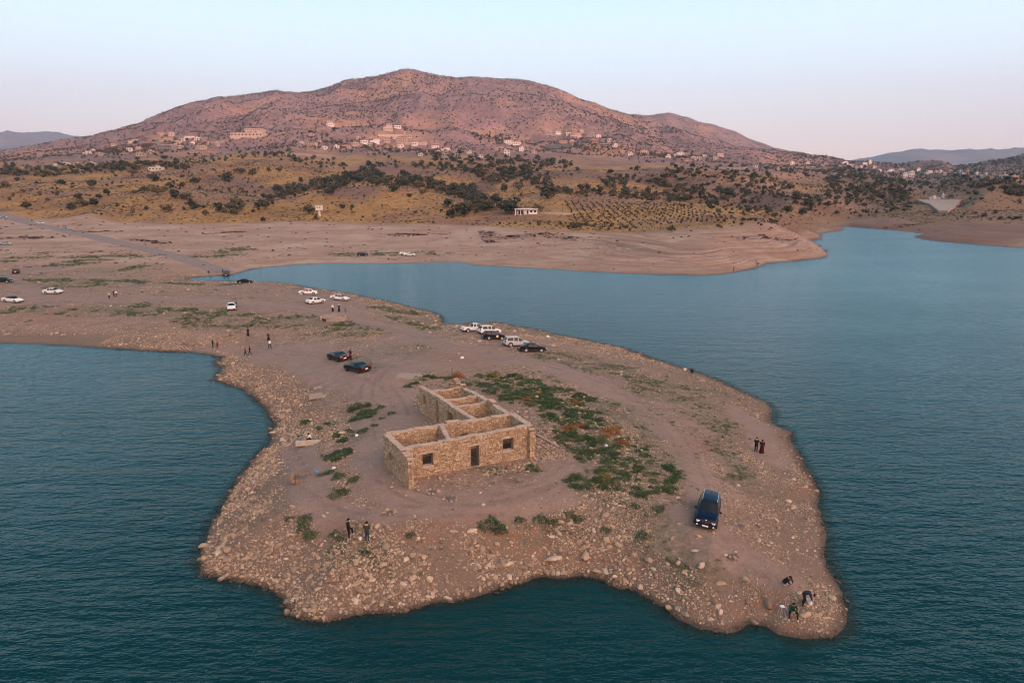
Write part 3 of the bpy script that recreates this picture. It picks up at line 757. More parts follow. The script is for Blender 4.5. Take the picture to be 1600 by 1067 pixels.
# ------------------------------------------------------------------ water
def make_water():
    yw = [-3000, -1200, -500, -200, -60, 0, 15]
    y = 26.0
    while y < 1200: yw.append(y); y *= 1.014
    yw.append(2000)
    yw = np.array(yw)
    sw = np.concatenate([[-40, -12, -5, -2.6, -1.8, -1.4, -1.1], np.linspace(-0.95, 0.95, 190), [1.1, 1.4, 1.8, 2.6, 5, 12, 40]])
    Sg, Yg = np.meshgrid(sw, yw)
    X = Sg * np.maximum(Yg, 60) + 0.0
    sh = np.zeros(X.shape)
    ok = (Yg > 26) & (Yg < 620) & (np.abs(Sg) < 1.0)
    dd = seg_dist(X[ok], Yg[ok], COAST)
    sh[ok] = np.exp(-dd / 1.3)
    n, m_ = X.shape
    a = (np.arange(n - 1)[:, None] * m_ + np.arange(m_ - 1)[None]).ravel()
    me = mesh_np('water', np.stack([X.ravel(), Yg.ravel(), np.zeros(X.size)], 1), np.stack([a, a + 1, a + m_ + 1, a + m_], 1), True)
    at = me.attributes.new('shallow', 'FLOAT', 'POINT'); at.data.foreach_set('value', sh.ravel().astype(np.float32))
    w = NT('lake_water')
    gust = w.noise(0.02, 4, 0.6, sc3=(0.6, 1.6, 1))
    rip = w.noise(1.0, 3, 0.55, sc3=(0.55, 1.35, 1))
    rip2 = w.noise(3.4, 2, 0.5, sc3=(0.6, 1.3, 1))
    swell = w.noise(0.22, 2, 0.5, sc3=(0.5, 1.5, 1))
    hh = w.m('ADD', w.m('ADD', w.m('MULTIPLY', rip, 0.6), w.m('MULTIPLY', rip2, 0.16)), w.m('MULTIPLY', swell, 1.0))
    nr = w.bump(hh, 0.50, w.mr(w.m('ADD', w.m('MULTIPLY', gust, .6), w.m('MULTIPLY', w.noise(0.006, 3, 0.6, sc3=(1, 2.2, 1)), .4)), 0.34, 0.64, 0.62, 1.0))
    ws = w.n.new('ShaderNodeSeparateXYZ'); w.l.new(w.pos(), ws.inputs[0])
    sheen_mask = w.mr(ws.outputs['Y'], 40, 260)                      # body colour pales with distance, painting in the far water's sky reflection
    deep = w.mix(w.mr(gust, 0.35, 0.7), (0.0006, 0.019, 0.020), (0.001, 0.030, 0.031))
    sky_sheen = w.mix(w.mr(gust, 0.35, 0.7), (0.055, 0.155, 0.230), (0.070, 0.185, 0.265))
    colr = w.mix(sheen_mask, deep, sky_sheen)
    sha = w.attr('shallow').outputs['Fac']
    colr = w.mix(w.mr(sha, 0.3, 0.95, 0, 0.6), colr, (0.030, 0.040, 0.034))
    w.n.remove(w.b)
    dif = w.n.new('ShaderNodeBsdfDiffuse'); w.put(dif.inputs['Color'], colr)
    glo = w.n.new('ShaderNodeBsdfGlossy'); glo.inputs['Color'].default_value = (0.72, 0.96, 1.0, 1); glo.inputs['Roughness'].default_value = 0.07
    w.l.new(nr, glo.inputs['Normal'])
    fre = w.n.new('ShaderNodeFresnel'); fre.inputs['IOR'].default_value = 1.33; w.l.new(nr, fre.inputs['Normal'])
    wb = w.n.new('ShaderNodeMixShader'); w.l.new(fre.outputs[0], wb.inputs[0]); w.l.new(dif.outputs[0], wb.inputs[1]); w.l.new(glo.outputs[0], wb.inputs[2])
    tr = w.n.new('ShaderNodeBsdfTransparent'); tr.inputs[0].default_value = (0.55, 0.72, 0.68, 1)
    mx = w.n.new('ShaderNodeMixShader')
    w.l.new(w.mr(sha, 0.35, 0.95, 0, 0.6), mx.inputs[0])
    w.l.new(wb.outputs[0], mx.inputs[1]); w.l.new(tr.outputs[0], mx.inputs[2])
    w.l.new(mx.outputs[0], w.out.inputs['Surface'])
    tag(link('water', me, w.mat), kind='structure')
    # lake bed far below, so that the world stays closed
    mb = MB(); mb.poly([(-9000, -4000, -12), (9000, -4000, -12), (9000, 1500, -12), (-9000, 1500, -12)])
    q = NT('lake_bed_silt'); tag(mb.build('lake_bed', q.done((0.06, 0.06, 0.05), 1.0)), kind='structure')
make_water()

# ------------------------------------------------------------------ evening haze
def make_haze():
    mb = MB(); mb.box((0, 3800, 807), (26000, 16200, 1640))
    m = bpy.data.materials.new('haze_air'); m.use_nodes = True
    n, l = m.node_tree.nodes, m.node_tree.links
    n.clear()
    o = n.new('ShaderNodeOutputMaterial'); v = n.new('ShaderNodeVolumePrincipled')
    v.inputs['Color'].default_value = (0.48, 0.70, 1.0, 1)
    v.inputs['Density'].default_value = HAZE
    v.inputs['Anisotropy'].default_value = 0.0
    l.new(v.outputs[0], o.inputs['Volume'])
    ob = mb.build('haze', m); tag(ob, kind='stuff')
    ob['label'] = 'thin evening haze over the lake and the far mountains'
HAZE = 0.00007
make_haze()
# ------------------------------------------------------------------ materials for scattered things
def rock_mat():
    m = NT('limestone')
    t = m.attr('tint', 'INSTANCER').outputs['Fac']
    oi = m.n.new('ShaderNodeObjectInfo').outputs['Random']
    f = m.m('FRACT', m.m('ADD', m.m('MULTIPLY', t, 1.0), m.m('MULTIPLY', oi, 0.999)))
    c = m.ramp(f, [(0.0, (0.13, 0.09, 0.065)), (0.2, (0.28, 0.20, 0.138)), (0.45, (0.46, 0.34, 0.23)), (0.68, (0.25, 0.195, 0.155)), (0.88, (0.62, 0.50, 0.375)), (1.0, (0.38, 0.235, 0.15))])
    n = m.noise(5, 5, 0.7)
    c = m.mix(m.mr(n, 0.35, 0.7, 0, 0.5), c, (0.21, 0.15, 0.115))
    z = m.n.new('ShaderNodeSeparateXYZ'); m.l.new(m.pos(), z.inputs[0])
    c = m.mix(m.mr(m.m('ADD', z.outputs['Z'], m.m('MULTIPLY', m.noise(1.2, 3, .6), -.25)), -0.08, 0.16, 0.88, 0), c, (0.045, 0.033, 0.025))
    return m.done(c, 0.9, m.bump(m.noise(9, 4, 0.7), 0.05, 0.6))
ROCK = rock_mat()

def leaf_mat(name, a, b, c3=None, trans=0.15):
    m = NT(name)
    t = m.attr('tint', 'INSTANCER').outputs['Fac']
    oi = m.n.new('ShaderNodeObjectInfo').outputs['Random']
    f = m.m('FRACT', m.m('ADD', t, m.m('MULTIPLY', oi, 0.999)))
    c = m.ramp(f, [(0.0, a), (0.6, b), (1.0, c3 or b)])
    n = m.noise(2.3, 3, 0.7)
    c = m.mix(m.mr(n, 0.35, 0.7, 0, 0.5), c, tuple(0.55 * x for x in a))
    return m.done(c, 0.8)
LEAF_GREEN = leaf_mat('weed_leaves', (0.045, 0.085, 0.042), (0.072, 0.135, 0.062), (0.135, 0.160, 0.080))
LEAF_DRY = leaf_mat('dry_rust_leaves', (0.25, 0.105, 0.035), (0.34, 0.145, 0.05), (0.30, 0.16, 0.06))
LEAF_OLIVE = leaf_mat('yellowing_leaves', (0.13, 0.13, 0.035), (0.20, 0.165, 0.045))
LEAF_TREE = leaf_mat('tree_leaves', (0.042, 0.048, 0.030), (0.080, 0.078, 0.046), (0.155, 0.120, 0.066))
LEAF_FAR = leaf_mat('scrub_leaves', (0.062, 0.052, 0.036), (0.090, 0.072, 0.048), (0.12, 0.090, 0.058))
LEAF_BRUSH = leaf_mat('dead_brush', (0.050, 0.024, 0.022), (0.075, 0.038, 0.030), (0.10, 0.07, 0.04))
LEAF_BRIGHT = leaf_mat('fresh_leaves', (0.070, 0.095, 0.030), (0.10, 0.125, 0.045))
_b = NT('bark'); BARK = _b.done(_b.mix(_b.mr(_b.noise(6, 4, 0.7), 0.3, 0.7), (0.07, 0.05, 0.038), (0.16, 0.12, 0.09)), 0.95)

def rock_mesh(seed, sub=2, flat=0.75):
    import bmesh
    bm = bmesh.new()
    bmesh.ops.create_icosphere(bm, subdivisions=sub, radius=1.0)
    r = random.Random(seed)
    planes = []
    for _ in range(9):
        n = Vector((r.gauss(0, 1), r.gauss(0, 1), r.gauss(0, 0.8))).normalized()
        planes.append((n, r.uniform(0.62, 0.95)))
    sx_, sy_, sz_ = r.uniform(.85, 1.25), r.uniform(.7, 1.0), r.uniform(.5, .8) * flat / 0.75
    ox = r.uniform(0, 50)
    for v in bm.verts:
        p = v.co.copy()
        for n, d in planes:
            q = p.dot(n)
            if q > d: p -= n * (q - d) * 0.9
        p *= 1 + 0.06 * math.sin(p.x * 5 + ox) * math.cos(p.y * 4 + p.z * 3 + ox)
        v.co = Vector((p.x * sx_, p.y * sy_, p.z * sz_))
    me = bpy.data.meshes.new('rock')
    bm.to_mesh(me); bm.free()
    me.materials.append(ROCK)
    return me

def clump_mesh(seed, n=240, size=0.09, mat=None, rad=(0.55, 0.55, 0.36), base=0.0, shell=0.55):
    """a low cushion of small leaf blades through the volume of a dome"""
    r = np.random.default_rng(seed)
    d = r.normal(size=(n, 3)); d /= np.linalg.norm(d, axis=1)[:, None]
    d[:, 2] = np.abs(d[:, 2])
    rr = shell + (1 - shell) * r.random(n) ** 0.6
    lump = 1 + 0.28 * np.sin(3 * np.arctan2(d[:, 1], d[:, 0]) + seed) + 0.14 * np.sin(7 * np.arctan2(d[:, 1], d[:, 0]) + 2 * seed)
    c = d * (rr * lump)[:, None] * np.array(rad); c[:, 2] += base
    a = r.normal(size=(n, 3)); a /= np.linalg.norm(a, axis=1)[:, None]
    a = 0.6 * a + 0.7 * d; a /= np.linalg.norm(a, axis=1)[:, None]
    b = np.cross(a, r.normal(size=(n, 3))); b /= np.linalg.norm(b, axis=1)[:, None]
    s = size * (0.6 + 0.9 * r.random(n))[:, None]
    v = np.stack([c - b * s * 0.5, c + b * s * 0.5, c + a * s * 1.5], 1).reshape(-1, 3)
    me = mesh_np('clump', v, np.arange(3 * n).reshape(-1, 3))
    me.materials.append(mat)
    return me

def crown_mesh(seed, n=420, size=0.10, mat=None, h=1.0, lobes=9, w=0.46, low=0.25):
    """tree crown about 1 m tall: leaf clumps on several uneven lobes with gaps between"""
    r = np.random.default_rng(seed)
    cs = []
    for i in range(lobes):
        a = r.random() * 6.28; q = r.random() ** 0.6
        zc_ = low + (h - low) * (0.25 + 0.6 * r.random())
        taper = 1 - 0.55 * abs((zc_ - low) / (h - low) - 0.4)
        cs.append((math.cos(a) * q * w * 0.68 * taper, math.sin(a) * q * w * 0.68 * taper, zc_, (0.15 + 0.14 * r.random()) * (w / 0.46)))
    cs.append((0, 0, low + (h - low) * 0.55, 0.24 * w / 0.46))
    cs = np.array(cs)
    k = r.integers(0, len(cs), n)
    d = r.normal(size=(n, 3)); d /= np.linalg.norm(d, axis=1)[:, None]
    c = cs[k, :3] + d * (cs[k, 3] * (0.55 + 0.55 * r.random(n)))[:, None] * np.array([1, 1, 0.85])
    a = r.normal(size=(n, 3)); a /= np.linalg.norm(a, axis=1)[:, None]
    b = np.cross(a, d); b /= np.linalg.norm(b, axis=1)[:, None]
    s = size * (0.6 + 0.8 * r.random(n))[:, None]
    v = np.stack([c - b * s, c + b * s, c + a * s * 1.4, c - a * s * 0.9 + b * s * 0.4], 1)
    f = np.arange(4 * n).reshape(-1, 4)[:, [0, 3, 1, 2]]
    me = mesh_np('crown', v.reshape(-1, 3), f)
    me.materials.append(mat)
    return me

def trunk_mesh(seed, top=0.5):
    r = random.Random(seed)
    mb = MB()
    p = Vector((0, 0, -0.03)); rad = 0.045
    pts = [p]
    for i in range(3):
        q = p + Vector((r.uniform(-.03, .03), r.uniform(-.03, .03), (top + 0.03) / 3))
        mb.tube(p, q, rad, rad * 0.75, 6); p = q; rad *= 0.75; pts.append(p)
    for i in range(4):
        a = i * 1.57 + r.uniform(-.4, .4)
        s_ = pts[1 + i % 3]
        mb.tube(s_, s_ + Vector((math.cos(a) * 0.2, math.sin(a) * 0.2, 0.2)), rad * 0.8, rad * 0.25, 5)
    me = mb.mesh('trunk'); me.materials.append(BARK)
    return me

# ------------------------------------------------------------------ geometry-node scatter of uncountable stuff
def scatter(name, pts, scales, rots, templates, label=None):
    n = len(pts)
    me = bpy.data.meshes.new(name)
    me.vertices.add(n)
    me.vertices.foreach_set('co', np.asarray(pts, np.float32).ravel())
    def at(nm, typ, key, val):
        a_ = me.attributes.new(nm, typ, 'POINT'); a_.data.foreach_set(key, np.ascontiguousarray(val).ravel())
    at('rot', 'FLOAT_VECTOR', 'vector', np.asarray(rots, np.float32))
    at('scl', 'FLOAT_VECTOR', 'vector', np.asarray(scales, np.float32))
    at('tint', 'FLOAT', 'value', RNG.random(n).astype(np.float32))
    at('pick', 'INT', 'value', RNG.integers(0, len(templates), n).astype(np.int32))
    ng = bpy.data.node_groups.new(name + '_nodes', 'GeometryNodeTree')
    ng.interface.new_socket('Geometry', in_out='INPUT', socket_type='NodeSocketGeometry')
    ng.interface.new_socket('Geometry', in_out='OUTPUT', socket_type='NodeSocketGeometry')
    N, L = ng.nodes, ng.links
    gi, go = N.new('NodeGroupInput'), N.new('NodeGroupOutput')
    iop = N.new('GeometryNodeInstanceOnPoints')
    join = N.new('GeometryNodeJoinGeometry')
    for me_t in reversed(templates):
        ob = bpy.data.objects.new(me_t.name + '_source', me_t)
        oi = N.new('GeometryNodeObjectInfo'); oi.inputs['Object'].default_value = ob; oi.inputs['As Instance'].default_value = True
        L.new(oi.outputs['Geometry'], join.inputs[0])
    def na(nm, typ):
        x = N.new('GeometryNodeInputNamedAttribute'); x.data_type = typ; x.inputs[0].default_value = nm
        return [o for o in x.outputs if o.enabled and o.name == 'Attribute'][0]
    L.new(gi.outputs[0], iop.inputs['Points'])
    L.new(join.outputs[0], iop.inputs['Instance'])
    iop.inputs['Pick Instance'].default_value = True
    L.new(na('pick', 'INT'), iop.inputs['Instance Index'])
    e2r = N.new('FunctionNodeEulerToRotation')
    L.new(na('rot', 'FLOAT_VECTOR'), e2r.inputs[0]); L.new(e2r.outputs[0], iop.inputs['Rotation'])
    L.new(na('scl', 'FLOAT_VECTOR'), iop.inputs['Scale'])
    L.new(iop.outputs[0], go.inputs[0])
    ob = bpy.data.objects.new(name, me)
    col.objects.link(ob)
    md = ob.modifiers.new('scatter', 'NODES'); md.node_group = ng
    tag(ob, label, kind='stuff')
    return ob

# where the ruined house stands (kept free of stones and weeds)
HOUSE_PX = [(600,722),(640,770),(845,722),(826,690),(800,672),(716,615),(655,628),(700,672)]
HOUSE_POLY = np.array([[p.x, p.y] for p in (ground(u, v) for u, v in HOUSE_PX)])

# ------------------------------------------------------------------ stones
def stones():
    t_small = [rock_mesh(100 + i, 1) for i in range(4)] + [rock_mesh(200 + i, 2) for i in range(4)]
    def cand(x0, x1, y0, y1, dens):
        n = int((x1 - x0) * (y1 - y0) * dens)
        return RNG.uniform(x0, x1, n), RNG.uniform(y0, y1, n)
    X, Y, S = [], [], []
    rocky = [([(1150,645),(1190,655)], 2.5), ([(1110,720),(1150,755),(1180,800)], 2.6), ([(1165,700),(1200,760)], 2.0), ([(770,590),(870,610),(910,640)], 2.5), ([(880,640),(860,660),(880,690)], 1.6),
             ([(590,605),(640,605)], 2.0), ([(790,725),(840,722),(880,712)], 1.5), ([(560,760),(530,700),(520,660)], 1.6), ([(960,700),(1050,770),(1080,860)], 2.4), ([(560,640),(600,660)], 1.2),
             ([(450,700),(500,660),(560,625)], 2.2), ([(690,505),(640,490),(600,495)], 5), ([(480,520),(600,525)], 5)]
    for (x0, x1, y0, y1, dens, smin, kk) in ((-34, 40, 40, 75, 95, 0.035, 0.88), (-80, 60, 75, 135, 30, 0.05, 1.05), (-190, 45, 135, 235, 4.0, 0.09, 1.6)):
        x, y = cand(x0, x1, y0, y1, dens)
        ok = np.abs(x / y) < 0.84
        x, y = x[ok], y[ok]
        d = coast_at(x, y)
        tr_, gr = bil(TRACK_G, x, y), bil(GREEN_G, x, y)
        rk = strokes(rocky, x, y, 0.7)
        width = np.where(y < 62, 9.5, 8.0) * np.where(y > 130, 1.4, 1)
        cl = fbm(x / 2.6, y / 2.6, 61, 4)
        cl2 = fbm(x / 9, y / 9, 62, 3)
        shore = sstep(width * 1.25, width * 0.45, d)
        p = shore * np.clip(0.62 + 0.9 * cl + 0.5 * cl2, 0.12, 1) + 0.50 * rk * np.clip(0.6 + cl, 0.2, 1) + 0.27 * np.clip(0.5 + 2.4 * cl + cl2, 0, 2) + 0.22 * gr + .30 * bil(SPARSE_G, x, y) * np.clip(.5 + 2 * cl, 0, 1)
        p *= (1 - 0.93 * tr_) * np.where(d > -0.35, 1, np.where(d > -1.3, .25, 0)) * np.where((x > y * .22) & (d > 3), .55, 1)
        redm = bil(RED_G, x, y); p *= 1 - 0.55 * redm
        p *= np.where(inside(x, y, HOUSE_POLY), 0.05, 1)
        k = RNG.random(len(x)) < p
        x, y, d = x[k], y[k], d[k]
        big = 0.5 + 0.9 * sstep(8, 2, d)
        s = np.exp(RNG.normal(math.log(0.056), 0.55, len(x))) * kk * (0.72 + 0.4 * big) * np.where(x > y * .2, .72, 1)
        heavy = RNG.random(len(x)) < 0.006
        s = np.where(heavy, s * RNG.uniform(1.7, 2.6, len(x)), s)
        s = np.clip(s, smin * 0.8, 0.40)
        X.append(x); Y.append(y); S.append(s)
    X, Y, S = map(np.concatenate, (X, Y, S))
    Z = H(X, Y)
    app = S / Y
    order = np.argsort(-app)
    # the 300 that show largest are boulders of their own
    named = order[:270]
    rest = order[270:]
    n = len(rest)
    rot = np.stack([RNG.normal(0, .35, n), RNG.normal(0, .35, n), RNG.uniform(0, 6.28, n)], 1)
    sc = S[rest][:, None] * np.stack([RNG.uniform(.85, 1.3, n), RNG.uniform(.8, 1.1, n), RNG.uniform(.75, 1.1, n)], 1)
    scatter('stones', np.stack([X[rest], Y[rest], Z[rest] + S[rest] * 0.12], 1), sc, rot, t_small, 'loose pale limestone cobbles and pebbles covering the banks')
    print('stones', n)
    return [(X[i], Y[i], Z[i], S[i]) for i in named]
NAMED_ROCKS = stones()

def to_px(x, y, z):
    cy_, sy_ = CP, SP
    dz = z - CAM_Z
    f = y * cy_ - dz * sy_
    up = y * sy_ + dz * cy_
    return 800 + FPX * x / f, 533.5 - FPX * up / f

LAND_PHR = [((545,826),'the man in black with white shoes'), ((1103,800),'the dark blue car'), ((1237,957),'the seated man in green'), ((640,768),'the near left corner of the ruin'),
            ((838,716),'the right end of the ruin front wall'), ((475,747),'the small stone fire pit'), ((476,690),'the couple on the stone slab'), ((1186,700),'the walking couple'),
            ((770,822),'the largest weed bush on the front bank'), ((1256,933),'the bending man in black'), ((1227,907),'the crouching person in black'), ((559,573),'the nearer black coupe'),
            ((955,678),'the largest rust-coloured bush'), ((831,543),'the black saloon by the far shore'), ((520,497),'the round concrete well'), ((1075,578),'the pair seated on the right shore'),
            ((440,820),'the steep left bank'), ((700,930),'the lip of the front shore'), ((900,890),'the notch in the front shore'), ((1060,930),'the right half of the front shore'),
            ((330,880),'the leftmost tip of land'), ((1300,900),'the right shore near its tip'), ((410,650),'the left bay shore'), ((1270,780),'the right shore level with the blue car'),
            ((500,950),'the lower left corner of the headland'), ((620,880),'the slope below the two standing men'), ((1190,860),'the bare patch behind the tip')]
def where(u, v):
    best = min(LAND_PHR, key=lambda q: (q[0][0] - u) ** 2 + (q[0][1] - v) ** 2 * 1.6)
    du, dv = u - best[0][0], v - best[0][1]
    dist = math.hypot(du, dv)
    if abs(du) > abs(dv): side = 'right of' if du > 0 else 'left of'
    else: side = 'in front of' if dv > 0 else 'behind'
    amt = 'just ' if dist < 28 else ('' if dist < 70 else 'well ')
    return amt + side + ' ' + best[1]

ROCK_BIG = [rock_mesh(300 + i, 3) for i in range(8)]
def boulders():
    extra = [(1092,838,.42),(690,847,.3),(671,905,.5),(1096,884,.62),(1126,912,.55),(1164,905,.5),(962,897,.62),(945,893,.5),(934,893,.55),(990,868,.5),(1013,875,.55),(989,890,.4),(1021,890,.45),
             (915,870,.85),(866,874,.8),(963,905,.4),(1085,861,.4),(1050,842,.4),(917,869,.6),(1116,940,.5),(862,839,.4),(925,806,.33),(931,813,.33),(928,830,.4),(792,825,.3),(1258,961,.55),(1246,715,.3),
             (1044,950,.5),(1071,960,.45),(1170,941,.35),(1060,880,.4),(820,880,.45),(640,945,.4),(1108,757,.3),(1153,759,.35),(1183,822,.35),(520,860,.35),(505,890,.4),(498,872,.33),(570,915,.35),
             (728,928,.5),(506,806,.25),(1000,918,.5),(700,935,.4),(672,520,.5)]
    L = [(p.x, p.y, p.z, s * 0.6) for u, v, s in extra for p in [ground(u, v)] if p is not None] + list(NAMED_ROCKS)
    tones = ['pale buff', 'tan', 'greyish', 'light sandy', 'warm brown']
    shapes = ['rounded', 'flat-topped', 'angular', 'wedge-shaped', 'squat', 'blocky', 'long', 'lumpy']
    seen = {}
    rr = random.Random(5)
    for i, (x, y, z, s) in enumerate(L[:300]):
        k = rr.randrange(8)
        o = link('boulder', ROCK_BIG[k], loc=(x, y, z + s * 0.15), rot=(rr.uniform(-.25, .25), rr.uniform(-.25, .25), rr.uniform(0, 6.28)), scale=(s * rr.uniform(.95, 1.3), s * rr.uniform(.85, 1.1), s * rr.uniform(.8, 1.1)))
        u, v = to_px(x, y, z)
        px_ = s * FPX / y * 2
        size = 'large' if px_ > 14 else ('medium' if px_ > 9 else 'small')
        tag(o, '%s %s limestone boulder %s' % (size, shapes[k], where(u, v)), 'boulder', 'boulders lying on the headland')
boulders()

# ------------------------------------------------------------------ weeds
def weeds():
    tm = [clump_mesh(400 + i, 300, 0.085, LEAF_GREEN, (0.62, 0.62, 0.34)) for i in range(4)]
    tiny = [clump_mesh(420 + i, 46, 0.10, LEAF_GREEN, (0.5, 0.5, 0.3), shell=0.2) for i in range(4)]
    P, S = [], []
    x = RNG.uniform(-40, 45, 60000); y = RNG.uniform(48, 120, 60000)
    gm = bil(GREEN_G, x, y); n = fbm(x / 1.6, y / 1.6, 71, 3)
    k = (RNG.random(len(x)) < 0.20 * sstep(0.35, 0.85, gm + 1.1 * n) * (gm > .05)) & ~inside(x, y, HOUSE_POLY) & (coast_at(x, y) > 1.5)
    x, y = x[k], y[k]
    s = RNG.uniform(0.35, 0.95, len(x))
    z = H(x, y); m_ = len(x)
    scatter('ground_cover', np.stack([x, y, z - 0.02], 1), s[:, None] * np.stack([RNG.uniform(.8, 1.3, m_), RNG.uniform(.8, 1.2, m_), RNG.uniform(.7, 1.3, m_)], 1),
            np.stack([np.zeros(m_), np.zeros(m_), RNG.uniform(0, 6.28, m_)], 1), tm, 'dark green cushions of low weeds grown together round the ruin')
    print('weeds', m_)
    # sparse tufts
    X, Y, S = [], [], []
    for (x0, x1, y0, y1, dn, sc) in ((-80, 55, 44, 130, 8.0, 1.0), (-200, 50, 130, 330, 2.6, 2.0)):
        q = int((x1 - x0) * (y1 - y0) * dn)
        x = RNG.uniform(x0, x1, q); y = RNG.uniform(y0, y1, q)
        ok = np.abs(x / y) < 0.84; x, y = x[ok], y[ok]
        sm, gm, tr_ = bil(SPARSE_G, x, y), bil(GREEN_G, x, y), bil(TRACK_G, x, y)
        n = fbm(x / (2.2 * sc), y / (2.2 * sc), 73, 3)
        n5 = fbm(x / (7 * sc), y / (7 * sc), 74, 3)
        near_g = strokes([(a_, b_ * 2.1) for a_, b_ in GREENS], x, y, .8)
        p = (1.0 * sm * sstep(-0.2, 0.25, n) + 0.40 * gm + 0.42 * near_g * sstep(-.1, .35, n) + 0.035 * sstep(0.05, 0.35, n5)) * (1 - 0.9 * tr_)
        k = (RNG.random(len(x)) < p) & ~inside(x, y, HOUSE_POLY) & (coast_at(x, y) > 2)
        X.append(x[k]); Y.append(y[k]); S.append(RNG.uniform(0.14, 0.56, k.sum()) * sc)
    x, y, s = map(np.concatenate, (X, Y, S)); m_ = len(x)
    scatter('weed_tufts', np.stack([x, y, H(x, y) - 0.01], 1), s[:, None] * np.stack([RNG.uniform(.8, 1.4, m_), RNG.uniform(.8, 1.2, m_), RNG.uniform(.5, 1.0, m_)], 1),
            np.stack([np.zeros(m_), np.zeros(m_), RNG.uniform(0, 6.28, m_)], 1), tiny, 'thin scattered green tufts on the stony ground')
    print('tufts', m_)
    # single bushes
    dry = [clump_mesh(440 + i, 420, 0.07, LEAF_DRY, (0.62, 0.62, 0.5)) for i in range(3)]
    oliv = [clump_mesh(450 + i, 420, 0.07, LEAF_OLIVE, (0.62, 0.62, 0.5)) for i in range(2)]
    grn = [clump_mesh(460 + i, 420, 0.075, LEAF_GREEN, (0.62, 0.62, 0.42)) for i in range(4)]
    for u, v, s, ml, lab in [(715,590,1.9,dry,'rust-orange dried bush behind the ruin beside the thin post'), (771,588,1.9,oliv,'yellowish olive bush behind the ruin at the edge of the track'),
        (823,626,1.25,dry,'small rust-coloured bush in the weeds level with the back of the ruin'), (842,618,1.0,dry,'smallest rust-coloured bush among the upper weeds'), (899,630,1.1,dry,'rust-coloured bush in the middle of the long weed band'),
        (890,672,1.5,dry,'pale orange bush on the left edge of the weed band'), (908,668,1.2,dry,'faded orange bush among stones in the weed band'), (957,678,2.1,dry,'largest rust-coloured bush in the weed band'),
        (974,696,1.5,dry,'round rust-coloured bush right below the largest one'), (946,684,1.2,dry,'rust bush touching the left side of the largest one'), (943,750,1.5,oliv,'yellow-green bush at the lower end of the weed band'),
        (767,822,1.9,grn,'largest green weed bush on the front bank'), (782,830,1.2,grn,'green bush hugging the right side of the largest bank bush'), (811,813,.9,grn,'small green bush between two larger ones on the front bank crest'), (845,812,1.25,grn,'round green bush on the crest of the front bank'),
        (866,816,.9,grn,'small bush right of the round bush on the bank crest'), (889,805,1.0,grn,'dark green bush at the bend of the bank crest'), (902,812,1.1,grn,'tall narrow green bush on the bank crest'),
        (945,830,1.0,grn,'green bush among cobbles right of the bank notch'), (1004,838,1.1,grn,'green bush on the path edge in front of the blue car'), (1030,796,1.0,grn,'lone green bush on bare earth left of the blue car'),
        (992,792,.9,grn,'small green bush below the weed band'), (640,837,.8,grn,'lone grey-green bush right of the man in olive'), (478,812,1.3,grn,'green bush at the top of the left bank'), (474,826,1.2,grn,'middle green bush of three on the left bank'),
        (486,838,1.3,grn,'lowest green bush of three on the left bank'), (452,812,.8,grn,'small dark bush left of the three bank bushes'), (524,836,1.0,grn,'small green bush below left of the man in black'), (533,842,.8,grn,'low green bush just below the man in black'),
        (570,862,.9,grn,'green bush in the gully below the man in olive'), (1105,785,.01,grn,''), (700,500,.01,grn,'')]:
        if s < .1: continue
        p = ground(u, v)
        o = link('bush', random.choice(ml), loc=(p.x, p.y, p.z - 0.03), rot=(0, 0, random.uniform(0, 6)), scale=(s * 0.85, s * 0.8, s * 0.8))
        tag(o, lab, 'bush', 'bushes standing apart on the headland')
weeds()

# ------------------------------------------------------------------ trees and scrub of the far slopes
TREE_ONES = [(10,295,11),(96,290,9),(146,294,13),(169,305,9),(42,327,12),(28,283,6),(122,311,8),(154,311,8),(150,323,12),(130,323,11),(112,328,12),(226,301,10),(247,305,15),(240,283,11),
 (265,293,8),(274,311,14),(292,312,12),(302,327,13),(260,332,12),(355,284,15),(378,272,9),(369,270,6),(395,275,9),(286,292,7),(306,286,9),(209,304,7),(370,331,22),(342,332,14),(322,338,9),
 (415,327,14),(484,335,13),(437,269,8),(420,269,7),(615,299,13),(534,326,8),(550,325,5),(540,274,7),(411,347,8),(719,338,20),(732,328,14),(762,330,15),(794,335,20),
 (855,311,18),(838,333,14),(795,333,22),(757,330,14),(902,357,10),(1049,362,9),(1137,309,16),(810,300,14),(790,300,11),(1243,312,14),(1254,336,11),(1229,333,12),(1209,339,7),(1200,336,7),(1262,323,11),(1583,280,10),
 (700,325,12),(745,322,14),(775,318,14),(660,305,9),(640,308,6)]
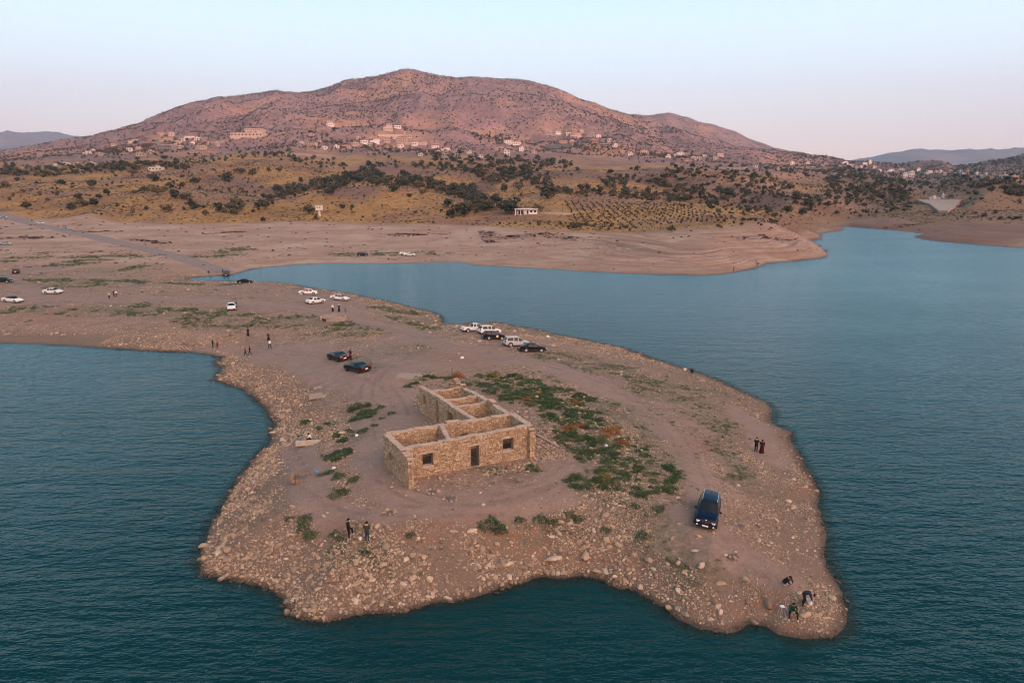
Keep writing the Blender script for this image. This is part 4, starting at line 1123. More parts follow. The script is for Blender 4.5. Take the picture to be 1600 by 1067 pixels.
BELTS = [([(0,268),(80,272),(180,262),(240,258),(300,262)], 8, 150, (6, 11)), ([(300,255),(400,243),(460,238)], 4, 50, (4, 7)), ([(400,325),(450,302),(500,290),(540,288)], 6, 70, (8, 13)),
 ([(500,298),(560,278),(620,285),(680,295),(730,305),(765,318)], 9, 170, (8, 15)), ([(560,262),(640,258),(700,262),(740,268)], 6, 60, (5, 9)), ([(680,250),(760,255),(850,258),(900,262)], 10, 140, (5, 9)),
 ([(745,275),(800,275),(860,285)], 12, 90, (7, 12)), ([(850,300),(920,302),(980,308),(1040,312),(1080,315)], 5, 75, (8, 13)), ([(930,290),(1000,285),(1080,300),(1120,320),(1200,330)], 13, 150, (7, 12)),
 ([(1040,270),(1150,278),(1230,290)], 10, 80, (6, 9)), ([(1110,300),(1180,300),(1250,310),(1280,325)], 10, 60, (6, 11)), ([(1290,290),(1350,300),(1420,310)], 26, 230, (5, 10)),
 ([(1300,270),(1400,285),(1480,290)], 10, 110, (4, 8)), ([(1490,285),(1560,288),(1600,292)], 12, 90, (6, 9)), ([(1575,298),(1600,306)], 7, 26, (9, 14)), ([(1500,335),(1600,345)], 6, 16, (5, 8)),
 ([(1490,266),(1550,256),(1600,250)], 9, 90, (3, 6)), ([(130,240),(240,232),(330,225)], 12, 80, (4, 7)), ([(480,215),(560,232),(620,240)], 9, 60, (4, 7)), ([(640,236),(720,245)], 5, 40, (4, 6)),
 ([(740,215),(810,222)], 5, 30, (4, 6)), ([(860,228),(960,235)], 6, 40, (4, 6)), ([(1000,240),(1100,247)], 5, 40, (4, 6)), ([(1250,246),(1350,252),(1440,264)], 3, 60, (3, 5)),
 ([(0,300),(120,320),(300,325),(420,335)], 22, 40, (4, 9)), ([(150,280),(300,290),(450,300)], 18, 40, (4, 8)), ([(470,330),(600,325),(700,335)], 16, 22, (3, 6)), ([(1120,345),(1220,345)], 14, 40, (4, 7)),
 ([(780,350),(900,352),(1000,358)], 4, 40, (4, 7)), ([(700,335),(780,320)], 8, 50, (7, 12)), ([(420,240),(460,250),(540,262)], 6, 40, (4, 8)), ([(1060,262),(1200,268),(1290,280)], 8, 70, (4, 7))]

PLACES = [((30,290),'above the gravel road at the far left'), ((150,300),'on the dry grass slope at left'), ((260,300),'on the ochre slope below the low white house'), ((370,325),'beside the big round tree at left'),
 ((380,275),'high on the ochre ridge at left'), ((430,320),'at the foot of the grassy mound'), ((500,330),'near the white lookout hut'), ((560,300),'on the crest of the grassy mound'), ((640,290),'in the wooded belt behind the mound'),
 ((720,325),'in the gully between mound and orchard'), ((795,325),'left of the small white house by the orchard'), ((855,300),'above the orchard at its left end'), ((915,300),'beside the red-roofed pavilion'),
 ((1000,305),'along the top edge of the orchard'), ((1050,355),'along the lower edge of the orchard'), ((1100,310),'in the dark ravine right of the orchard'), ((1200,330),'on the spur above the bare point'),
 ((1250,320),'on the steep spur over the channel'), ((1350,300),'on the wooded hill across the channel'), ((1440,300),'behind the concrete apron'), ((1560,290),'on the dark hill at the far right'), ((1550,340),'on the right bank of the channel'),
 ((800,265),'in the dark wood under the mountain'), ((220,262),'in the tree line below the left village'), ((600,260),'below the villas in the centre'), ((1100,270),'on the terraces below the right-hand villas')]
def place_word(u, v):
    q = min(PLACES, key=lambda q: (q[0][0] - u) ** 2 + 4 * (q[0][1] - v) ** 2)
    du, dv = u - q[0][0], (v - q[0][1]) * 2
    side = ''
    if abs(du) > 12: side = ('far right, ' if du > 55 else 'to the right, ') if du > 0 else ('far left, ' if du < -55 else 'to the left, ')
    elif abs(dv) > 12: side = 'lower down, ' if dv > 0 else 'higher up, '
    return side + q[1]

def trees():
    crowns = [crown_mesh(500 + i, 380, 0.075, LEAF_TREE, lobes=9, w=0.50 + 0.05 * (i % 3), low=0.12 + 0.05 * (i % 2)) for i in range(6)]
    trunks = [trunk_mesh(520 + i) for i in range(3)]
    rnd = [crown_mesh(540 + i, 320, 0.08, LEAF_TREE, lobes=10, w=0.62, low=0.05) for i in range(4)]
    small = [crown_mesh(560 + i, 110, 0.13, LEAF_TREE, lobes=6, w=0.5, low=0.1) for i in range(5)]
    far_s = [crown_mesh(580 + i, 60, 0.17, LEAF_FAR, lobes=5, w=0.55, low=0.1) for i in range(5)]
    rr = random.Random(9)
    L = []
    for u, v, h in TREE_ONES:
        p = ground(u, v)
        if p is not None and p.y < 4000: L.append((p, h * p.y / FPX, h * 1.5, True))
    for pts, hw, n, (h0, h1) in BELTS:
        n = int(n * 1.25)
        seg = [math.dist(a, b) for a, b in zip(pts[:-1], pts[1:])]
        for _ in range(n):
            t = rr.random() * sum(seg); i = 0
            while t > seg[i] and i < len(seg) - 1: t -= seg[i]; i += 1
            f = t / seg[i]
            u = pts[i][0] + (pts[i + 1][0] - pts[i][0]) * f + rr.gauss(0, 3); v = pts[i][1] + (pts[i + 1][1] - pts[i][1]) * f + rr.gauss(0, hw * 0.55)
            p = ground(u, v)
            if p is None or p.y > 4000 or p.z < 6: continue
            h = rr.uniform(h0 * .45, h1) * .78
            L.append((p, h * p.y / FPX, h, False))
    L.sort(key=lambda q: -q[2])
    cnt = 0
    for p, hm, hp, one in L[:290]:
        u, v = to_px(*p)
        rz = rr.uniform(0, 6.28)
        hm = min(hm, 13)
        wide = rr.uniform(1.05, 1.5)
        size = 'tall' if hp > 13 else ('middling' if hp > 9 else 'small')
        if hp >= 9:
            t = empty('tree', (p.x, p.y, p.z), rz)
            t.scale = (hm * wide, hm * wide, hm)
            if rr.random() < 0.45:
                link('crown', rr.choice(rnd), parent=t); kind = 'broad bushy'
            else:
                link('crown', rr.choice(crowns), parent=t); kind = 'open-crowned'
            link('trunk', rr.choice(trunks), parent=t)
        else:
            t = link('tree', rr.choice(small), loc=(p.x, p.y, p.z - 0.1), rot=(0, 0, rz), scale=(hm * wide, hm * wide, hm)); kind = 'shrubby'
        tag(t, '%s %s %s tree %s' % (size, 'wide' if wide > 1.35 else ('slim' if wide < 1.15 else 'dark'), kind, place_word(u, v)), 'tree', 'trees standing on the far slopes')
        wds = t['label'].split()
        if len(wds) > 16: t['label'] = ' '.join([wds[0]] + wds[2:])
        cnt += 1
    rest = L[290:]
    pts = np.array([tuple(q[0]) for q in rest]); hs_ = np.array([min(q[1], 12) for q in rest]); m_ = len(rest)
    w_ = RNG.uniform(1.0, 1.6, m_)
    scatter('woodland', pts - [0, 0, .1], np.stack([hs_ * w_, hs_ * w_, hs_], 1), np.stack([np.zeros(m_), np.zeros(m_), RNG.uniform(0, 6.28, m_)], 1), small, 'massed dark trees of the far slopes and ravines')
    # mountain scrub
    n = 150000
    s = RNG.uniform(-0.95, 0.95, n); y = np.sqrt(RNG.uniform(560 ** 2, 3600 ** 2, n)); x = s * y
    dn = fbm(x / 170, y / 170, 81, 4); dm = fbm(x / 45, y / 45, 82, 3)
    p_ = np.where(y > 1150, 0.34 + 0.55 * sstep(-0.1, 0.4, dn) + 0.3 * dm, 0.02 + 0.22 * sstep(0.12, 0.4, dn + 0.6 * dm))
    p_ = np.where((s > 0.36) & (y < 2600), p_ + 0.25, p_)
    gul = ridged(x / 150 + .4 * fbm(x / 200, y / 200, 19, 2), y / 260, 23, 4); gul2 = ridged(x / 210 + 0.35 * fbm(x / 300, y / 300, 9, 2), y / 520, 31, 5)
    p_ += np.where(y < 1150, .55 * sstep(.1, -.25, gul), .55 * sstep(.05, -.3, gul2))
    p_ *= np.where(y > 2500, 0.7, 1)
    k = RNG.random(n) < p_
    x, y = x[k], y[k]; m_ = len(x)
    hs_ = RNG.uniform(1.2, 3.1, m_) * np.where(y > 1150, 1.15, 0.8)
    scatter('mountain_scrub', np.stack([x, y, H(x, y) - .1], 1), np.stack([hs_ * 1.25, hs_ * 1.25, hs_], 1), np.stack([np.zeros(m_), np.zeros(m_), RNG.uniform(0, 6.28, m_)], 1), far_s,
            'thousands of small dark shrubs dotting the mountain')
    print('trees', cnt, len(rest), 'scrub', m_)
    # dry grass tussocks on the ochre slopes
    tus = [clump_mesh(600 + i, 40, 0.3, LEAF_FAR, (0.7, 0.7, 0.4), shell=0.2) for i in range(3)]
    n = 130000
    s = RNG.uniform(-0.85, 0.85, n); y = np.sqrt(RNG.uniform(330 ** 2, 900 ** 2, n)); x = s * y
    ybk = np.interp(s, g_, CURVES[8][1])
    dn = fbm(x / 40, y / 40, 84, 4)
    k = (y > ybk + 6) & (RNG.random(n) < 0.12 + 0.45 * sstep(0.0, 0.35, dn)) & (H(x, y) > 4)
    x, y = x[k], y[k]; m_ = len(x); hs_ = RNG.uniform(0.35, 1.05, m_)
    scatter('dry_tussocks', np.stack([x, y, H(x, y) - .05], 1), np.stack([hs_ * 1.2, hs_ * 1.2, hs_ * .8], 1), np.stack([np.zeros(m_), np.zeros(m_), RNG.uniform(0, 6.28, m_)], 1), tus,
            'low brown tussocks over the dry grass slopes')
    # dark dry brush on the bare bank
    brush = [clump_mesh(640 + i, 40, 0.3, LEAF_BRUSH, (0.7, 0.7, 0.45), shell=0.2) for i in range(3)]
    s = RNG.uniform(-0.85, 0.6, 160000); y = np.sqrt(RNG.uniform(215 ** 2, 560 ** 2, 160000)); x = s * y
    dk = bil(DARK_G, x, y); nn_ = fbm(x / 6, y / 6, 86, 3)
    k = (RNG.random(len(x)) < 0.55 * dk * sstep(-.15, .3, nn_) + .0035) & (coast_at(x, y) > 3)
    x, y = x[k], y[k]; m_ = len(x); hs_ = RNG.uniform(0.3, 0.9, m_)
    scatter('dry_brush', np.stack([x, y, H(x, y) - .03], 1), np.stack([hs_ * 1.3, hs_ * 1.3, hs_ * .8], 1), np.stack([np.zeros(m_), np.zeros(m_), RNG.uniform(0, 6.28, m_)], 1), brush,
            'dark reddish dry brush lying in bands on the bare lake bank')
    # orchard rows
    ob = [crown_mesh(620 + i, 60, 0.2, LEAF_FAR, lobes=4, w=0.55, low=0.0) for i in range(3)]
    A, B, C_, D_ = ground(878, 314), ground(1065, 320), ground(1195, 352), ground(898, 351)
    for i in range(19):
        for j in range(16):
            a_, b_ = (i + 0.5) / 19, (j + 0.5) / 16
            q = (A * (1 - a_) * (1 - b_) + B * a_ * (1 - b_) + C_ * a_ * b_ + D_ * (1 - a_) * b_)
            q = q + Vector((rr.uniform(-.35, .35), rr.uniform(-.5, .5), 0))
            if rr.random() < 0.07: continue
            h = rr.uniform(.8, 1.4)
            o = link('orchard_bush', ob[(i + j) % 3], loc=(q.x, q.y, float(H(q.x, q.y)) - .05), rot=(0, 0, rr.uniform(0, 6)), scale=(h * 1.2, h * 1.2, h))
            tag(o, 'low olive-brown bush in the planted rows of the orchard slope', 'bush', 'bushes planted in rows on the orchard slope')
trees()
# ------------------------------------------------------------------ the ruined stone house
def plain(name, c, rough=0.8, **k):
    m = NT(name); return m.done(c, rough, **k)

def masonry_mat():
    m = NT('rubble_masonry')
    oc = m.objc()
    v = m.attr('tone').outputs['Fac']
    c = m.ramp(v, [(0.0, (0.25, 0.178, 0.118)), (0.25, (0.39, 0.29, 0.195)), (0.6, (0.48, 0.37, 0.255)), (1.0, (0.60, 0.48, 0.35))])
    c = m.mix(m.mr(m.noise(0.7, 5, 0.65), 0.4, 0.62, 0, 0.45), c, (0.37, 0.24, 0.14))
    c = m.mix(m.mr(m.noise(6, 5, 0.75), 0.45, 0.7, 0, 0.55), c, (0.16, 0.105, 0.07))
    return m.done(c, 0.93, m.bump(m.noise(14, 4, 0.7), 0.03, 0.7))
MASON = masonry_mat()
def mortar_mat():
    m = NT('mud_mortar')
    c = m.ramp(m.noise(3, 5, 0.7), [(0.3, (0.13, 0.085, 0.055)), (0.7, (0.25, 0.175, 0.115))])
    return m.done(c, 0.95, m.bump(m.noise(9, 4, 0.7), 0.06, 0.8))
MORTAR = mortar_mat()
def coping_mat():
    m = NT('broken_plaster_top')
    c = m.ramp(m.noise(2.2, 6, 0.75), [(0.3, (0.33, 0.25, 0.195)), (0.55, (0.48, 0.375, 0.30)), (0.75, (0.60, 0.49, 0.41))])
    return m.done(c, 0.95, m.bump(m.noise(11, 4, 0.7), 0.05, 0.8))
COPING = coping_mat()

BOXF = np.array([(0, 1, 3, 2), (4, 6, 7, 5), (0, 4, 5, 1), (2, 3, 7, 6), (0, 2, 6, 4), (1, 5, 7, 3)])
def stone_field(name, L, hfun, openings, thick, zfun, rr, parent, course=0.185):
    """individual rough blocks on both faces of a wall that runs along local x"""
    vs, fs_, tn = [], [], []
    for side in (-1, 1):
        z = -0.35; row = 0
        while z < 4.2:
            hc = course * rr.uniform(.82, 1.2)
            x = -rr.uniform(0, .25)
            while x < L:
                w = rr.uniform(.18, .44) * (1.15 if row % 2 else 0.95)
                xa, xb = max(0, x), min(L, x + w)
                xm = (xa + xb) / 2
                x += w
                if xb - xa < .08: continue
                if z + hc * 0.55 > hfun(xm): continue
                if z + hc < zfun(xm) - 0.3: continue
                bad = False
                for (a, b, z0, z1) in openings:
                    if z + hc * 0.6 > z0 and z + hc * 0.4 < z1:
                        if xa >= a - .03 and xb <= b + .03: bad = True
                        elif xa < a < xb: xb = a - .005
                        elif xa < b < xb: xa = b + .005
                if bad or xb - xa < .06: continue
                g_ = 0.024
                pr = rr.uniform(0.015, 0.085)
                y0 = side * (thick / 2 - 0.03); y1 = side * (thick / 2 + pr)
                j = lambda s_: rr.uniform(-s_, s_)
                b = len(vs)
                for xx in (xa + g_, xb - g_):
                    for yy in (y0, y1):
                        for zz_ in (z + g_, z + hc - g_):
                            vs.append((xx + j(.018), yy + (j(.014) if yy == y1 else 0), zz_ + j(.016)))
                t = rr.random()
                tn += [t] * 8
                fs_ += [tuple(b + k for k in f) for f in BOXF]
            z += hc; row += 1
    for end, sx_ in ((0, -1), (L, 1)):
        z = -0.35
        while z < 4.2:
            hc = course * rr.uniform(.82, 1.2)
            if z + hc * .55 > hfun(end): break
            y = -thick / 2
            while y < thick / 2 - .05:
                w = min(rr.uniform(.2, .4), thick / 2 - y); b = len(vs); pr = rr.uniform(.02, .09)
                for xx in (end - sx_ * .03, end + sx_ * pr):
                    for yy in (y + .02, y + w - .02):
                        for zz_ in (z + .022, z + hc - .022): vs.append((xx, yy + rr.uniform(-.012, .012), zz_ + rr.uniform(-.015, .015)))
                tn += [rr.random()] * 8; fs_ += [tuple(b + k for k in f) for f in BOXF]; y += w
            z += hc
    me = mesh_np(name, np.array(vs), np.array(fs_))
    at = me.attributes.new('tone', 'FLOAT', 'POINT'); at.data.foreach_set('value', np.array(tn, np.float32))
    o = link(name, me, MASON, parent); o['kind'] = 'stuff'
    return o

def px_point_z(u, v, z):
    x, y = px_at_z(u, v, z); return Vector((float(x), float(y), z))

def ruin():
    g0 = ground(650, 740).z
    zt = g0 + 3.05
    cxy = px_point_z(715, 680, zt)
    root = empty('ruined_house', (cxy.x, cxy.y, g0))
    tag(root, 'roofless ruined house of rough tan stone with a long front room and rear wing', 'ruin')
    rr = random.Random(3)
    A = px_point_z(603, 678, zt); Bf = px_point_z(629, 700, zt); C2 = px_point_z(827, 666, zt); D_ = px_point_z(800, 647, zt)
    P0 = px_point_z(641, 712, zt)                       # near end of the left wall
    # square the plan up a little
    W_tl, W_tr = px_point_z(658, 601, zt), px_point_z(712, 594.5, zt)
    W_bl, W_br = px_point_z(741, 654.5, zt), px_point_z(793, 645, zt)
    print('ruin', [tuple(round(c, 1) for c in p) for p in (A, Bf, C2, D_, P0, W_tl, W_tr, W_bl, W_br)], g0)
    def wall(p, q, heights, openings=(), thick=0.5, panel=None, lintels=True):
        """heights: list of (t 0..1, metres); openings: (t0, t1, z0, z1)"""
        d = Vector((q.x - p.x, q.y - p.y, 0)); L = d.length; ang = math.atan2(d.y, d.x)
        loc = Vector((p.x, p.y, g0)) - Vector((root.location.x, root.location.y, g0))
        ts = [h_[0] for h_ in heights]; hv = [h_[1] for h_ in heights]
        sd_ = rr.uniform(0, 99)
        hf = lambda x: float(np.interp(x / L, ts, hv)) + 0.035 * math.sin(x * 2.3 + sd_) + 0.02 * math.sin(x * 6.1 + sd_)
        ca, sa = math.cos(ang), math.sin(ang)
        zf = lambda x: float(H(p.x + ca * x, p.y + sa * x)) - g0
        ops = [(a * L, b * L, z0, z1) for a, b, z0, z1 in openings]
        mb = MB()
        xs = sorted(set([0, L] + [c for o_ in ops for c in o_[:2]] + [k * 0.55 for k in range(1, int(L / 0.55) + 1) if k * 0.55 < L - 0.1]))
        for xa, xb in zip(xs[:-1], xs[1:]):
            xm = (xa + xb) / 2
            lo = -0.9; hi = hf(xm)
            segs = [(lo, hi)]
            for a, b, z0, z1 in ops:
                if a - 1e-4 <= xa and xb <= b + 1e-4:
                    segs = [(lo, z0), (z1, hi)] if z0 > 0.05 else [(z1, hi)]
            for s0, s1 in segs:
                if s1 - s0 > 0.05: mb.box((xm, 0, (s0 + s1) / 2), (xb - xa - 0.001, thick - 0.02, s1 - s0))
        w = mb.build('wall', MORTAR, root, loc=loc, rot=(0, 0, ang))
        stone_field('stonework', L, hf, ops, thick, zf, rr, w)
        # crumbled coping along the top
        cp = MB(); x = 0.0
        while x < L:
            l_ = rr.uniform(.22, .6); l_ = min(l_, L - x + 0.05)
            xm = x + l_ / 2
            for side in (-1, 1):
                ww = thick * 0.5
                cp.box((xm + rr.uniform(-.02, .02), side * ww * 0.5, hf(xm) + rr.uniform(-.02, .02)), (l_ * .99, ww + rr.uniform(.0, .05), rr.uniform(.09, .13)), tilt=(rr.uniform(-.04, .04), rr.uniform(-.03, .03), rr.uniform(-.04, .04)))
            x += l_
        c = cp.build('coping', COPING, w); c['kind'] = 'stuff'
        for a, b, z0, z1 in ops:
            if lintels: MB().box(((a + b) / 2, 0, z1 + 0.07), (b - a + 0.3, thick + 0.07, 0.14)).build('lintel', COPING, w)
            if z0 > 0.3: MB().box(((a + b) / 2, 0, z0 - 0.04), (b - a + 0.1, thick + 0.1, 0.09)).build('sill', COPING, w)
            for xx in (a - .07, b + .07):
                jb = MB(); z = z0
                while z < z1 - .1:
                    h_ = min(rr.uniform(.22, .34), z1 - z); jb.box((xx, 0, z + h_ / 2), (.16 + rr.uniform(-.02, .05), thick + .1, h_ - .02)); z += h_
                j_ = jb.build('jamb', MASON, w)
        return w
    # front wall; its sill, door and window places measured along the wall
    wall(Bf, C2, [(0, 3.0), (.3, 3.05), (.6, 3.1), (.85, 3.15), (1, 3.2)], [(.135, .215, .95, 2.25), (.505, .572, 0, 2.15), (.765, .855, 1.0, 2.3)])
    wall(A, P0, [(0, 3.1), (.5, 3.05), (.85, 2.95), (1, 2.7)], [(.26, .36, 1.0, 1.9)], 0.55)
    wall(A, D_, [(0, 3.1), (.44, 3.1), (.45, 3.3), (.56, 3.3), (.57, 3.05), (1, 3.1)], [(.56, .62, 0.9, 1.9)])
    e = (C2 - D_).normalized()
    wall(D_, C2 + e * .7, [(0, 3.1), (.7, 3.15), (.9, 3.15), (1, 2.8)], [], 0.6)
    M0 = A.lerp(D_, .415); M1 = Bf.lerp(C2, .352)
    wall(M0, M1, [(0, 3.15), (1, 2.95)], [], 0.4)
    wall(W_bl, W_tl, [(0, 3.0), (.25, 2.95), (.6, 3.0), (1, 2.8)], [(.33, .42, 0, 2.3), (.60, .64, 0, 2.6), (.86, .91, 1.0, 2.2)])
    wall(W_br, W_tr, [(0, 3.0), (.2, 3.05), (.28, 3.4), (.36, 3.0), (.6, 2.95), (.8, 2.7), (.84, 3.1), (.9, 2.4), (.96, 3.2), (1, 3.3)], [])
    wall(W_tl, W_tr, [(0, 2.7), (.2, 1.9), (.45, 1.7), (.75, 1.9), (.9, 2.9), (1, 3.2)], [])
    for a, b, h_ in ((.845, .86, 2.75), (.52, .535, 2.95), (.345, .35, 2.9)):
        wall(W_bl.lerp(W_tl, a), W_br.lerp(W_tr, b), [(0, h_), (.5, h_ - .08), (1, h_)], [], 0.42)
    # room floors, with the shade between the walls painted in as near-black colour
    floor_shade = NT('shaded_floor_earth'); floor_shade.done(floor_shade.ramp(floor_shade.noise(1.2, 5, .7), [(.35, (.055, .045, .038)), (.7, (.16, .115, .09))]), 1.0)
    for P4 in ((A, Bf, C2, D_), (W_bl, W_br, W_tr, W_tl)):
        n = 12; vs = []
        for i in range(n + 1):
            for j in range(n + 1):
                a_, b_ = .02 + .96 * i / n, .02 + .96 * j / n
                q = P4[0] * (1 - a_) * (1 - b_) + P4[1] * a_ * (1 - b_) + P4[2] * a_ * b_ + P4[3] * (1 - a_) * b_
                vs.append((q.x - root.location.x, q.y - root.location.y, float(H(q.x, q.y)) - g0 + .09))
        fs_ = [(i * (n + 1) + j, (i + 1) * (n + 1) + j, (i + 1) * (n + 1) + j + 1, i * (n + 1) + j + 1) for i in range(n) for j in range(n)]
        me = bpy.data.meshes.new('floor'); me.from_pydata(vs, [], fs_); me.update(); link('floor', me, floor_shade.mat, root)
    return root, g0, (A, Bf, C2, D_, P0)
RUIN, RUIN_Z, RC = ruin()

def rubble():
    rr = random.Random(12)
    t = [rock_mesh(700 + i, 1) for i in range(5)]
    P, S = [], []
    for (u, v, su, sv, n) in ((825,728,26,7,150),(780,735,22,5,90),(845,712,10,8,80),(700,747,40,2.5,60),(650,755,6,6,30),(840,690,14,10,60),(655,612,5,8,50),(690,655,8,4,20),(650,625,4,8,40),(770,690,30,8,40),(655,690,22,6,30),(860,700,10,14,50),(620,748,16,10,20)):
        for _ in range(n):
            uu, vv = rr.gauss(u, su * .6), rr.gauss(v, sv * .6)
            x, y = px_at_z(uu, vv, RUIN_Z + .05)
            P.append((float(x), float(y), float(H(float(x), float(y))) + .03)); S.append(math.exp(rr.gauss(math.log(.10), .45)))
    S = np.array(S); n = len(S)
    scatter('rubble', P, S[:, None] * np.stack([RNG.uniform(.9, 1.5, n), RNG.uniform(.8, 1.1, n), RNG.uniform(.6, 1, n)], 1), np.stack([RNG.normal(0, .4, n), RNG.normal(0, .4, n), RNG.uniform(0, 6.28, n)], 1), t, 'fallen stones heaped along the foot of the ruin walls')
rubble()

CONC = plain('weathered_concrete', None); 
_c = NT('old_concrete'); CONC = _c.done(_c.ramp(_c.noise(2.5, 6, 0.7), [(0.3, (0.23, 0.18, 0.15)), (0.7, (0.40, 0.32, 0.27))]), 0.9, _c.bump(_c.noise(12, 4, .7), .03, .6))
_c = NT('pale_concrete'); CONC2 = _c.done(_c.ramp(_c.noise(0.6, 6, 0.7, sc3=(1, 1, .3)), [(0.3, (0.42, 0.34, 0.25)), (0.7, (0.56, 0.47, 0.37))]), 0.9)
WHITE_P = plain('white_plastic', (0.72, 0.74, 0.76), 0.5)
BLUE_P = plain('blue_plastic', (0.10, 0.20, 0.42), 0.5)
ASH = plain('ash', (0.15, 0.13, 0.125), 1.0)

def props():
    rr = random.Random(21)
    # round concrete well head
    p = ground(521, 499)
    root = empty('well', tuple(p)); tag(root, 'low round concrete well head with a broken rim beside the dirt track', 'well')
    n = 26; mb = MB(); vs = []
    for i in range(n):
        a0, a1 = 2 * math.pi * i / n, 2 * math.pi * (i + 1) / n
        if 15 <= i <= 17: continue
        am = (a0 + a1) / 2; h_ = 0.85 + 0.05 * math.sin(i * 2.1)
        mb.box((math.cos(am) * 2.55, math.sin(am) * 2.2, h_ / 2 - .2), (0.42, 0.62, h_ + .3), rz=am)
    mb.build('ring_wall', CONC, root)
    md = MB(); md.v = []
    md.poly([(math.cos(2 * math.pi * i / 24) * 2.4, math.sin(2 * math.pi * i / 24) * 2.05, 0.42) for i in range(24)]); md.build('slab', CONC, root)
    # broken slabs
    for (u, v, w, d_, rz, lab) in ((500, 618, 3.0, 2.0, .35, 'cracked flat concrete slab lying above the left bay'), (497, 606, 1.2, .7, .2, 'small upturned piece of concrete behind the cracked slab'), (640, 588, 3.4, 2.6, -.1, 'thin square concrete floor slab behind the ruin'),
                                  (583, 705, .5, .3, .4, '')):
        if not lab: continue
        p = ground(u, v)
        mb = MB(); pts = [(-.5, -.5), (.1, -.55), (.5, -.42), (.52, .2), (.4, .5), (-.2, .46), (-.5, .4)]
        b = len(mb.v)
        top = [(x * w, y * d_, .17) for x, y in pts]; bot = [(x * w * 1.02, y * d_ * 1.02, -.12) for x, y in pts]
        mb.v = top + bot; k = len(pts)
        mb.f = [tuple(range(k)), tuple(reversed(range(k, 2 * k)))] + [(i, k + i, k + (i + 1) % k, (i + 1) % k) for i in range(k)]; mb.m = [0] * len(mb.f)
        tag(mb.build('concrete_slab', CONC, loc=tuple(p), rot=(rr.uniform(-.03, .03), rr.uniform(-.03, .03), rz)), lab, 'slab')
    # square stone fire pit
    p = ground(474, 748); root = empty('fire_pit', tuple(p), .12); tag(root, 'small square fire pit of stacked stones with ash inside', 'fire pit')
    k = 0
    for (cx_, cy_, L, hor, h_) in ((0, -.75, 2.0, 1, .3), (0, .75, 2.0, 1, .38), (-1.0, 0, 1.3, 0, .62), (1.0, 0, 1.3, 0, .3)):
        m_ = max(3, int(L / .34))
        for i in range(m_):
            t = (i + .5) / m_ * L - L / 2
            x, y = (cx_ + t, cy_) if hor else (cx_, cy_ + t)
            for lay in range(2 if h_ > .5 else 1):
                MB().box((x, y, .1 + .27 * lay), (.33 + rr.uniform(-.03, .05), .3, .28), rz=rr.uniform(-.15, .15) + (0 if hor else 1.57), tilt=(rr.uniform(-.06, .06), rr.uniform(-.06, .06), 0)).build('stone', MASON, root)
    MB().box((0, 0, .03), (1.6, 1.2, .05)).build('ash', ASH, root)
    # bench slab of the couple
    p = ground(484, 694); root = empty('stone_bench', tuple(p), .1); tag(root, 'low block of pale stones that the couple by the bay sits on', 'bench')
    for i in range(6):
        MB().box((-1.25 + i * .5, rr.uniform(-.05, .05), .16), (.49, .62 + rr.uniform(-.1, .1), .42 + rr.uniform(-.05, .08)), rz=rr.uniform(-.1, .1)).build('stone', CONC2, root)
    # litter
    def bag(u, v, mat, s, lab, nm='plastic_bag', cat='bag'):
        p = ground(u, v)
        me = rock_mesh(int(u), 2).copy(); me.materials.clear(); me.materials.append(mat)
        for vv in me.vertices:
            c = vv.co; pinch = 1 - .55 * max(0, c.z) ; vv.co = Vector((c.x * pinch + .1 * math.sin(c.y * 9), c.y * pinch + .1 * math.sin(c.x * 8), c.z * 1.5))
        o = link(nm, me, loc=(p.x, p.y, p.z + s * .3), rot=(rr.uniform(-.3, .3), rr.uniform(-.3, .3), rr.uniform(0, 6)), scale=(s, s * .8, s * .7)); tag(o, lab, cat)
    bag(522, 732, WHITE_P, .26, 'crumpled white bag in the weeds between fire pit and ruin')
    bag(495, 738, BLUE_P, .32, 'crumpled blue bag behind the fire pit')
    bag(563, 842, WHITE_P, .22, 'white bag on the ground between the two standing men')
    bag(557, 681, WHITE_P, .24, 'white plastic scrap in the weed patch left of the ruin')
    bag(947, 697, WHITE_P, .24, 'white litter in the middle of the long weed band')
    bag(950, 712, BLUE_P, .18, 'pale blue scrap in the lower weed band')
    bag(675, 927, WHITE_P, .16, 'small white scrap by the water under the front bank')
    bag(374, 917, WHITE_P, .18, 'pale scrap at the waterline of the lower left bank')
    bag(602, 864, LEAF_GREEN, .16, 'green bottle-like scrap among pale cobbles')
    bag(856, 527, WHITE_P, .4, 'white litter near the shore right of the parked cars')
    bag(722, 560, WHITE_P, .35, 'white scrap on the track in front of the parked pickup')
    bag(1230, 955, BLUE_P, .14, 'blue scrap beside the little table')
    # ring of ash stones in front of the ruin
    for (u, v, lab, r_) in ((704, 779, 'small ring of grey stones in front of the ruin door', .62), (676, 768, 'flattened stone hearth near the left front of the ruin', .55), (609, 800, 'dark burnt hearth on the path behind the man in olive', .5), (1156, 822, 'dark burnt heap of ash right of the blue car', .5), (1143, 866, 'black charred sticks on the path below the blue car', .55)):
        p = ground(u, v); root = empty('hearth', tuple(p)); tag(root, lab, 'hearth')
        for i in range(9):
            a = i * .7; s = rr.uniform(.13, .2)
            link('stone', ROCK_BIG[i % 8], parent=root, loc=(math.cos(a) * r_, math.sin(a) * r_ * .9, .04), scale=(s, s, s * .8), rot=(0, 0, a))
        ms = MB(); ms.poly([(math.cos(i * .52) * r_ * .85, math.sin(i * .52) * r_ * .8, .035 + .01 * math.sin(i)) for i in range(12)]); ms.build('ash', ASH, root)
        for i in range(3): MB().tube((rr.uniform(-.3, .3), rr.uniform(-.3, .3), .07), (rr.uniform(-.4, .4), rr.uniform(-.4, .4), .1), .03).build('charred_stick', ASH, root)
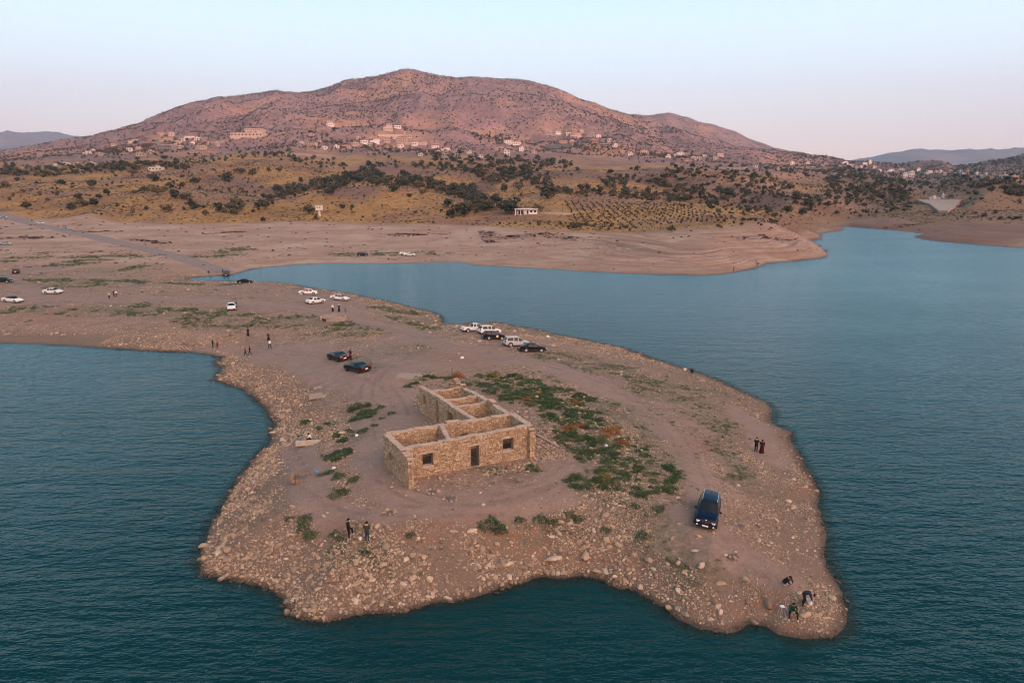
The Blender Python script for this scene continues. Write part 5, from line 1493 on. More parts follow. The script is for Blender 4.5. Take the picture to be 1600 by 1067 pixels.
    # thin post behind the ruin
    p = ground(706, 590); tag(MB().tube((0, 0, -.2), (.08, 0, 1.5), .06, .045).build('post', BARK, loc=tuple(p)), 'thin leaning wooden post beside the rust-coloured bush', 'post')
    # dressed beam lying on the right side of the ruin
    p = ground(855, 690); tag(MB().box((0, 0, .1), (.28, 4.2, .2)).build('beam', CONC, loc=tuple(p), rot=(0, 0, .55)), 'long low concrete kerb beam lying right of the ruin', 'beam')
    # folding table of the seated man, bucket of the bending man
    p = ground(1221, 962); root = empty('folding_table', tuple(p), .2); tag(root, 'tiny white-topped folding table on thin legs beside the seated man', 'table')
    MB().box((0, 0, .78), (.30, .27, .03)).build('table_top', WHITE_P, root)
    for a, b in ((-1, -1), (1, -1), (1, 1), (-1, 1)): MB().tube((a * .12, b * .1, .77), (a * .2, b * .18, 0), .014).build('leg', plain('dull_metal', (.45, .45, .47), .4), root)
    p = ground(1226, 958); root = empty('fishing_rod_stand', tuple(p)); tag(root, 'pink-handled rod stand between the white table and the seated man', 'rod stand')
    MB().tube((0, 0, 0), (.04, .1, 1.15), .016).build('pole', plain('grey_tube', (.4, .4, .42), .4), root)
    MB().tube((.0, .1, 1.1), (.18, .2, 1.22), .03).build('handle', plain('pink_grip', (.55, .18, .22), .6), root)
    p = ground(1265, 943); root = empty('bucket', tuple(p)); tag(root, 'round white bucket at the hands of the bending man', 'bucket')
    mb = MB(); mb.tube((0, 0, 0), (0, 0, .33), .17, .22, 18); mb.build('pail', WHITE_P, root); MB().tube((0, 0, .331), (0, 0, .336), .19, .19, 18).build('water', plain('pail_inside', (.25, .3, .32), .2), root)
    mb = MB()
    for i in range(8):
        a0, a1 = math.pi * i / 8, math.pi * (i + 1) / 8
        mb.tube((math.cos(a0) * .22, -math.sin(a0) * .12 , .33 + math.sin(a0) * .1), (math.cos(a1) * .22, -math.sin(a1) * .12, .33 + math.sin(a1) * .1), .008)
    mb.build('handle', plain('wire', (.3, .3, .3), .4), root)
    # concrete apron across the channel
    P = [ground(u, v) for u, v in ((1433, 314.5), (1502, 314.5), (1481, 333.5), (1466, 333.5))]
    if all(P):
        n = 14; vs = []
        for lay in (0, 1):
            for i in range(n + 1):
                for j in range(n + 1):
                    a_, b_ = i / n, j / n
                    q = P[0] * (1 - a_) * (1 - b_) + P[1] * a_ * (1 - b_) + P[2] * a_ * b_ + P[3] * (1 - a_) * b_
                    zz_ = max(q.z, float(H(q.x, q.y)), float(H(q.x * .99, q.y * .99)), float(H(q.x * 1.01, q.y * 1.01)))
                    vs.append((q.x, q.y, zz_ + 1.4 - lay * 5))
        m_ = (n + 1) ** 2; k = n + 1
        fs_ = [(i * k + j, (i + 1) * k + j, (i + 1) * k + j + 1, i * k + j + 1) for i in range(n) for j in range(n)]
        ed = [(i * k, (i + 1) * k) for i in range(n)] + [(i * k + n, (i + 1) * k + n) for i in range(n)] + [(i, i + 1) for i in range(n)] + [(n * k + i, n * k + i + 1) for i in range(n)]
        fs_ += [(a_, b_, b_ + m_, a_ + m_) for a_, b_ in ed]
        me = bpy.data.meshes.new('concrete_apron'); me.from_pydata(vs, [], fs_); me.update()
        tag(link('concrete_apron', me, CONC), 'pale funnel-shaped concrete slope on the bank across the channel', 'concrete slope')
props()

# ------------------------------------------------------------------ gravel road to the water
def road():
    px = [(-120,318),(0,336),(20,342),(60,352),(120,364),(180,378),(240,392),(290,405),(330,418),(352,428)]
    P = [ground(u, v) for u, v in px]
    pts = np.array([(p.x, p.y) for p in P])
    L = np.concatenate([[0], np.cumsum(np.hypot(*np.diff(pts, axis=0).T))])
    t = np.arange(0, L[-1], 2.5)
    cxs, cys = np.interp(t, L, pts[:, 0]), np.interp(t, L, pts[:, 1])
    k = np.ones(9) / 9
    cxs = np.convolve(np.pad(cxs, 4, mode='edge'), k, 'valid'); cys = np.convolve(np.pad(cys, 4, mode='edge'), k, 'valid')
    tx, ty = np.gradient(cxs), np.gradient(cys); n_ = np.hypot(tx, ty); nx, ny = -ty / n_, tx / n_
    offs = np.linspace(-1, 1, 9)
    hw = np.interp(t / t[-1], [0, .3, 1], [6.5, 5.2, 4.2]) + .5 * fbm(t / 12, t * 0, 91, 2)
    X = cxs[:, None] + nx[:, None] * offs * hw[:, None]; Y = cys[:, None] + ny[:, None] * offs * hw[:, None]
    Z = H(X, Y) + 0.14 - .12 * np.abs(offs) ** 3
    n, m_ = X.shape
    a = (np.arange(n - 1)[:, None] * m_ + np.arange(m_ - 1)[None]).ravel()
    me = mesh_np('gravel_road', np.stack([X.ravel(), Y.ravel(), Z.ravel()], 1), np.stack([a, a + 1, a + m_ + 1, a + m_], 1), True)
    q = NT('grey_gravel')
    c = q.ramp(q.noise(.25, 6, .7), [(0.3, (0.20, 0.155, 0.138)), (0.7, (0.27, 0.215, 0.195))])
    c = q.mix(q.mr(q.noise(2.5, 5, .7), .4, .7, 0, .5), c, (.17, .125, .11))
    tag(link('gravel_road', me, q.done(c, .95, q.bump(q.noise(3, 4, .7), .05, .6))), kind='structure')
road()
# ------------------------------------------------------------------ houses on the slopes
WALLS = {k: plain('render_' + k, c, .85) for k, c in dict(white=(.52, .48, .45), cream=(.36, .285, .23), yellow=(.32, .23, .155), grey=(.22, .20, .19), brown=(.17, .115, .09), pink=(.42, .28, .26), dark=(.12, .09, .08), bluegrey=(.22, .26, .29), orange=(.31, .21, .15)).items()}
ROOFS = {k: plain('roof_' + k, c, .8) for k, c in dict(red=(.27, .095, .07), flat=(.33, .28, .25), white=(.45, .42, .40), darkred=(.15, .035, .035)).items()}
PANE = plain('window_glass', (.035, .04, .05), .15)
def gable_hip(w, d, h, over=.4):
    a, b = w / 2 + over, d / 2 + over; r = max(0, a - b)
    mb = MB()
    mb.v = [(-a, -b, 0), (a, -b, 0), (a, b, 0), (-a, b, 0), (-r, 0, h), (r, 0, h), (-a, -b, -.25), (a, -b, -.25), (a, b, -.25), (-a, b, -.25)]
    mb.f = [(0, 1, 5, 4), (2, 3, 4, 5), (1, 2, 5), (3, 0, 4), (0, 6, 7, 1), (1, 7, 8, 2), (2, 8, 9, 3), (3, 9, 6, 0), (9, 8, 7, 6)]; mb.m = [0] * 9
    return mb
_win = {}
def win_mesh(w, h):
    k = (round(w, 1), round(h, 1))
    if k not in _win:
        _win[k] = MB().box((0, 0, 0), (w, .16, h)).mesh('window')
        _win[k].materials.append(PANE)
    return _win[k]
def house(u, v, wpx, hpx, wall='white', roof='flat', label='', name='villa', cat='house', style='plain', depth=.7, turn=0.0, dy=0.0, group='houses on the mountain side'):
    p = ground(u, v)
    if p is None or p.y > 5000: return
    k = p.y / FPX * 1.02
    w, h = wpx * k * .82, hpx * k * .82
    d = max(6, w * depth)
    st = max(1, round(h / 4.2))
    root = empty(name, (p.x, p.y + d * .3 + dy, p.z), turn + rr_h.uniform(-.12, .12)); tag(root, label, cat, group)
    base = -max(3.5, d * .35)
    def body(cx_, cy_, ww, dd, z0, z1, nm='wall'):
        return MB().box((cx_, cy_, (z0 + z1) / 2), (ww, dd, z1 - z0)).build(nm, WALLS[wall], root)
    roof_h = 0 if roof in ('flat', 'white') else min(h * .4, w * .18)
    hb = h - roof_h
    if style == 'step':
        b = body(0, 0, w, d, base, hb * .55); body(w * .12, d * .12, w * .62, d * .7, hb * .55 + .01, hb, 'upper_storey')
    elif style == 'skeleton':
        n = max(3, int(w / 5))
        for s_ in range(st + 1):
            z = hb * s_ / st
            MB().box((0, 0, z + (0 if s_ else -.2)), (w, d, .45)).build('floor_slab', WALLS[wall], root)
        body(0, d * .2, w * .6, d * .45, base, hb * .98, 'core')
        for i in range(n + 1):
            for yy in (-d / 2 + .4, d / 2 - .4):
                MB().box((-w / 2 + .4 + (w - .8) * i / n, yy, (base + hb) / 2), (.5, .5, hb - base)).build('column', WALLS[wall], root)
    else:
        b = body(0, 0, w, d, base, hb)
    if style != 'skeleton':
        n = max(2, min(9, int(w / 3.6)))
        for s_ in range(st):
            z = hb * (s_ + .55) / st
            ww = w * .62 if (style == 'step' and z > hb * .5) else w
            cx_ = w * .12 if (style == 'step' and z > hb * .5) else 0
            yf = -d / 2 if not (style == 'step' and z > hb * .5) else d * .12 - d * .35
            nn = n if ww == w else max(2, int(n * .6))
            for i in range(nn):
                x = cx_ - ww / 2 + ww * (i + .5) / nn
                link('window', win_mesh(ww / nn * .45, hb / st * .42), parent=root, loc=(x, yf - .05, z))
            for yy in (-.22, .22):
                link('window', win_mesh(1.3, hb / st * .4), parent=root, loc=(-ww / 2 + cx_ - .05, d * yy, z), rot=(0, 0, math.pi / 2))
        if style == 'balcony':
            for s_ in range(1, st + 1):
                z = hb * s_ / st
                MB().box((0, -d / 2 - .9, z - .1), (w * .9, 1.8, .25)).build('balcony', WALLS[wall], root)
                for i in range(5): MB().box((-w * .42 + w * .84 * i / 4, -d / 2 - 1.6, z - hb / st / 2 - .12), (.35, .35, hb / st - .2)).build('column', WALLS[wall], root)
    zt_ = hb
    if roof in ('flat', 'white'):
        if style == 'step':
            MB().box((w * .12, d * .12, zt_ + .26), (w * .62 + .3, d * .7 + .3, .5)).build('roof', ROOFS[roof], root)
            MB().box((0, 0, hb * .55 + .12), (w + .3, d + .3, .22)).build('terrace', ROOFS[roof], root)
        else:
            MB().box((0, 0, zt_ + .26), (w + .4, d + .4, .5)).build('roof', ROOFS[roof], root)
            if rr_h.random() < .6: MB().box((w * rr_h.uniform(-.25, .25), 0, zt_ + 1.2), (w * .22, d * .3, 1.5)).build('stair_head', WALLS[wall], root)
    else:
        o = gable_hip(w if style != 'step' else w * .62, d if style != 'step' else d * .7, roof_h).build('roof', ROOFS[roof], root, loc=((w * .12, d * .12) if style == 'step' else (0, 0)) + (hb + .26,))
    return root
rr_h = random.Random(31)

H_LIST = [
 (250,211,10,6,'cream','red','plain','small red-roofed house at the top of the left village'), (267,213,9,6,'pink','flat','plain','small pink house right of the topmost red roof in the left village'),
 (258,221,18,7,'yellow','flat','step','broad yellow stepped house in the middle of the left village'), (276,226,13,6,'cream','flat','plain','cream house just right of the yellow one'),
 (295,216,15,6,'white','red','plain','white house with long red roof above the conifers of the left village'), (208,223,15,5,'cream','flat','step','cream house on the upper left terrace of the left village'),
 (229,229,20,6,'brown','flat','skeleton','long brown unfinished frame house in the left village'), (193,231,15,6,'dark','flat','skeleton','dark unfinished concrete frame left of the brown one'),
 (261,237,24,11,'grey','white','balcony','large grey house with white roof and columned balconies'), (135,242,13,6,'white','flat','step','white stepped house at the left end of the village'),
 (155,243,13,4,'cream','flat','plain','low cream garden building right of the leftmost white house'), (220,244,15,5,'cream','flat','plain','low cream house under the grey unfinished frames'), (314,233,16,5,'cream','flat','plain','long low house at the right end of the left village'),
 (166,235,17,5,'dark','flat','skeleton','low dark frame structure above the leftmost white house'), (185,236,10,4,'brown','red','plain','tiny brown house with red roof between the dark frames'),
 (243,267,23,6,'white','white','plain','low white house alone on the ochre slope with dark window openings'), (95,258,22,5,'white','flat','step','white walled villa among trees below the left village'), (140,258,14,4,'white','flat','plain','low white building right of the walled villa'),
 (119,258,16,4,'cream','flat','plain','low cream building between two white ones under the trees'), (308,219,9,4,'white','flat','plain','tiny white house right of the long red roof'), (322,224,7,4,'pink','red','plain','small pinkish hut at the upper right of the left village'),
 (388,214,58,6,'cream','flat','plain','very long white terraced compound high on the mountain'), (397,206,32,4.5,'cream','flat','plain','upper block standing behind the long white compound'),
 (515,192,13,6,'cream','red','plain','red-roofed house on the high orange terrace'), (516,197,13,4,'white','flat','plain','white building below the high red-roofed house'), (486,212,10,5,'cream','red','plain','small red-roofed house above the arcaded villa'),
 (485,229,20,7,'cream','flat','balcony','cream villa with columned balcony in the centre left'), (541,231,14,6,'cream','red','plain','red-roofed cream house right of the arcaded villa'), (526,231,8,4,'white','flat','plain','tiny white house left of the red-roofed cream one'),
 (606,204,16,11,'cream','flat','step','tall cream villa prominent on its own knoll'), (621,201,12,5,'white','flat','plain','white house right behind the tall cream villa'), (625,211,17,6,'cream','flat','balcony','cream house with dark roof under the knoll'),
 (627,223,20,8,'cream','flat','balcony','broad arcaded cream villa above the retaining wall'), (586,223,17,6,'white','flat','step','white stepped villa left of the arcaded cream one'), (569,225,12,6,'white','flat','plain','white house at the left end of the central row'),
 (605,223,10,5,'cream','flat','plain','small cream house between white and arcaded villas'), (608,231,16,5,'cream','red','plain','low red-roofed house in the central row'), (626,231,10,5,'white','flat','plain','white house right of the low red roof'), (555,228,12,5,'cream','flat','plain','cream house beside the red-roofed one in the centre'),
 (680,231,13,6,'white','red','plain','white house with reddish roof right of the retaining wall'), (696,235,17,8,'white','red','step','white gabled villa right of the central conifers'), (657,244,8,4,'white','flat','plain','tiny white cabin below the central villas'),
 (704,244,28,4,'bluegrey','flat','plain','long blue-grey greenhouse rows below the villas'), (792,243,11,9,'white','flat','plain','square white tower house above the dark wood'), (767,243,11,4,'cream','red','plain','low red-roofed house left of the square white one'),
 (750,246,10,4,'white','flat','plain','low white house at the edge of the dark wood'), (794,223,14,4,'white','flat','plain','white house at the left end of the long white terrace'), (803,227,26,5,'white','flat','plain','long white terraced house above the square white one'),
 (872,210,10,4,'white','flat','plain','small white house high in the right village'), (861,210,8,4,'bluegrey','flat','plain','bluish shed high in the right village'), (900,214,20,5,'pink','flat','step','pinkish stepped house in the right village'), (921,213,14,5,'grey','flat','plain','grey house right of the pinkish stepped one'),
 (880,227,13,8,'orange','flat','plain','warm orange block at the left of the right village'), (930,227,11,9,'orange','flat','balcony','tall orange block with balconies in the right village'), (945,231,17,6,'grey','flat','skeleton','grey unfinished frame right of the tall orange block'),
 (961,230,10,6,'white','flat','step','white house at the right end of the grey frame'), (972,239,8,4,'cream','flat','plain','tiny cream house below the grey frame'), (1007,241,15,5,'cream','flat','plain','cream house left of the right-hand conifers'),
 (1061,244,20,6,'white','flat','step','broad white house right of the conifers'), (1087,250,20,5,'cream','flat','plain','long cream house on the lower right terrace'), (1100,245,9,3,'white','flat','plain','flat white shed behind the long cream house'),
 (1125,244,12,4,'pink','flat','plain','low pinkish house far along the right terraces'), (915,294,21,8,'cream','darkred','balcony','red-roofed pavilion with white columns above the orchard'), (559,271,22,5,'brown','darkred','plain','dark red-roofed house in the hollow behind the mound'),
 (976,304,9,6,'white','white','plain','small white tent-like hut by the trees above the orchard'), (1320,257,12,5,'white','flat','step','white house on the red terraces at right'), (1329,261,9,4,'cream','flat','plain','cream house below the white one on the red terraces'),
 (1305,270,9,4,'white','flat','plain','white shed at the end of the red road'), (1359,257,5,7,'white','flat','plain','narrow white tower on the right ridge'), (1351,258,8,4,'white','flat','plain','low white house beside the narrow tower'),
 (1392,270,14,6,'white','flat','step','pale stepped block in the far right town'), (1414,278,9,9,'white','flat','plain','left one of the paired white tower blocks'), (1424,277,9,10,'white','flat','plain','right one of the paired white tower blocks'), (1408,268,11,4,'cream','flat','plain','cream house behind the paired tower blocks'),
 (1452,271,12,5,'white','flat','step','white stepped house in the far right town'), (1463,272,8,5,'cream','flat','plain','cream house beside the white stepped one'), (1584,283,15,9,'orange','flat','plain','orange block house among dark trees at the far right'),
 (1460,311.5,18,3,'white','white','plain','long flat white shed above the concrete apron'), (1473,309,6,5,'white','flat','plain','small white cabin right of the long shed'), (1564,279,9,5,'bluegrey','flat','plain','bluish house left of the orange block'),
]
for (u, v, w, h, wl_, rf, stl, lab) in H_LIST:
    house(u, v, w, h, wl_, rf, lab, style=stl)
TOWN = [(1375,268),(1384,272),(1400,272),(1435,268),(1441,272),(1470,270),(1476,274),(1484,271),(1492,274),(1500,270),(1505,275),(1512,272),(1519,277),(1526,273),(1533,278),(1540,275),(1547,279),(1553,276),(1572,277),(1338,266),(1346,262),(1366,263),(1285,262),(1262,258),(1270,264)]
SH = ['tiny', 'narrow', 'broad', 'squat', 'flat-roofed', 'two-storey']
for i, (u, v) in enumerate(TOWN):
    house(u, v, 5 + (i * 7 % 5), 3 + (i * 5 % 4) * .8, ['white', 'cream', 'grey', 'white', 'bluegrey'][i % 5], 'flat', '%s %s house in the far right town, %s' % (SH[i % 6], ['white', 'cream', 'grey', 'pale', 'bluish'][i % 5],
          ['left of the paired towers' if u < 1405 else 'between the towers and the concrete apron' if u < 1470 else 'above the concrete apron' if u < 1515 else 'left of the orange block house'][0]), 'house', group='houses of the far right town')

EXTRA = [(146,238,8),(178,228,9),(202,237,8),(215,233,8),(236,240,8),(246,226,7),(284,221,9),(282,232,8),(300,226,7),(327,238,10),(340,228,6),(120,248,8),
 (472,226,8),(498,222,7),(507,234,9),(560,218,8),(578,229,9),(596,226,7),(617,218,8),(640,216,8),(648,228,10),(668,236,8),(684,240,7),(712,238,9),(733,240,8),(590,236,9),
 (815,236,9),(835,240,8),(782,218,7),(846,222,8),(888,211,8),(909,207,8),(935,216,8),(893,221,9),(952,222,7),(916,231,8),(985,243,9),(1028,242,8),(1044,247,9),(1073,252,8),(1118,250,9),(1140,256,8),(1180,262,8),(1215,266,7),(1238,258,7),(1290,258,7),(1312,263,6)]
ADJ = ['small flat-roofed', 'little boxy', 'narrow', 'low wide', 'square']
def near_landmark(u, v):
    q = min(H_LIST, key=lambda h_: (h_[0] - u) ** 2 + 3 * (h_[1] - v) ** 2)
    d = 'right of' if u > q[0] + 2 else ('left of' if u < q[0] - 2 else ('below' if v > q[1] else 'above'))
    return d + ' the ' + ' '.join(q[7].split()[:7])
for i, (u, v, w) in enumerate(EXTRA):
    cl_ = ['white', 'cream', 'white', 'pink', 'cream', 'grey'][i % 6]
    house(u, v, w, 4 + (i % 3), cl_, 'red' if i % 4 == 1 else 'flat', '%s %s house %s' % (ADJ[i % 5], cl_, near_landmark(u, v)), style='step' if i % 5 == 3 else 'plain')
def terraces():
    # retaining walls cut into the slope in the central village
    for (u0, v0, u1, v1, hpx, lab) in ((628,224.5,668,228,4,'long pale retaining wall under the arcaded villa'), (590,213,640,213,2.5,'dark retaining wall under the knoll villa'), (848,229,894,230,3,'retaining wall under the warm orange block'), (1110,262,1168,266,2.5,'low pale wall along the right terraces'),
                                       (300,222,350,224,2,'low wall at the right of the left village'), (455,245,520,243,3,'pale cut bank wall below the arcaded villa')):
        a, b = ground(u0, v0), ground(u1, v1)
        if a is None or b is None: continue
        h = hpx * a.y / FPX
        d = b - a; L = Vector((d.x, d.y, 0)).length
        root = MB().box((0, 0, h / 2 - 3), (L, 1.0, h + 6)).build('retaining_wall', CONC, loc=tuple((a + b) / 2), rot=(0, 0, math.atan2(d.y, d.x)))
        tag(root, lab, 'wall')
terraces()

def white_hut():
    p = ground(822, 336); k = p.y / FPX
    root = empty('white_cottage', (p.x, p.y + 3, p.z + .2), .08); tag(root, 'small white flat-roofed cottage with a dark porch below the orchard', 'cottage')
    W = plain('whitewash', (.72, .70, .68), .8)
    MB().box((3.2, 1.2, 1.5), (8.0, 4.5, 3.6)).build('wall', W, root)
    MB().box((-3.3, 2.3, 1.5), (4.6, 2.4, 3.6)).build('wall', W, root)
    MB().box((-.2, .6, 3.48), (15.0, 6.6, .34)).build('roof', W, root)
    for x in (-6.9, -3.6, -1.1): MB().box((x, -2.1, 1.5), (.45, .45, 3.6)).build('column', W, root)
    for x, w_, z, h_ in ((.9, 1.1, 1.4, 2.2), (3.2, 1.5, 1.9, 1.2), (5.7, 1.3, 1.9, 1.2)): MB().box((x, -1.08, z), (w_, .12, h_)).build('window' if h_ < 2 else 'door', PANE, root)
    MB().box((-3.3, 1.07, 1.3), (2.6, .12, 2.2)).build('window', PANE, root)
    MB().box((-.2, .5, -.6), (15.6, 7.4, .8)).build('plinth', CONC2, root)
    # terrace wall to its right
    a, b = ground(838, 333), ground(900, 337); d = b - a
    tag(MB().box((0, 0, .3), (Vector((d.x, d.y, 0)).length, .5, 1.5)).build('garden_wall', CONC2, loc=tuple((a + b) / 2), rot=(0, 0, math.atan2(d.y, d.x))), 'long low pale garden wall right of the white cottage', 'wall')
    # hedge plants and poles
    p = ground(879, 335); root = empty('utility_pole', tuple(p)); tag(root, 'dark utility pole on the terrace right of the white cottage', 'pole')
    MB().tube((0, 0, -.3), (0, 0, 7), .14, .1).build('mast', BARK, root); MB().box((0, 0, 6.5), (1.6, .12, .12)).build('crossarm', BARK, root)
    p = ground(1590, 320); root = empty('utility_pole', tuple(p)); tag(root, 'utility pole beside the road at the far right', 'pole')
    MB().tube((0, 0, -.3), (0, 0, 8), .16, .1).build('mast', BARK, root); MB().box((0, 0, 7.4), (1.8, .14, .14)).build('crossarm', BARK, root)
white_hut()

def lookout():
    p = ground(499.5, 337.5); k = p.y / FPX
    root = empty('lookout_hut', tuple(p)); tag(root, 'white lookout hut raised on a single column with a slanting ladder', 'lookout hut')
    W = plain('hut_paint', (.68, .62, .55), .8)
    hh_ = 8.5 * k; bw = 9 * k
    MB().box((0, 0, hh_ / 2 - .5), (2.4 * k, 2.2 * k, hh_ + 1)).build('column', W, root)
    MB().box((0, 0, hh_ + 3.6 * k), (bw, bw * .8, 6.8 * k)).build('cabin', W, root)
    MB().box((0, 0, hh_ + 7.3 * k), (bw * 1.12, bw * .95, .5 * k)).build('roof', W, root)
    for x in (-.22, .22): MB().box((x * bw, -bw * .4 - .03, hh_ + 4.3 * k), (1.5 * k, .1, 2.0 * k)).build('window', PANE, root)
    lad = MB()
    a, b = Vector((-9 * k, -.6, 0)), Vector((-bw * .45, -.6, hh_ + .4))
    for o_ in (-.45, .45): lad.tube(a + Vector((0, o_, 0)), b + Vector((0, o_, 0)), .12)
    for i in range(9): q = a.lerp(b, (i + .5) / 9); lad.tube(q + Vector((0, -.45, 0)), q + Vector((0, .45, 0)), .07)
    lad.build('ladder', CONC2, root)
lookout()

def fences():
    for (px, lab, sp) in (([(768,343),(800,346),(840,347),(880,349)], 'picket fence of thin dark posts below the white cottage', 2.4), ([(975,357),(1010,358),(1050,359)], 'paling of thin posts along the lower edge of the orchard', 2.4), ([(325,345),(360,342),(400,341)], 'thin post fence beside the big round tree at left', 3.2)):
        P = [ground(u, v) for u, v in px]
        root = empty('fence', tuple(P[0])); tag(root, lab, 'fence', 'fences on the far slopes')
        pm = MB().tube((0, 0, -.3), (0, 0, 1.7), .12, .09, 5).mesh('post'); pm.materials.append(BARK)
        for a, b in zip(P[:-1], P[1:]):
            n = int((b - a).length / sp)
            for i in range(n):
                q = a.lerp(b, i / n); q.z = float(H(q.x, q.y))
                link('post', pm, parent=root, loc=q - P[0], rot=(random.uniform(-.06, .06), random.uniform(-.06, .06), 0))
            A_, B_ = a - P[0], b - P[0]
            wire = MB()
            for z in (.5, 1.0, 1.45):
                m_ = 8
                for i in range(m_):
                    q0, q1 = a.lerp(b, i / m_), a.lerp(b, (i + 1) / m_)
                    q0.z = float(H(q0.x, q0.y)); q1.z = float(H(q1.x, q1.y))
                    wire.tube(q0 - P[0] + Vector((0, 0, z)), q1 - P[0] + Vector((0, 0, z)), .03, n=4)
            wire.build('rail', BARK, root)
fences()
# ------------------------------------------------------------------ cars
def paint(name, c, rough=.3, coat=1.0):
    m = NT(name)
    col_ = m.mix(m.mr(m.noise(1.4, 4, .6, vec=m.objc()), .4, .75, 0, .25), c, tuple(.9 * x + .1 * y for x, y in zip(c, (.22, .17, .13))))
    zs = m.n.new('ShaderNodeSeparateXYZ'); m.l.new(m.objc(), zs.inputs[0])
    col_ = m.mix(m.mr(zs.outputs['Z'], .25, .6, .45, 0), col_, (.12, .095, .075))       # dust along the sills
    m.b.inputs['Specular IOR Level'].default_value = .2
    m.b.inputs['Coat Weight'].default_value = .10 * coat; m.b.inputs['Coat Roughness'].default_value = .06
    return m.done(col_, rough)
PAINT = dict(white=paint('white_paint', (.72, .72, .71)), black=paint('black_paint', (.006, .007, .009)), blue=paint('dark_blue_paint', (.003, .007, .028)), silver=paint('silver_paint', (.42, .43, .44)),
             bluesil=paint('pale_blue_paint', (.28, .36, .42)), green=paint('black_green_paint', (.006, .010, .010)))
GLASS = plain('car_glass', (.012, .016, .02), .08); GLASS.node_tree.nodes['Principled BSDF'].inputs['Specular IOR Level'].default_value = .35
TYRE = plain('tyre_rubber', (.02, .02, .02), .85)
RIM = plain('wheel_rim', (.35, .35, .36), .35); RIM_D = plain('dark_wheel_rim', (.06, .06, .065), .4)
TRIM = plain('black_trim', (.018, .018, .019), .6)
RED_L = plain('red_lamp_glass', (.42, .015, .02), .2)
_r = NT('lit_tail_lamp'); RED_LIT = _r.done((.6, .02, .03), .3); _r.b.inputs['Emission Color'].default_value = (1, .03, .05, 1); _r.b.inputs['Emission Strength'].default_value = .9
CLEAR_L = plain('clear_lamp_glass', (.75, .75, .72), .15)
PLATE = plain('number_plate', (.78, .78, .76), .4)
CHROME = plain('chrome', (.6, .6, .6), .15); CHROME.node_tree.nodes['Principled BSDF'].inputs['Metallic'].default_value = 1
YEL = plain('yellow_sticker', (.62, .50, .18), .5)

# stations: x, bottom, shoulder z, top z, half width at shoulder, half width at top;  top class of the strip that follows; side class
TYPES = {
 'sedan': dict(L=4.8, wb=(-1.38, 1.42), r=.335, st=[(-2.40,.38,.74,.78,.76,.66,'b','b'), (-2.33,.25,.92,.97,.84,.72,'b','b'), (-2.0,.20,.95,1.03,.89,.76,'b','b'), (-1.62,.19,.96,1.07,.91,.75,'r','b'),
   (-.95,.18,.95,1.40,.92,.60,'b','g'), (-.25,.18,.94,1.46,.92,.62,'b','b'), (-.13,.18,.94,1.46,.92,.62,'b','g'), (.42,.18,.92,1.41,.92,.60,'w','g'), (1.18,.18,.90,1.00,.91,.74,'b','b'),
   (1.7,.19,.85,.95,.90,.74,'b','b'), (2.15,.22,.74,.85,.86,.70,'b','b'), (2.36,.28,.62,.70,.76,.62,'b','b'), (2.42,.38,.55,.58,.68,.55,'e','e')]),
 'coupe': dict(L=5.0, wb=(-1.48, 1.48), r=.36, st=[(-2.50,.40,.84,.88,.80,.70,'b','b'), (-2.44,.28,.96,1.01,.90,.78,'b','b'), (-2.0,.22,.98,1.06,.95,.80,'b','b'), (-1.75,.20,.98,1.07,.96,.78,'r','b'),
   (-.85,.19,.97,1.38,.96,.60,'b','b'), (-.45,.19,.96,1.42,.95,.61,'b','g'), (.35,.19,.95,1.39,.95,.60,'w','g'), (1.0,.19,.94,1.05,.95,.78,'b','b'), (1.7,.20,.92,1.03,.95,.78,'b','b'),
   (2.25,.24,.86,.94,.92,.76,'b','b'), (2.46,.32,.76,.80,.86,.70,'b','b'), (2.5,.42,.66,.68,.80,.66,'e','e')]),
 'suv': dict(L=4.6, wb=(-1.38, 1.38), r=.375, st=[(-2.30,.42,.85,.90,.80,.70,'b','b'), (-2.25,.30,1.02,1.06,.87,.76,'r','b'), (-1.98,.26,1.05,1.60,.90,.60,'b','g'), (-1.35,.25,1.05,1.69,.92,.64,'b','g'), (-.85,.25,1.04,1.71,.92,.65,'b','b'), (-.72,.25,1.04,1.71,.92,.65,'b','g'),
   (.0,.25,1.03,1.70,.92,.65,'b','b'), (.10,.25,1.03,1.69,.92,.65,'b','g'), (.42,.25,1.02,1.64,.92,.63,'w','g'), (1.12,.25,1.0,1.12,.91,.76,'b','b'), (1.7,.26,.96,1.07,.90,.76,'b','b'), (2.12,.29,.88,.97,.87,.72,'b','b'), (2.26,.33,.74,.80,.82,.68,'b','b'), (2.3,.42,.62,.64,.76,.62,'e','e')]),
 'hatch': dict(L=4.4, wb=(-1.3, 1.32), r=.33, st=[(-2.20,.40,.82,.86,.78,.68,'b','b'), (-2.14,.27,.98,1.02,.85,.74,'r','b'), (-1.65,.22,1.0,1.46,.89,.60,'b','g'), (-.85,.21,.98,1.56,.90,.63,'b','b'), (-.73,.21,.98,1.56,.90,.63,'b','g'),
   (.05,.21,.97,1.55,.90,.63,'b','b'), (.15,.21,.97,1.54,.90,.63,'b','g'), (.45,.21,.96,1.49,.90,.61,'w','g'), (1.2,.21,.93,1.04,.89,.74,'b','b'), (1.65,.22,.88,.98,.88,.73,'b','b'), (2.05,.26,.78,.86,.84,.68,'b','b'), (2.18,.36,.62,.66,.76,.60,'e','e')]),
}
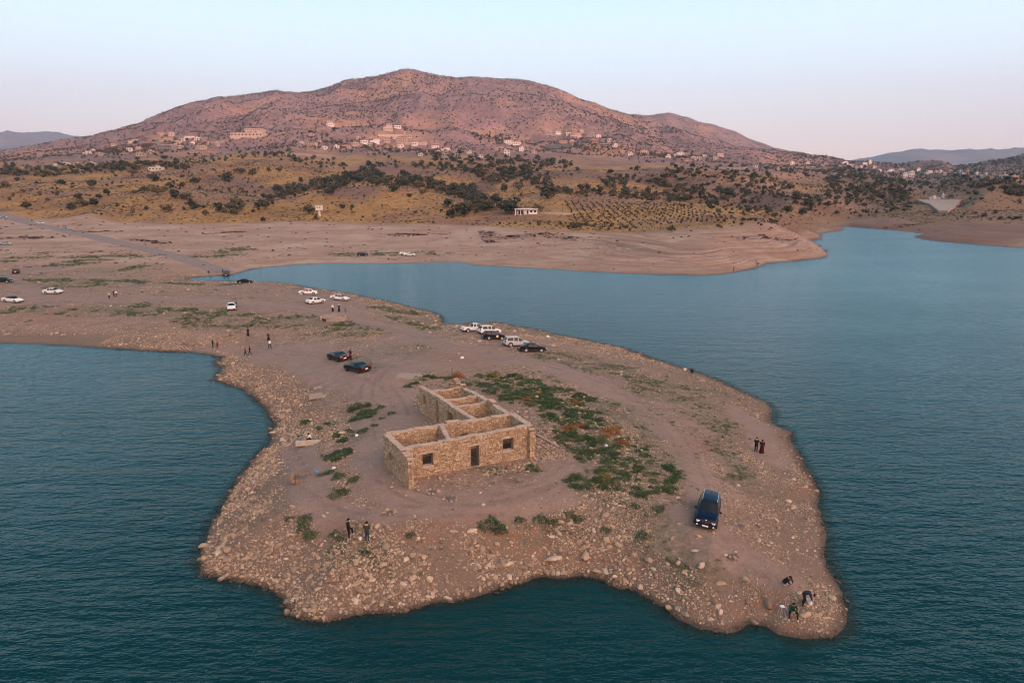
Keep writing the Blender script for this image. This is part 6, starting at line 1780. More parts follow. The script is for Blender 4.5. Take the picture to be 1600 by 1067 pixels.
def loft(spec):
    """returns dict class -> (verts, faces) of the body shell"""
    st = spec['st']
    rows = []
    for (x, zb, zs, zt_, ws, wt, tc, sc) in st:
        mid = zb + (zs - zb) * .5
        half = [(0, zb), (ws - .10, zb), (ws - .02, zb + .07), (ws, mid), (ws - .015, zs - .05), (ws - .06, zs), (wt + .035, zt_ - .07 if zt_ - zs > .2 else (zs * .4 + zt_ * .6)), (wt - .05, zt_ - .02), (wt * .5, zt_ + .005), (0, zt_ + .012)]
        r = [(x, -w, z) for w, z in half] + [(x, w, z) for w, z in reversed(half[1:-1])]
        rows.append(r)
    n = len(rows[0])
    cls = {}
    def add(c, quad):
        vs, fs_ = cls.setdefault(c, ([], [])); b = len(vs); vs += quad; fs_.append(tuple(range(b, b + len(quad))))
    for i in range(len(rows) - 1):
        tc, sc = st[i][6], st[i][7]
        for k in range(n):
            k2 = (k + 1) % n
            kk = k if k < 9 else n - 1 - k
            c = 'b'
            if kk == 5: c = {'g': 'g', 'b': 'b'}.get(sc, 'b')
            if kk >= 7: c = {'w': 'w', 'r': 'r'}.get(tc, 'b')
            add(c, [rows[i][k], rows[i][k2], rows[i + 1][k2], rows[i + 1][k]])
    add('b', list(reversed(rows[0]))); add('b', list(rows[-1]))
    return cls
def cls_mesh(name, vf, mat, smooth=True):
    import bmesh
    bm = bmesh.new()
    vs = [bm.verts.new(v) for v in vf[0]]
    for f in vf[1]:
        try: bm.faces.new([vs[i] for i in f])
        except ValueError: pass
    bmesh.ops.remove_doubles(bm, verts=bm.verts, dist=.0005)
    bmesh.ops.recalc_face_normals(bm, faces=bm.faces)
    me = bpy.data.meshes.new(name); bm.to_mesh(me); bm.free()
    me.materials.append(mat)
    if smooth:
        me.polygons.foreach_set('use_smooth', [True] * len(me.polygons))
        me.set_sharp_from_angle(angle=R(38))
    return me

def make_car(name, kind, color, lit=False, rim=None, plate=True, fbadge=False, scale=1.0):
    sp_ = TYPES[kind]; st = sp_['st']; L = sp_['L']
    root = empty(name)
    cl = loft(sp_)
    body = link('body', cls_mesh('body', cl['b'], PAINT[color]), parent=root)
    link('windshield', cls_mesh('windshield', cl['w'], GLASS), parent=root)
    link('rear_window', cls_mesh('rear_window', cl['r'], GLASS), parent=root)
    gs = cl['g']
    for s_ in (-1, 1):
        v2, f2 = [], []
        for f in gs[1]:
            q = [gs[0][i] for i in f]
            if sum(a[1] for a in q) * s_ > 0: b = len(v2); v2 += q; f2.append(tuple(range(b, b + len(q))))
        link('side_window', cls_mesh('side_window', (v2, f2), GLASS), parent=root)
    r = sp_['r']; ws = max(s_[4] for s_ in st)
    for x in sp_['wb']:
        for s_ in (-1, 1):
            MB().tube((x, s_ * (ws - .19), r + .02), (x, s_ * (ws + .004), r + .02), r + .075, n=20).build('wheel_arch', TRIM, body)
            w = MB().tube((0, -.11, 0), (0, .11, 0), r, n=22).build('wheel', TYRE, root, loc=(x, s_ * (ws - .085), r - .02))
            MB().tube((0, s_ * .112, 0), (0, s_ * .118, 0), r * .66, r * .62, n=16).build('rim', rim or RIM, w)
    # lamps
    xf, xr = st[-1][0], st[0][0]
    for s_ in (-1, 1):
        zf = st[-2][3] - .03
        MB().box((xf - .10, s_ * .60, zf - .04), (.22, .34, .13), rz=-s_ * .35).build('headlight', CLEAR_L, root)
        zr = st[1][2] - .10
        MB().box((xr + .03, s_ * .60, zr), (.12, .40 if kind == 'coupe' else .30, .14 if kind == 'coupe' else .20)).build('taillight', RED_LIT if lit else RED_L, root)
        mm = MB().box((st[-5][0] if False else .72, s_ * (ws + .09), st[5][2] + .06), (.14, .20, .12)).build('mirror', PAINT[color], root)
    MB().box((xf - .02, 0, .36), (.08, 1.45, .22)).build('front_bumper', TRIM, root)
    MB().box((xf - .005, 0, st[-2][3] - .13), (.07, .72, .11)).build('grille', TRIM, root)
    MB().box((xr + .05, 0, .36), (.14, 1.5, .20)).build('rear_bumper', TRIM, root)
    if plate:
        MB().box((xf + .03, 0, .42), (.02, .50, .12)).build('number_plate', PLATE, root)
        MB().box((xr - .015, 0, .60 if kind != 'suv' else .68), (.02, .46, .17)).build('number_plate', PLATE, root)
    return root

def place_car(root, u, v, head, label, cat='car', group=None, z=0.0):
    """head: compass angle of the nose in degrees, 0 = away from the camera, clockwise"""
    p = ground(u, v)
    yaw = R(90 - head)
    root.location = (p.x, p.y, p.z + z)
    fx_, fy_ = math.cos(yaw), math.sin(yaw)
    hf, hb = float(H(p.x + fx_ * 1.4, p.y + fy_ * 1.4)), float(H(p.x - fx_ * 1.4, p.y - fy_ * 1.4))
    hl, hr_ = float(H(p.x - fy_ * .8, p.y + fx_ * .8)), float(H(p.x + fy_ * .8, p.y - fx_ * .8))
    pitch = math.atan2(hb - hf, 2.8); roll = math.atan2(hl - hr_, 1.6)
    root.rotation_euler = (roll, pitch, yaw)
    root.location.z = (hf + hb + hl + hr_) / 4 + .03
    tag(root, label, cat, group)
    return root

G1 = 'cars parked in a row by the far shore'
# pickup
def make_pickup():
    root = make_car('pickup_truck', 'suv', 'white')
    for ch in list(root.children):
        if ch.name.split('.')[0] in ('body', 'windshield', 'rear_window', 'side_window'):
            for c2 in list(ch.children): bpy.data.objects.remove(c2)
            bpy.data.objects.remove(ch)
    st = [(-.62,.36,1.02,1.06,.88,.76,'r','b'), (-.45,.36,1.05,1.62,.90,.62,'b','g'), (.10,.36,1.05,1.72,.91,.64,'b','b'), (.20,.36,1.05,1.72,.91,.64,'b','g'), (.78,.36,1.04,1.66,.91,.63,'w','g'), (1.40,.36,1.04,1.14,.91,.76,'b','b'), (2.2,.36,1.0,1.09,.90,.76,'b','b'),
          (2.58,.40,.90,.98,.86,.72,'b','b'), (2.66,.46,.70,.74,.80,.68,'e','e')]
    cl = loft(dict(st=st))
    b = link('cab', cls_mesh('cab', cl['b'], PAINT['white']), parent=root)
    link('windshield', cls_mesh('windshield', cl['w'], GLASS), parent=root); link('rear_window', cls_mesh('rear_window', cl['r'], GLASS), parent=root); link('side_window', cls_mesh('side_window', cl['g'], GLASS), parent=root)
    bed = MB(); W = .90
    for s_ in (-1, 1): bed.box((-1.66, s_ * (W - .05), .80), (2.06, .10, .52))
    bed.box((-2.66, 0, .80), (.10, 1.78, .52)); bed.box((-.67, 0, .80), (.08, 1.68, .50)); bed.box((-1.66, 0, .50), (2.06, 1.68, .10))
    bed.build('truck_bed', PAINT['white'], root)
    bar = MB()
    for s_ in (-1, 1): bar.tube((-.95, s_ * .72, 1.05), (-.80, s_ * .62, 1.62), .035); bar.tube((-.95, s_ * .72, 1.05), (-1.6, s_ * .76, 1.06), .03)
    bar.tube((-.80, -.62, 1.62), (-.80, .62, 1.62), .035); bar.build('roll_bar', TRIM, root)
    for ch in root.children:
        nm = ch.name.split('.')[0]
        if nm == 'wheel': ch.location.x = -1.75 if ch.location.x < 0 else 1.65
        if nm in ('headlight', 'grille', 'front_bumper'): ch.location.x += .36; ch.location.z += .05
        if nm in ('taillight', 'rear_bumper'): ch.location.x -= .40
        if nm == 'number_plate': ch.location.x += .38 if ch.data.vertices[0].co.x > 0 else -.42
        if nm == 'mirror': ch.location.x += .25
    for x in (-1.75, 1.65):
        for s_ in (-1, 1): MB().tube((x, s_ * .72, .40), (x, s_ * .912, .40), .46, n=20).build('wheel_arch', TRIM, b)
    return root
place_car(make_pickup(), 741, 518, 62, 'white pickup truck with dark open bed at the left end of the shore row', 'pickup truck', G1)
place_car(make_car('parked_car', 'suv', 'white'), 764, 522, 58, 'white estate car with dark rear window beside the pickup', 'car', G1)
c_ = place_car(make_car('parked_car', 'hatch', 'black'), 771, 530, 66, 'black car with a round yellow sticker on its door', 'car', G1)
MB().tube((.35, -.905, .70), (.35, -.925, .70), .24, n=20).build('door_sticker', YEL, c_)
MB().tube((.35, -.926, .70), (.35, -.93, .70), .14, n=16).build('sticker_centre', PLATE, c_)
c_ = place_car(make_car('parked_car', 'suv', 'silver'), 806, 541, 68, 'silver grey off-road car between the stickered car and the black saloon', 'car', G1)
for s_ in (-1, 1): MB().tube((-1.7, s_ * .60, 1.735), (.3, s_ * .60, 1.745), .025).build('roof_rail', CHROME, c_)
place_car(make_car('parked_car', 'sedan', 'black'), 831, 549, 72, 'black saloon at the right end of the shore row', 'car', G1)
# two coupes
place_car(make_car('parked_car', 'coupe', 'green', lit=True, rim=RIM_D), 529, 562, -40, 'black coupe with lit red tail lamps next to a standing man', 'car', 'black coupes on the dirt track')
place_car(make_car('parked_car', 'coupe', 'green', rim=RIM_D), 559, 579, -46, 'nearer black coupe with unlit tail lamps and white plate', 'car', 'black coupes on the dirt track')
# blue suv
A1, A2 = ground(1102, 826), ground(1109, 792)
bh = math.degrees(math.atan2(A1.x - A2.x, A1.y - A2.y))
print('blue heading', bh)
c_ = make_car('parked_car', 'suv', 'blue', plate=True)
place_car(c_, 1104.5, 808, bh, 'dark blue off-road car facing the viewer at the right front', 'car')
for s_ in (-1, 1):
    MB().tube((-1.75, s_ * .61, 1.73), (.35, s_ * .61, 1.74), .028).build('roof_rail', CHROME, c_)
    MB().box((2.325, s_ * .14, .735), (.06, .22, .13)).build('kidney_grille', TRIM, c_)
    MB().box((2.315, s_ * .14, .735), (.05, .26, .17)).build('grille_frame', CHROME, c_)
    MB().tube((2.31, s_ * .66, .44), (2.36, s_ * .66, .44), .07).build('fog_lamp', CLEAR_L, c_)
MB().tube((2.20, 0, .875), (2.215, 0, .90), .05, n=14).build('badge', PLATE, c_)
MB().box((-1.55, 0, 1.75), (.16, .05, .08)).build('roof_aerial', TRIM, c_)
MB().box((.2, 0, 1.722), (.0, .0, .0))
# white cars in the middle distance
W_ = make_car('parked_car', 'sedan', 'white'); place_car(W_, 481, 460, -108, 'white saloon furthest left of the three white ones by the inlet', 'car', 'white cars by the inlet')
def dup(root):
    r = root.copy(); col.objects.link(r)
    for ch in root.children:
        c = ch.copy(); col.objects.link(c); c.parent = r
        for g in ch.children:
            d = g.copy(); col.objects.link(d); d.parent = c
    return r
place_car(dup(W_), 493, 474, 38, 'white saloon nearest the track with its tail towards the viewer', 'car', 'white cars by the inlet')
place_car(dup(W_), 531, 469, 106, 'white saloon behind the women on the edge of the inlet', 'car', 'white cars by the inlet')
place_car(dup(W_), 362, 483, 158, 'white car seen end-on on the upper track with a person at its side', 'car')
place_car(dup(W_), 83, 459, 98, 'white saloon alone on the left track', 'car')
place_car(make_car('parked_car', 'sedan', 'black'), 384, 443, 88, 'black car side-on at the neck of land with a person behind it', 'car')
S_ = make_car('parked_car', 'suv', 'black'); place_car(S_, 354, 430, -18, 'black off-road car at the end of the gravel road by the inlet', 'car')
place_car(dup(S_), 25, 427, -32, 'black off-road car seen from behind at the far left', 'car')
place_car(make_car('parked_car', 'sedan', 'green'), 6, 441, 86, 'dark saloon cut by the left edge of the picture', 'car')
# convertible
def convertible():
    root = make_car('convertible', 'sedan', 'white')
    for ch in list(root.children):
        if ch.name.split('.')[0] in ('rear_window', 'side_window'): bpy.data.objects.remove(ch)
    st = [(s_[0], s_[1], s_[2], min(s_[3], s_[2] + .10), s_[4], s_[4] - .16, 'b', 'b') for s_ in TYPES['sedan']['st']]
    for ch in root.children:
        if ch.name.split('.')[0] == 'body': ch.data = cls_mesh('body', loft(dict(st=st))['b'], PAINT['white'])
    mb = MB(); mb.v = [(-1.7, -.70, 1.03), (-1.7, .70, 1.03), (-.8, -.60, 1.36), (-.8, .60, 1.36), (.42, -.60, 1.40), (.42, .60, 1.40), (1.1, -.72, 1.02), (1.1, .72, 1.02)]
    mb.f = [(0, 2, 3, 1), (2, 4, 5, 3), (0, 6, 4, 2), (1, 3, 5, 7)]; mb.m = [0] * 4; mb.build('soft_top', TRIM, root)
    return root
place_car(convertible(), 20, 472, 101, 'white convertible with black soft top at the left edge', 'convertible')
Bs = make_car('parked_car', 'sedan', 'bluesil')
place_car(Bs, 9, 383, 84, 'pale blue car on the dry flat at the far left', 'car', 'cars along the gravel road')
place_car(dup(Bs), 102, 359, 100, 'pale blue car driving down the gravel road', 'car', 'cars along the gravel road')
place_car(dup(W_), 63, 350, 96, 'white car on the upper part of the gravel road', 'car', 'cars along the gravel road')
place_car(dup(Bs), 6, 341, 80, 'bluish car at the top of the gravel road, cut by the left edge', 'car', 'cars along the gravel road')
place_car(dup(S_), 567, 400, 82, 'black car on the far side of the inlet', 'car', 'cars across the inlet')
place_car(dup(W_), 633, 398, 84, 'left one of two white cars across the inlet', 'car', 'cars across the inlet')
place_car(dup(W_), 640, 400, 88, 'right one of two white cars across the inlet', 'car', 'cars across the inlet')
# ------------------------------------------------------------------ people
def cloth(name, c): return plain(name, c, .85)
CL = {k: cloth('cloth_' + k, c) for k, c in dict(black=(.012, .012, .014), navy=(.02, .025, .05), olive=(.050, .048, .030), green=(.012, .065, .035), white=(.68, .67, .65), red=(.30, .03, .035), darkred=(.045, .006, .009), beige=(.48, .36, .26), blue=(.16, .26, .42), jeans=(.03, .045, .07), grey=(.12, .12, .125)).items()}
SKIN = plain('skin', (.42, .25, .18), .6); HAIR = plain('dark_hair', (.012, .009, .008), .7); SHOE_W = plain('white_shoe', (.72, .70, .66), .5); SHOE_B = plain('black_shoe', (.015, .015, .015), .5)

def V3(*a): return Vector(a)
# joints in metres for a 1.75 m figure, facing -Y in its own frame (x = its left)
def pose(kind):
    J = dict(pelvis=V3(0, 0, .95), waist=V3(0, 0, 1.10), chest=V3(0, .0, 1.32), neck=V3(0, .0, 1.50), head=V3(0, -.02, 1.62), top=V3(0, -.01, 1.71))
    for s_, n in ((1, 'l'), (-1, 'r')):
        J['sh' + n] = V3(.19 * s_, 0, 1.43); J['el' + n] = V3(.25 * s_, .02, 1.15); J['ha' + n] = V3(.26 * s_, -.06, .90)
        J['hip' + n] = V3(.09 * s_, 0, .92); J['kn' + n] = V3(.10 * s_, -.02, .50); J['an' + n] = V3(.10 * s_, .01, .09); J['to' + n] = V3(.11 * s_, -.15, .04)
    if kind == 'walk':
        J['knl'] = V3(.10, -.20, .53); J['anl'] = V3(.10, -.28, .10); J['tol'] = V3(.10, -.43, .06); J['knr'] = V3(-.10, .06, .49); J['anr'] = V3(-.10, .30, .14); J['tor'] = V3(-.10, .18, .04)
        J['ell'] = V3(.25, .14, 1.18); J['hal'] = V3(.25, .10, .94); J['elr'] = V3(-.25, -.10, 1.17); J['har'] = V3(-.24, -.28, 1.0)
    if kind == 'foot_up':       # one foot raised on a stone, one hand at the belly
        J['knl'] = V3(.12, -.34, .74); J['anl'] = V3(.12, -.36, .32); J['tol'] = V3(.12, -.52, .27)
        J['ell'] = V3(.27, .02, 1.17); J['hal'] = V3(.14, -.22, 1.08); J['head'] = V3(0, -.06, 1.61); J['top'] = V3(0, -.06, 1.70)
    if kind == 'hold':          # looking down at something held in both hands
        for s_, n in ((1, 'l'), (-1, 'r')): J['el' + n] = V3(.25 * s_, -.02, 1.16); J['ha' + n] = V3(.10 * s_, -.27, 1.10)
        J['head'] = V3(0, -.05, 1.61); J['top'] = V3(0, -.06, 1.70)
    if kind == 'reach':
        J['elr'] = V3(-.38, -.10, 1.22); J['har'] = V3(-.56, -.24, 1.08); J['knl'] = V3(.16, -.02, .50); J['anl'] = V3(.22, .02, .09); J['tol'] = V3(.24, -.14, .04); J['anr'] = V3(-.16, .0, .09); J['tor'] = V3(-.18, -.15, .04)
    if kind == 'sit':           # on a low seat about .45 m
        d = -.50
        for k in ('pelvis', 'waist', 'chest', 'neck', 'head', 'top', 'shl', 'shr'): J[k] = J[k] + V3(0, .0, d)
        J['waist'] += V3(0, -.03, 0); J['chest'] += V3(0, -.10, -.02); J['neck'] += V3(0, -.17, -.05); J['head'] += V3(0, -.22, -.07); J['top'] += V3(0, -.24, -.07); J['shl'] += V3(0, -.13, -.03); J['shr'] += V3(0, -.13, -.03)
        for s_, n in ((1, 'l'), (-1, 'r')):
            J['hip' + n] = V3(.10 * s_, 0, .45); J['kn' + n] = V3(.25 * s_, -.42, .50); J['an' + n] = V3(.28 * s_, -.50, .09); J['to' + n] = V3(.31 * s_, -.66, .04)
            J['el' + n] = V3(.27 * s_, -.24, .66); J['ha' + n] = V3(.06 * s_, -.40, .60)
    if kind == 'sit_ground':
        d = -.82
        for k in ('pelvis', 'waist', 'chest', 'neck', 'head', 'top', 'shl', 'shr'): J[k] = J[k] + V3(0, 0, d)
        for s_, n in ((1, 'l'), (-1, 'r')):
            J['hip' + n] = V3(.10 * s_, 0, .12); J['kn' + n] = V3(.14 * s_, -.38, .40); J['an' + n] = V3(.13 * s_, -.55, .08); J['to' + n] = V3(.13 * s_, -.70, .05)
            J['el' + n] = V3(.26 * s_, -.12, .42); J['ha' + n] = V3(.12 * s_, -.34, .42)
    if kind == 'crouch':
        for k in ('pelvis', 'waist', 'chest', 'neck', 'head', 'top', 'shl', 'shr'): J[k] = J[k] + V3(0, .10, -.68)
        J['waist'] += V3(0, -.07, -.02); J['chest'] += V3(0, -.22, -.07); J['neck'] += V3(0, -.34, -.12); J['head'] += V3(0, -.43, -.17); J['top'] += V3(0, -.50, -.19); J['shl'] += V3(0, -.29, -.09); J['shr'] += V3(0, -.29, -.09)
        for s_, n in ((1, 'l'), (-1, 'r')):
            J['hip' + n] = V3(.10 * s_, .10, .27); J['kn' + n] = V3(.20 * s_, -.25, .46); J['an' + n] = V3(.14 * s_, .04, .10); J['to' + n] = V3(.16 * s_, -.12, .04)
            J['el' + n] = V3(.27 * s_, -.40, .42); J['ha' + n] = V3(.10 * s_, -.54, .30)
    if kind == 'bend':
        J['waist'] = V3(0, -.10, 1.03); J['chest'] = V3(0, -.34, 1.06); J['neck'] = V3(0, -.52, 1.03); J['head'] = V3(0, -.63, .97); J['top'] = V3(0, -.70, .92)
        for s_, n in ((1, 'l'), (-1, 'r')):
            J['sh' + n] = V3(.18 * s_, -.44, 1.04); J['el' + n] = V3(.22 * s_, -.50, .74); J['ha' + n] = V3(.12 * s_, -.60, .50)
            J['kn' + n] = V3(.13 * s_, -.12, .50); J['an' + n] = V3(.14 * s_, .02, .09); J['to' + n] = V3(.16 * s_, -.14, .04)
    return J

RAD = dict(pelvis=(.145, .105), waist=(.135, .10), chest=(.165, .115), neck=(.058, .058), head=(.085, .10), top=(.055, .065), sh=(.075, .07), el=(.048, .048), ha=(.026, .036), hip=(.095, .095), kn=(.062, .062), an=(.042, .045), to=(.036, .030))
def robe_mesh(name, J, mat, full=True):
    """a long garment as a lofted bell from shoulders (or waist) to ankles"""
    rings = []
    c0 = J['pelvis']
    prof = [(1.47, .12, .085), (1.40, .20, .12), (1.25, .20, .13), (1.08, .165, .125), (.92, .20, .155), (.60, .235, .19), (.30, .27, .22), (.06, .30, .25)]
    if not full: prof = prof[3:]
    n = 18; vs = []
    for z, a, b in prof:
        for i in range(n):
            t = 2 * math.pi * i / n; f = 1 + .05 * math.sin(5 * t + z * 3) * (1.5 - z)
            vs.append((math.cos(t) * a * f, math.sin(t) * b * f + c0.y * 0, z))
    fs_ = [(k * n + i, (k + 1) * n + i, (k + 1) * n + (i + 1) % n, k * n + (i + 1) % n) for k in range(len(prof) - 1) for i in range(n)]
    me = bpy.data.meshes.new(name); me.from_pydata(vs, [], fs_ + [tuple(range(n))[::-1]]); me.materials.append(mat)
    me.polygons.foreach_set('use_smooth', [True] * len(me.polygons)); me.update()
    return me

def person(u, v, kind, face, top, legs, label, shoes=None, hgt=1.75, hair='short', robe=None, z=0.0, sleeves='long', group=None, at=None):
    """face: compass heading the figure looks to, 0 = away from camera, clockwise"""
    J = pose(kind)
    verts, radii, edges, part = [], [], [], []
    def add(p, r, parent, tagn):
        verts.append(tuple(p)); radii.append(r); part.append(tagn)
        if parent is not None: edges.append((parent, len(verts) - 1))
        return len(verts) - 1
    pv = add(J['pelvis'], RAD['pelvis'], None, 'legs')
    wa = add(J['waist'], RAD['waist'], pv, 'top')
    ch = add(J['chest'], RAD['chest'], wa, 'top')
    nk = add(J['neck'], RAD['neck'], ch, 'skin')
    hd = add(J['head'], RAD['head'], nk, 'skin')
    tp = add(J['top'], RAD['top'], hd, 'skin')
    segs = [('top', J['pelvis'], J['waist']), ('top', J['waist'], J['chest']), ('top', J['chest'], J['neck'].lerp(J['chest'], .25)), ('skin', J['neck'], J['top'])]
    for s_, n in ((1, 'l'), (-1, 'r')):
        sh = add(J['sh' + n], RAD['sh'], ch, 'top'); el = add(J['el' + n], RAD['el'], sh, 'top')
        ha = add(J['ha' + n], (.027, .024), el, 'skin')
        fd = (J['ha' + n] - J['el' + n]).normalized()
        palm = add(J['ha' + n] + fd * .07, (.038, .018), ha, 'skin')
        side = fd.cross(V3(0, 1, 0)); side = side.normalized() if side.length > .1 else V3(1, 0, 0)
        cur = side.cross(fd).normalized()
        for k, (o_, ln) in enumerate(((-.030, .062), (-.010, .075), (.012, .072), (.032, .055))):
            b = J['ha' + n] + fd * .095 + side * o_
            q1 = add(b + fd * ln * .5, (.0085, .0085), palm, 'skin')
            q2 = add(b + fd * ln * .85 - cur * .022, (.0075, .0075), q1, 'skin')
        th = add(J['ha' + n] + fd * .04 + side * (-.045) - cur * .015, (.010, .010), ha, 'skin')
        add(J['ha' + n] + fd * .075 + side * (-.058) - cur * .022, (.008, .008), th, 'skin')
        hp = add(J['hip' + n], RAD['hip'], pv, 'legs'); kn = add(J['kn' + n], RAD['kn'], hp, 'legs'); an = add(J['an' + n], RAD['an'], kn, 'legs')
        heel = add(J['an' + n] + V3(0, .03, -.045), (.036, .034), an, 'shoe')
        add(J['to' + n], RAD['to'], heel, 'shoe')
        wrist = J['el' + n].lerp(J['ha' + n], .92)
        segs += [('top', J['sh' + n], J['el' + n]), ('top' if sleeves == 'long' else 'skin', J['el' + n], wrist), ('skin', J['ha' + n], J['ha' + n] + fd * .17), ('legs', J['hip' + n], J['kn' + n]), ('legs', J['kn' + n], J['an' + n].lerp(J['kn' + n], .12)), ('shoe', J['an' + n] + V3(0, .03, -.05), J['to' + n])]
    segs.append(('legs', J['hipl'], J['hipr']))
    me = bpy.data.meshes.new('person_rig'); me.from_pydata(verts, edges, [])
    ob = bpy.data.objects.new('person_rig', me); col.objects.link(ob)
    md = ob.modifiers.new('s', 'SKIN'); sv = me.skin_vertices[0].data
    for i, r in enumerate(radii): sv[i].radius = r if r[0] < .04 else (r[0] * 1.3, r[1] * 1.3)
    sv[0].use_root = True
    ob.modifiers.new('u', 'SUBSURF').levels = 1 if kind != 'x' else 2
    dg = bpy.context.evaluated_depsgraph_get()
    body_me = bpy.data.meshes.new_from_object(ob.evaluated_get(dg))
    bpy.data.objects.remove(ob); bpy.data.meshes.remove(me)
    body_me.name = 'person'
    # nose, brow and ears pushed out of the head surface
    hc = J['head']; up = (J['top'] - J['neck']).normalized(); fwd_ = V3(0, -1, 0); fwd_ = (fwd_ - up * fwd_.dot(up)).normalized()
    for vv in body_me.vertices:
        q = vv.co - hc
        if q.length < .14:
            f_, s2, h2 = q.dot(fwd_), abs(q.x), q.dot(up)
            if f_ > .05 and s2 < .022 and -.03 < h2 < .03: vv.co += fwd_ * .018
            if s2 > .06 and abs(f_) < .03 and abs(h2) < .035: vv.co.x *= 1.14
    mats = dict(top=CL[top], legs=CL[legs], skin=SKIN, shoe=shoes or SHOE_B)
    keys = list(mats); body_me.materials.clear()
    for k in keys: body_me.materials.append(mats[k])
    cen = np.array([tuple(p.center) for p in body_me.polygons])
    best = np.full(len(cen), 1e9); idx = np.zeros(len(cen), np.int32)
    for nm, a, b in segs:
        a_, b_ = np.array(a), np.array(b); ab = b_ - a_; t = np.clip(((cen - a_) @ ab) / (ab @ ab + 1e-9), 0, 1)
        d = np.linalg.norm(cen - a_ - t[:, None] * ab, axis=1)
        m_ = d < best - 1e-6; best[m_] = d[m_]; idx[m_] = keys.index(nm)
    body_me.polygons.foreach_set('material_index', idx)
    body_me.polygons.foreach_set('use_smooth', [True] * len(body_me.polygons)); body_me.update()
    p = ground(u, v) if at is None else at
    s = hgt / 1.75
    root = link('person', body_me, loc=(p.x, p.y, p.z + z), rot=(0, 0, R(180 - face)), scale=(s, s, s))
    tag(root, label, 'person', group)
    # hair or scarf as a shell on the skull
    hb = MB(); n = 12; rows_ = 6
    hm = bpy.data.meshes.new('hair'); vs, fs_ = [], []
    scarf = hair.startswith('scarf')
    low_ = 2.35 if scarf else (2.3 if hair == 'long' else 2.15)
    for i in range(rows_ + 1):
        th = low_ * i / rows_
        for k in range(n):
            a = 2 * math.pi * k / n
            rx, ry, rz_ = (.112, .130, .122) if not scarf else (.128, .148, .135)
            lim = th if not (math.sin(a) < -.3 and th > 1.05) else 1.05 + (th - 1.05) * .15
            d = V3(math.cos(a) * math.sin(lim) * rx, math.sin(a) * math.sin(lim) * ry + .012, math.cos(lim) * rz_)
            if hair == 'long' and th > 1.6 and math.sin(a) > -.2: d.z -= .10 * (th - 1.6)
            vs.append(d)
    for i in range(rows_):
        for k in range(n): fs_.append((i * n + k, (i + 1) * n + k, (i + 1) * n + (k + 1) % n, i * n + (k + 1) % n))
    rot = V3(0, 0, 1).rotation_difference(up).to_matrix()
    vs = [tuple(rot @ q + hc + up * .018) for q in vs]
    hm.from_pydata(vs, [], fs_); hm.polygons.foreach_set('use_smooth', [True] * len(fs_))
    hm.materials.append(HAIR if not scarf else CL[hair.split('_')[1]]); hm.update()
    link('headscarf' if scarf else 'hair', hm, parent=root)
    if robe: link('robe' if robe[1] else 'skirt', robe_mesh('robe', J, CL[robe[0]], robe[1]), parent=root)
    return root

person(545, 842, 'foot_up', 60, 'black', 'black', 'man in black clothes and white shoes resting one foot on a stone', SHOE_W, 1.82)
person(574, 847, 'hold', 12, 'olive', 'jeans', 'man in olive jacket and dark trousers seen from behind', SHOE_W, 1.82)
person(1181, 706, 'hold', 30, 'black', 'black', 'man in dark clothes walking beside the woman in dark red', hgt=1.78)
person(1190, 708, 'stand', 20, 'darkred', 'darkred', 'woman in a long dark red dress near the right shore', hair='long', hgt=1.66, robe=('darkred', True))
person(1227, 913, 'crouch', 140, 'black', 'black', 'person in patterned black crouching above the bending man', SHOE_W, 1.7)
person(1254, 945, 'bend', 110, 'navy', 'black', 'man in dark clothes bending down over a white bucket', hgt=1.78)
person(1237, 962, 'sit', 190, 'green', 'black', 'seated man in a green top, black trousers and one white shoe', SHOE_W, 1.8)
person(471, 695, 'sit', 250, 'blue', 'black', 'person in a light blue shirt sitting at the left of the stone bench', hgt=1.72, z=.02)
person(486, 691, 'sit', 265, 'white', 'black', 'person in a white top sitting at the right of the stone bench', hgt=1.68, hair='long', z=.02)
person(1070, 581, 'sit_ground', 20, 'white', 'black', 'person in white sitting on the right shore', hgt=1.7)
person(1081, 583, 'sit_ground', 20, 'black', 'black', 'person in black sitting on the right shore', hgt=1.75, hair='scarf_black')
person(548, 562, 'reach', 225, 'black', 'black', 'man in black standing at the rear of the black coupe', hgt=1.82)
person(388, 525, 'stand', 200, 'black', 'black', 'woman in a long black robe alone above the left bay', hgt=1.68, hair='scarf_black', robe=('black', True))
person(420, 533, 'hold', 190, 'navy', 'black', 'woman in dark dress carrying something white on the slope', hgt=1.66, hair='scarf_grey', robe=('black', False))
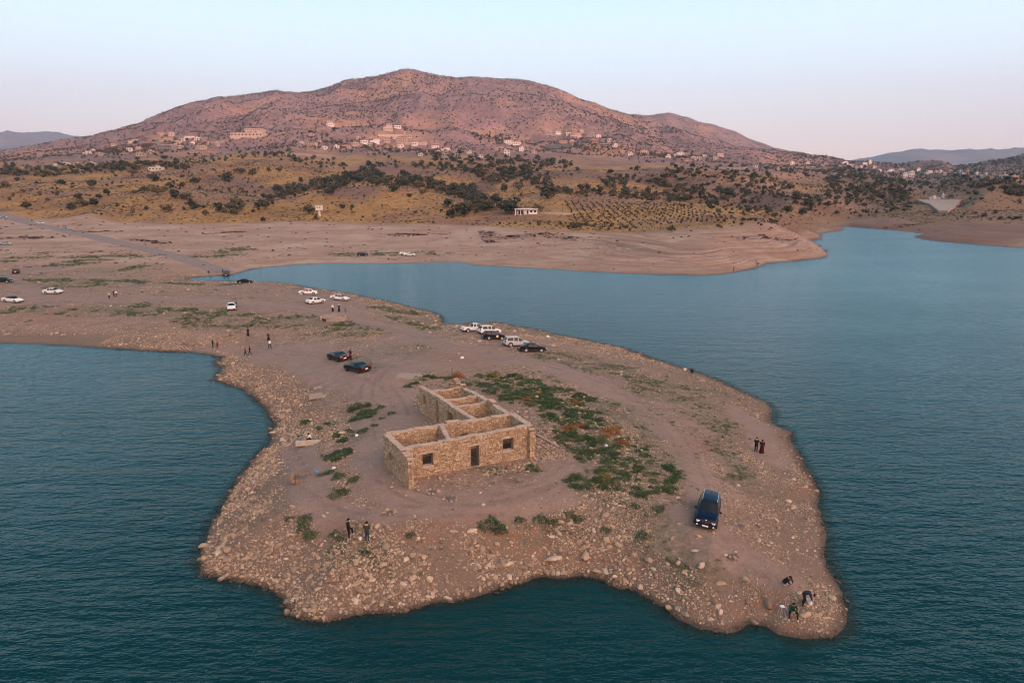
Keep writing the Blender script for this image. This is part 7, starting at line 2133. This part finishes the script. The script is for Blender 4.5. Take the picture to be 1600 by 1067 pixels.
person(422, 545, 'walk', 290, 'white', 'black', 'man in a white shirt walking below the dark-dressed woman', hgt=1.75)
person(384, 556, 'walk', 250, 'red', 'black', 'person in red jacket at the left of a walking pair', hgt=1.6)
person(391, 555, 'walk', 250, 'darkred', 'navy', 'person in dark maroon at the right of a walking pair', hgt=1.68, hair='long')
person(333, 544, 'hold', 230, 'black', 'black', 'person in black at the edge of the left bay', hgt=1.72)
person(340, 544, 'stand', 160, 'red', 'darkred', 'child in red beside the person in black at the bay edge', hgt=1.35)
person(520, 487, 'stand', 190, 'white', 'black', 'woman in white blouse and long black skirt near the well', hgt=1.66, hair='scarf_white', robe=('black', False))
person(530, 487, 'hold', 200, 'black', 'black', 'woman in black robe with white scarf near the well', hgt=1.66, hair='scarf_white', robe=('black', True))
person(539.5, 489, 'stand', 220, 'grey', 'black', 'small child in grey right of the women near the well', hgt=1.15)
person(171, 467, 'stand', 120, 'beige', 'black', 'person in a beige coat on the left track', hgt=1.65, hair='scarf_beige')
person(178.5, 464, 'stand', 200, 'navy', 'black', 'person in navy beside the one in white on the left track', hgt=1.72)
person(182, 464, 'walk', 180, 'white', 'black', 'person in a white top on the left track', hgt=1.65, hair='scarf_black')
person(369.5, 480, 'stand', 250, 'black', 'black', 'person in black at the side of the end-on white car', hgt=1.7)
person(326, 427, 'crouch', 160, 'black', 'black', 'person in black crouching near the end of the gravel road', hgt=1.75)
person(348.5, 428, 'stand', 100, 'black', 'black', 'person in black at the left side of the parked off-road car', hgt=1.75)
person(388, 439, 'stand', 190, 'black', 'black', 'person in black standing behind the side-on black car', hgt=1.75)
person(607, 406, 'sit_ground', 180, 'black', 'black', 'lone person in black sitting across the inlet', hgt=1.75)
person(1181, 413, 'stand', 120, 'black', 'black', 'lone angler in black on the bare point across the water', hgt=1.75)
person(1183.5, 414, 'crouch', 120, 'navy', 'black', 'second angler crouching beside the first on the bare point', hgt=1.75)
person(1146, 424, 'stand', 100, 'red', 'black', 'distant angler in red at the waterline of the bare point', hgt=1.7)
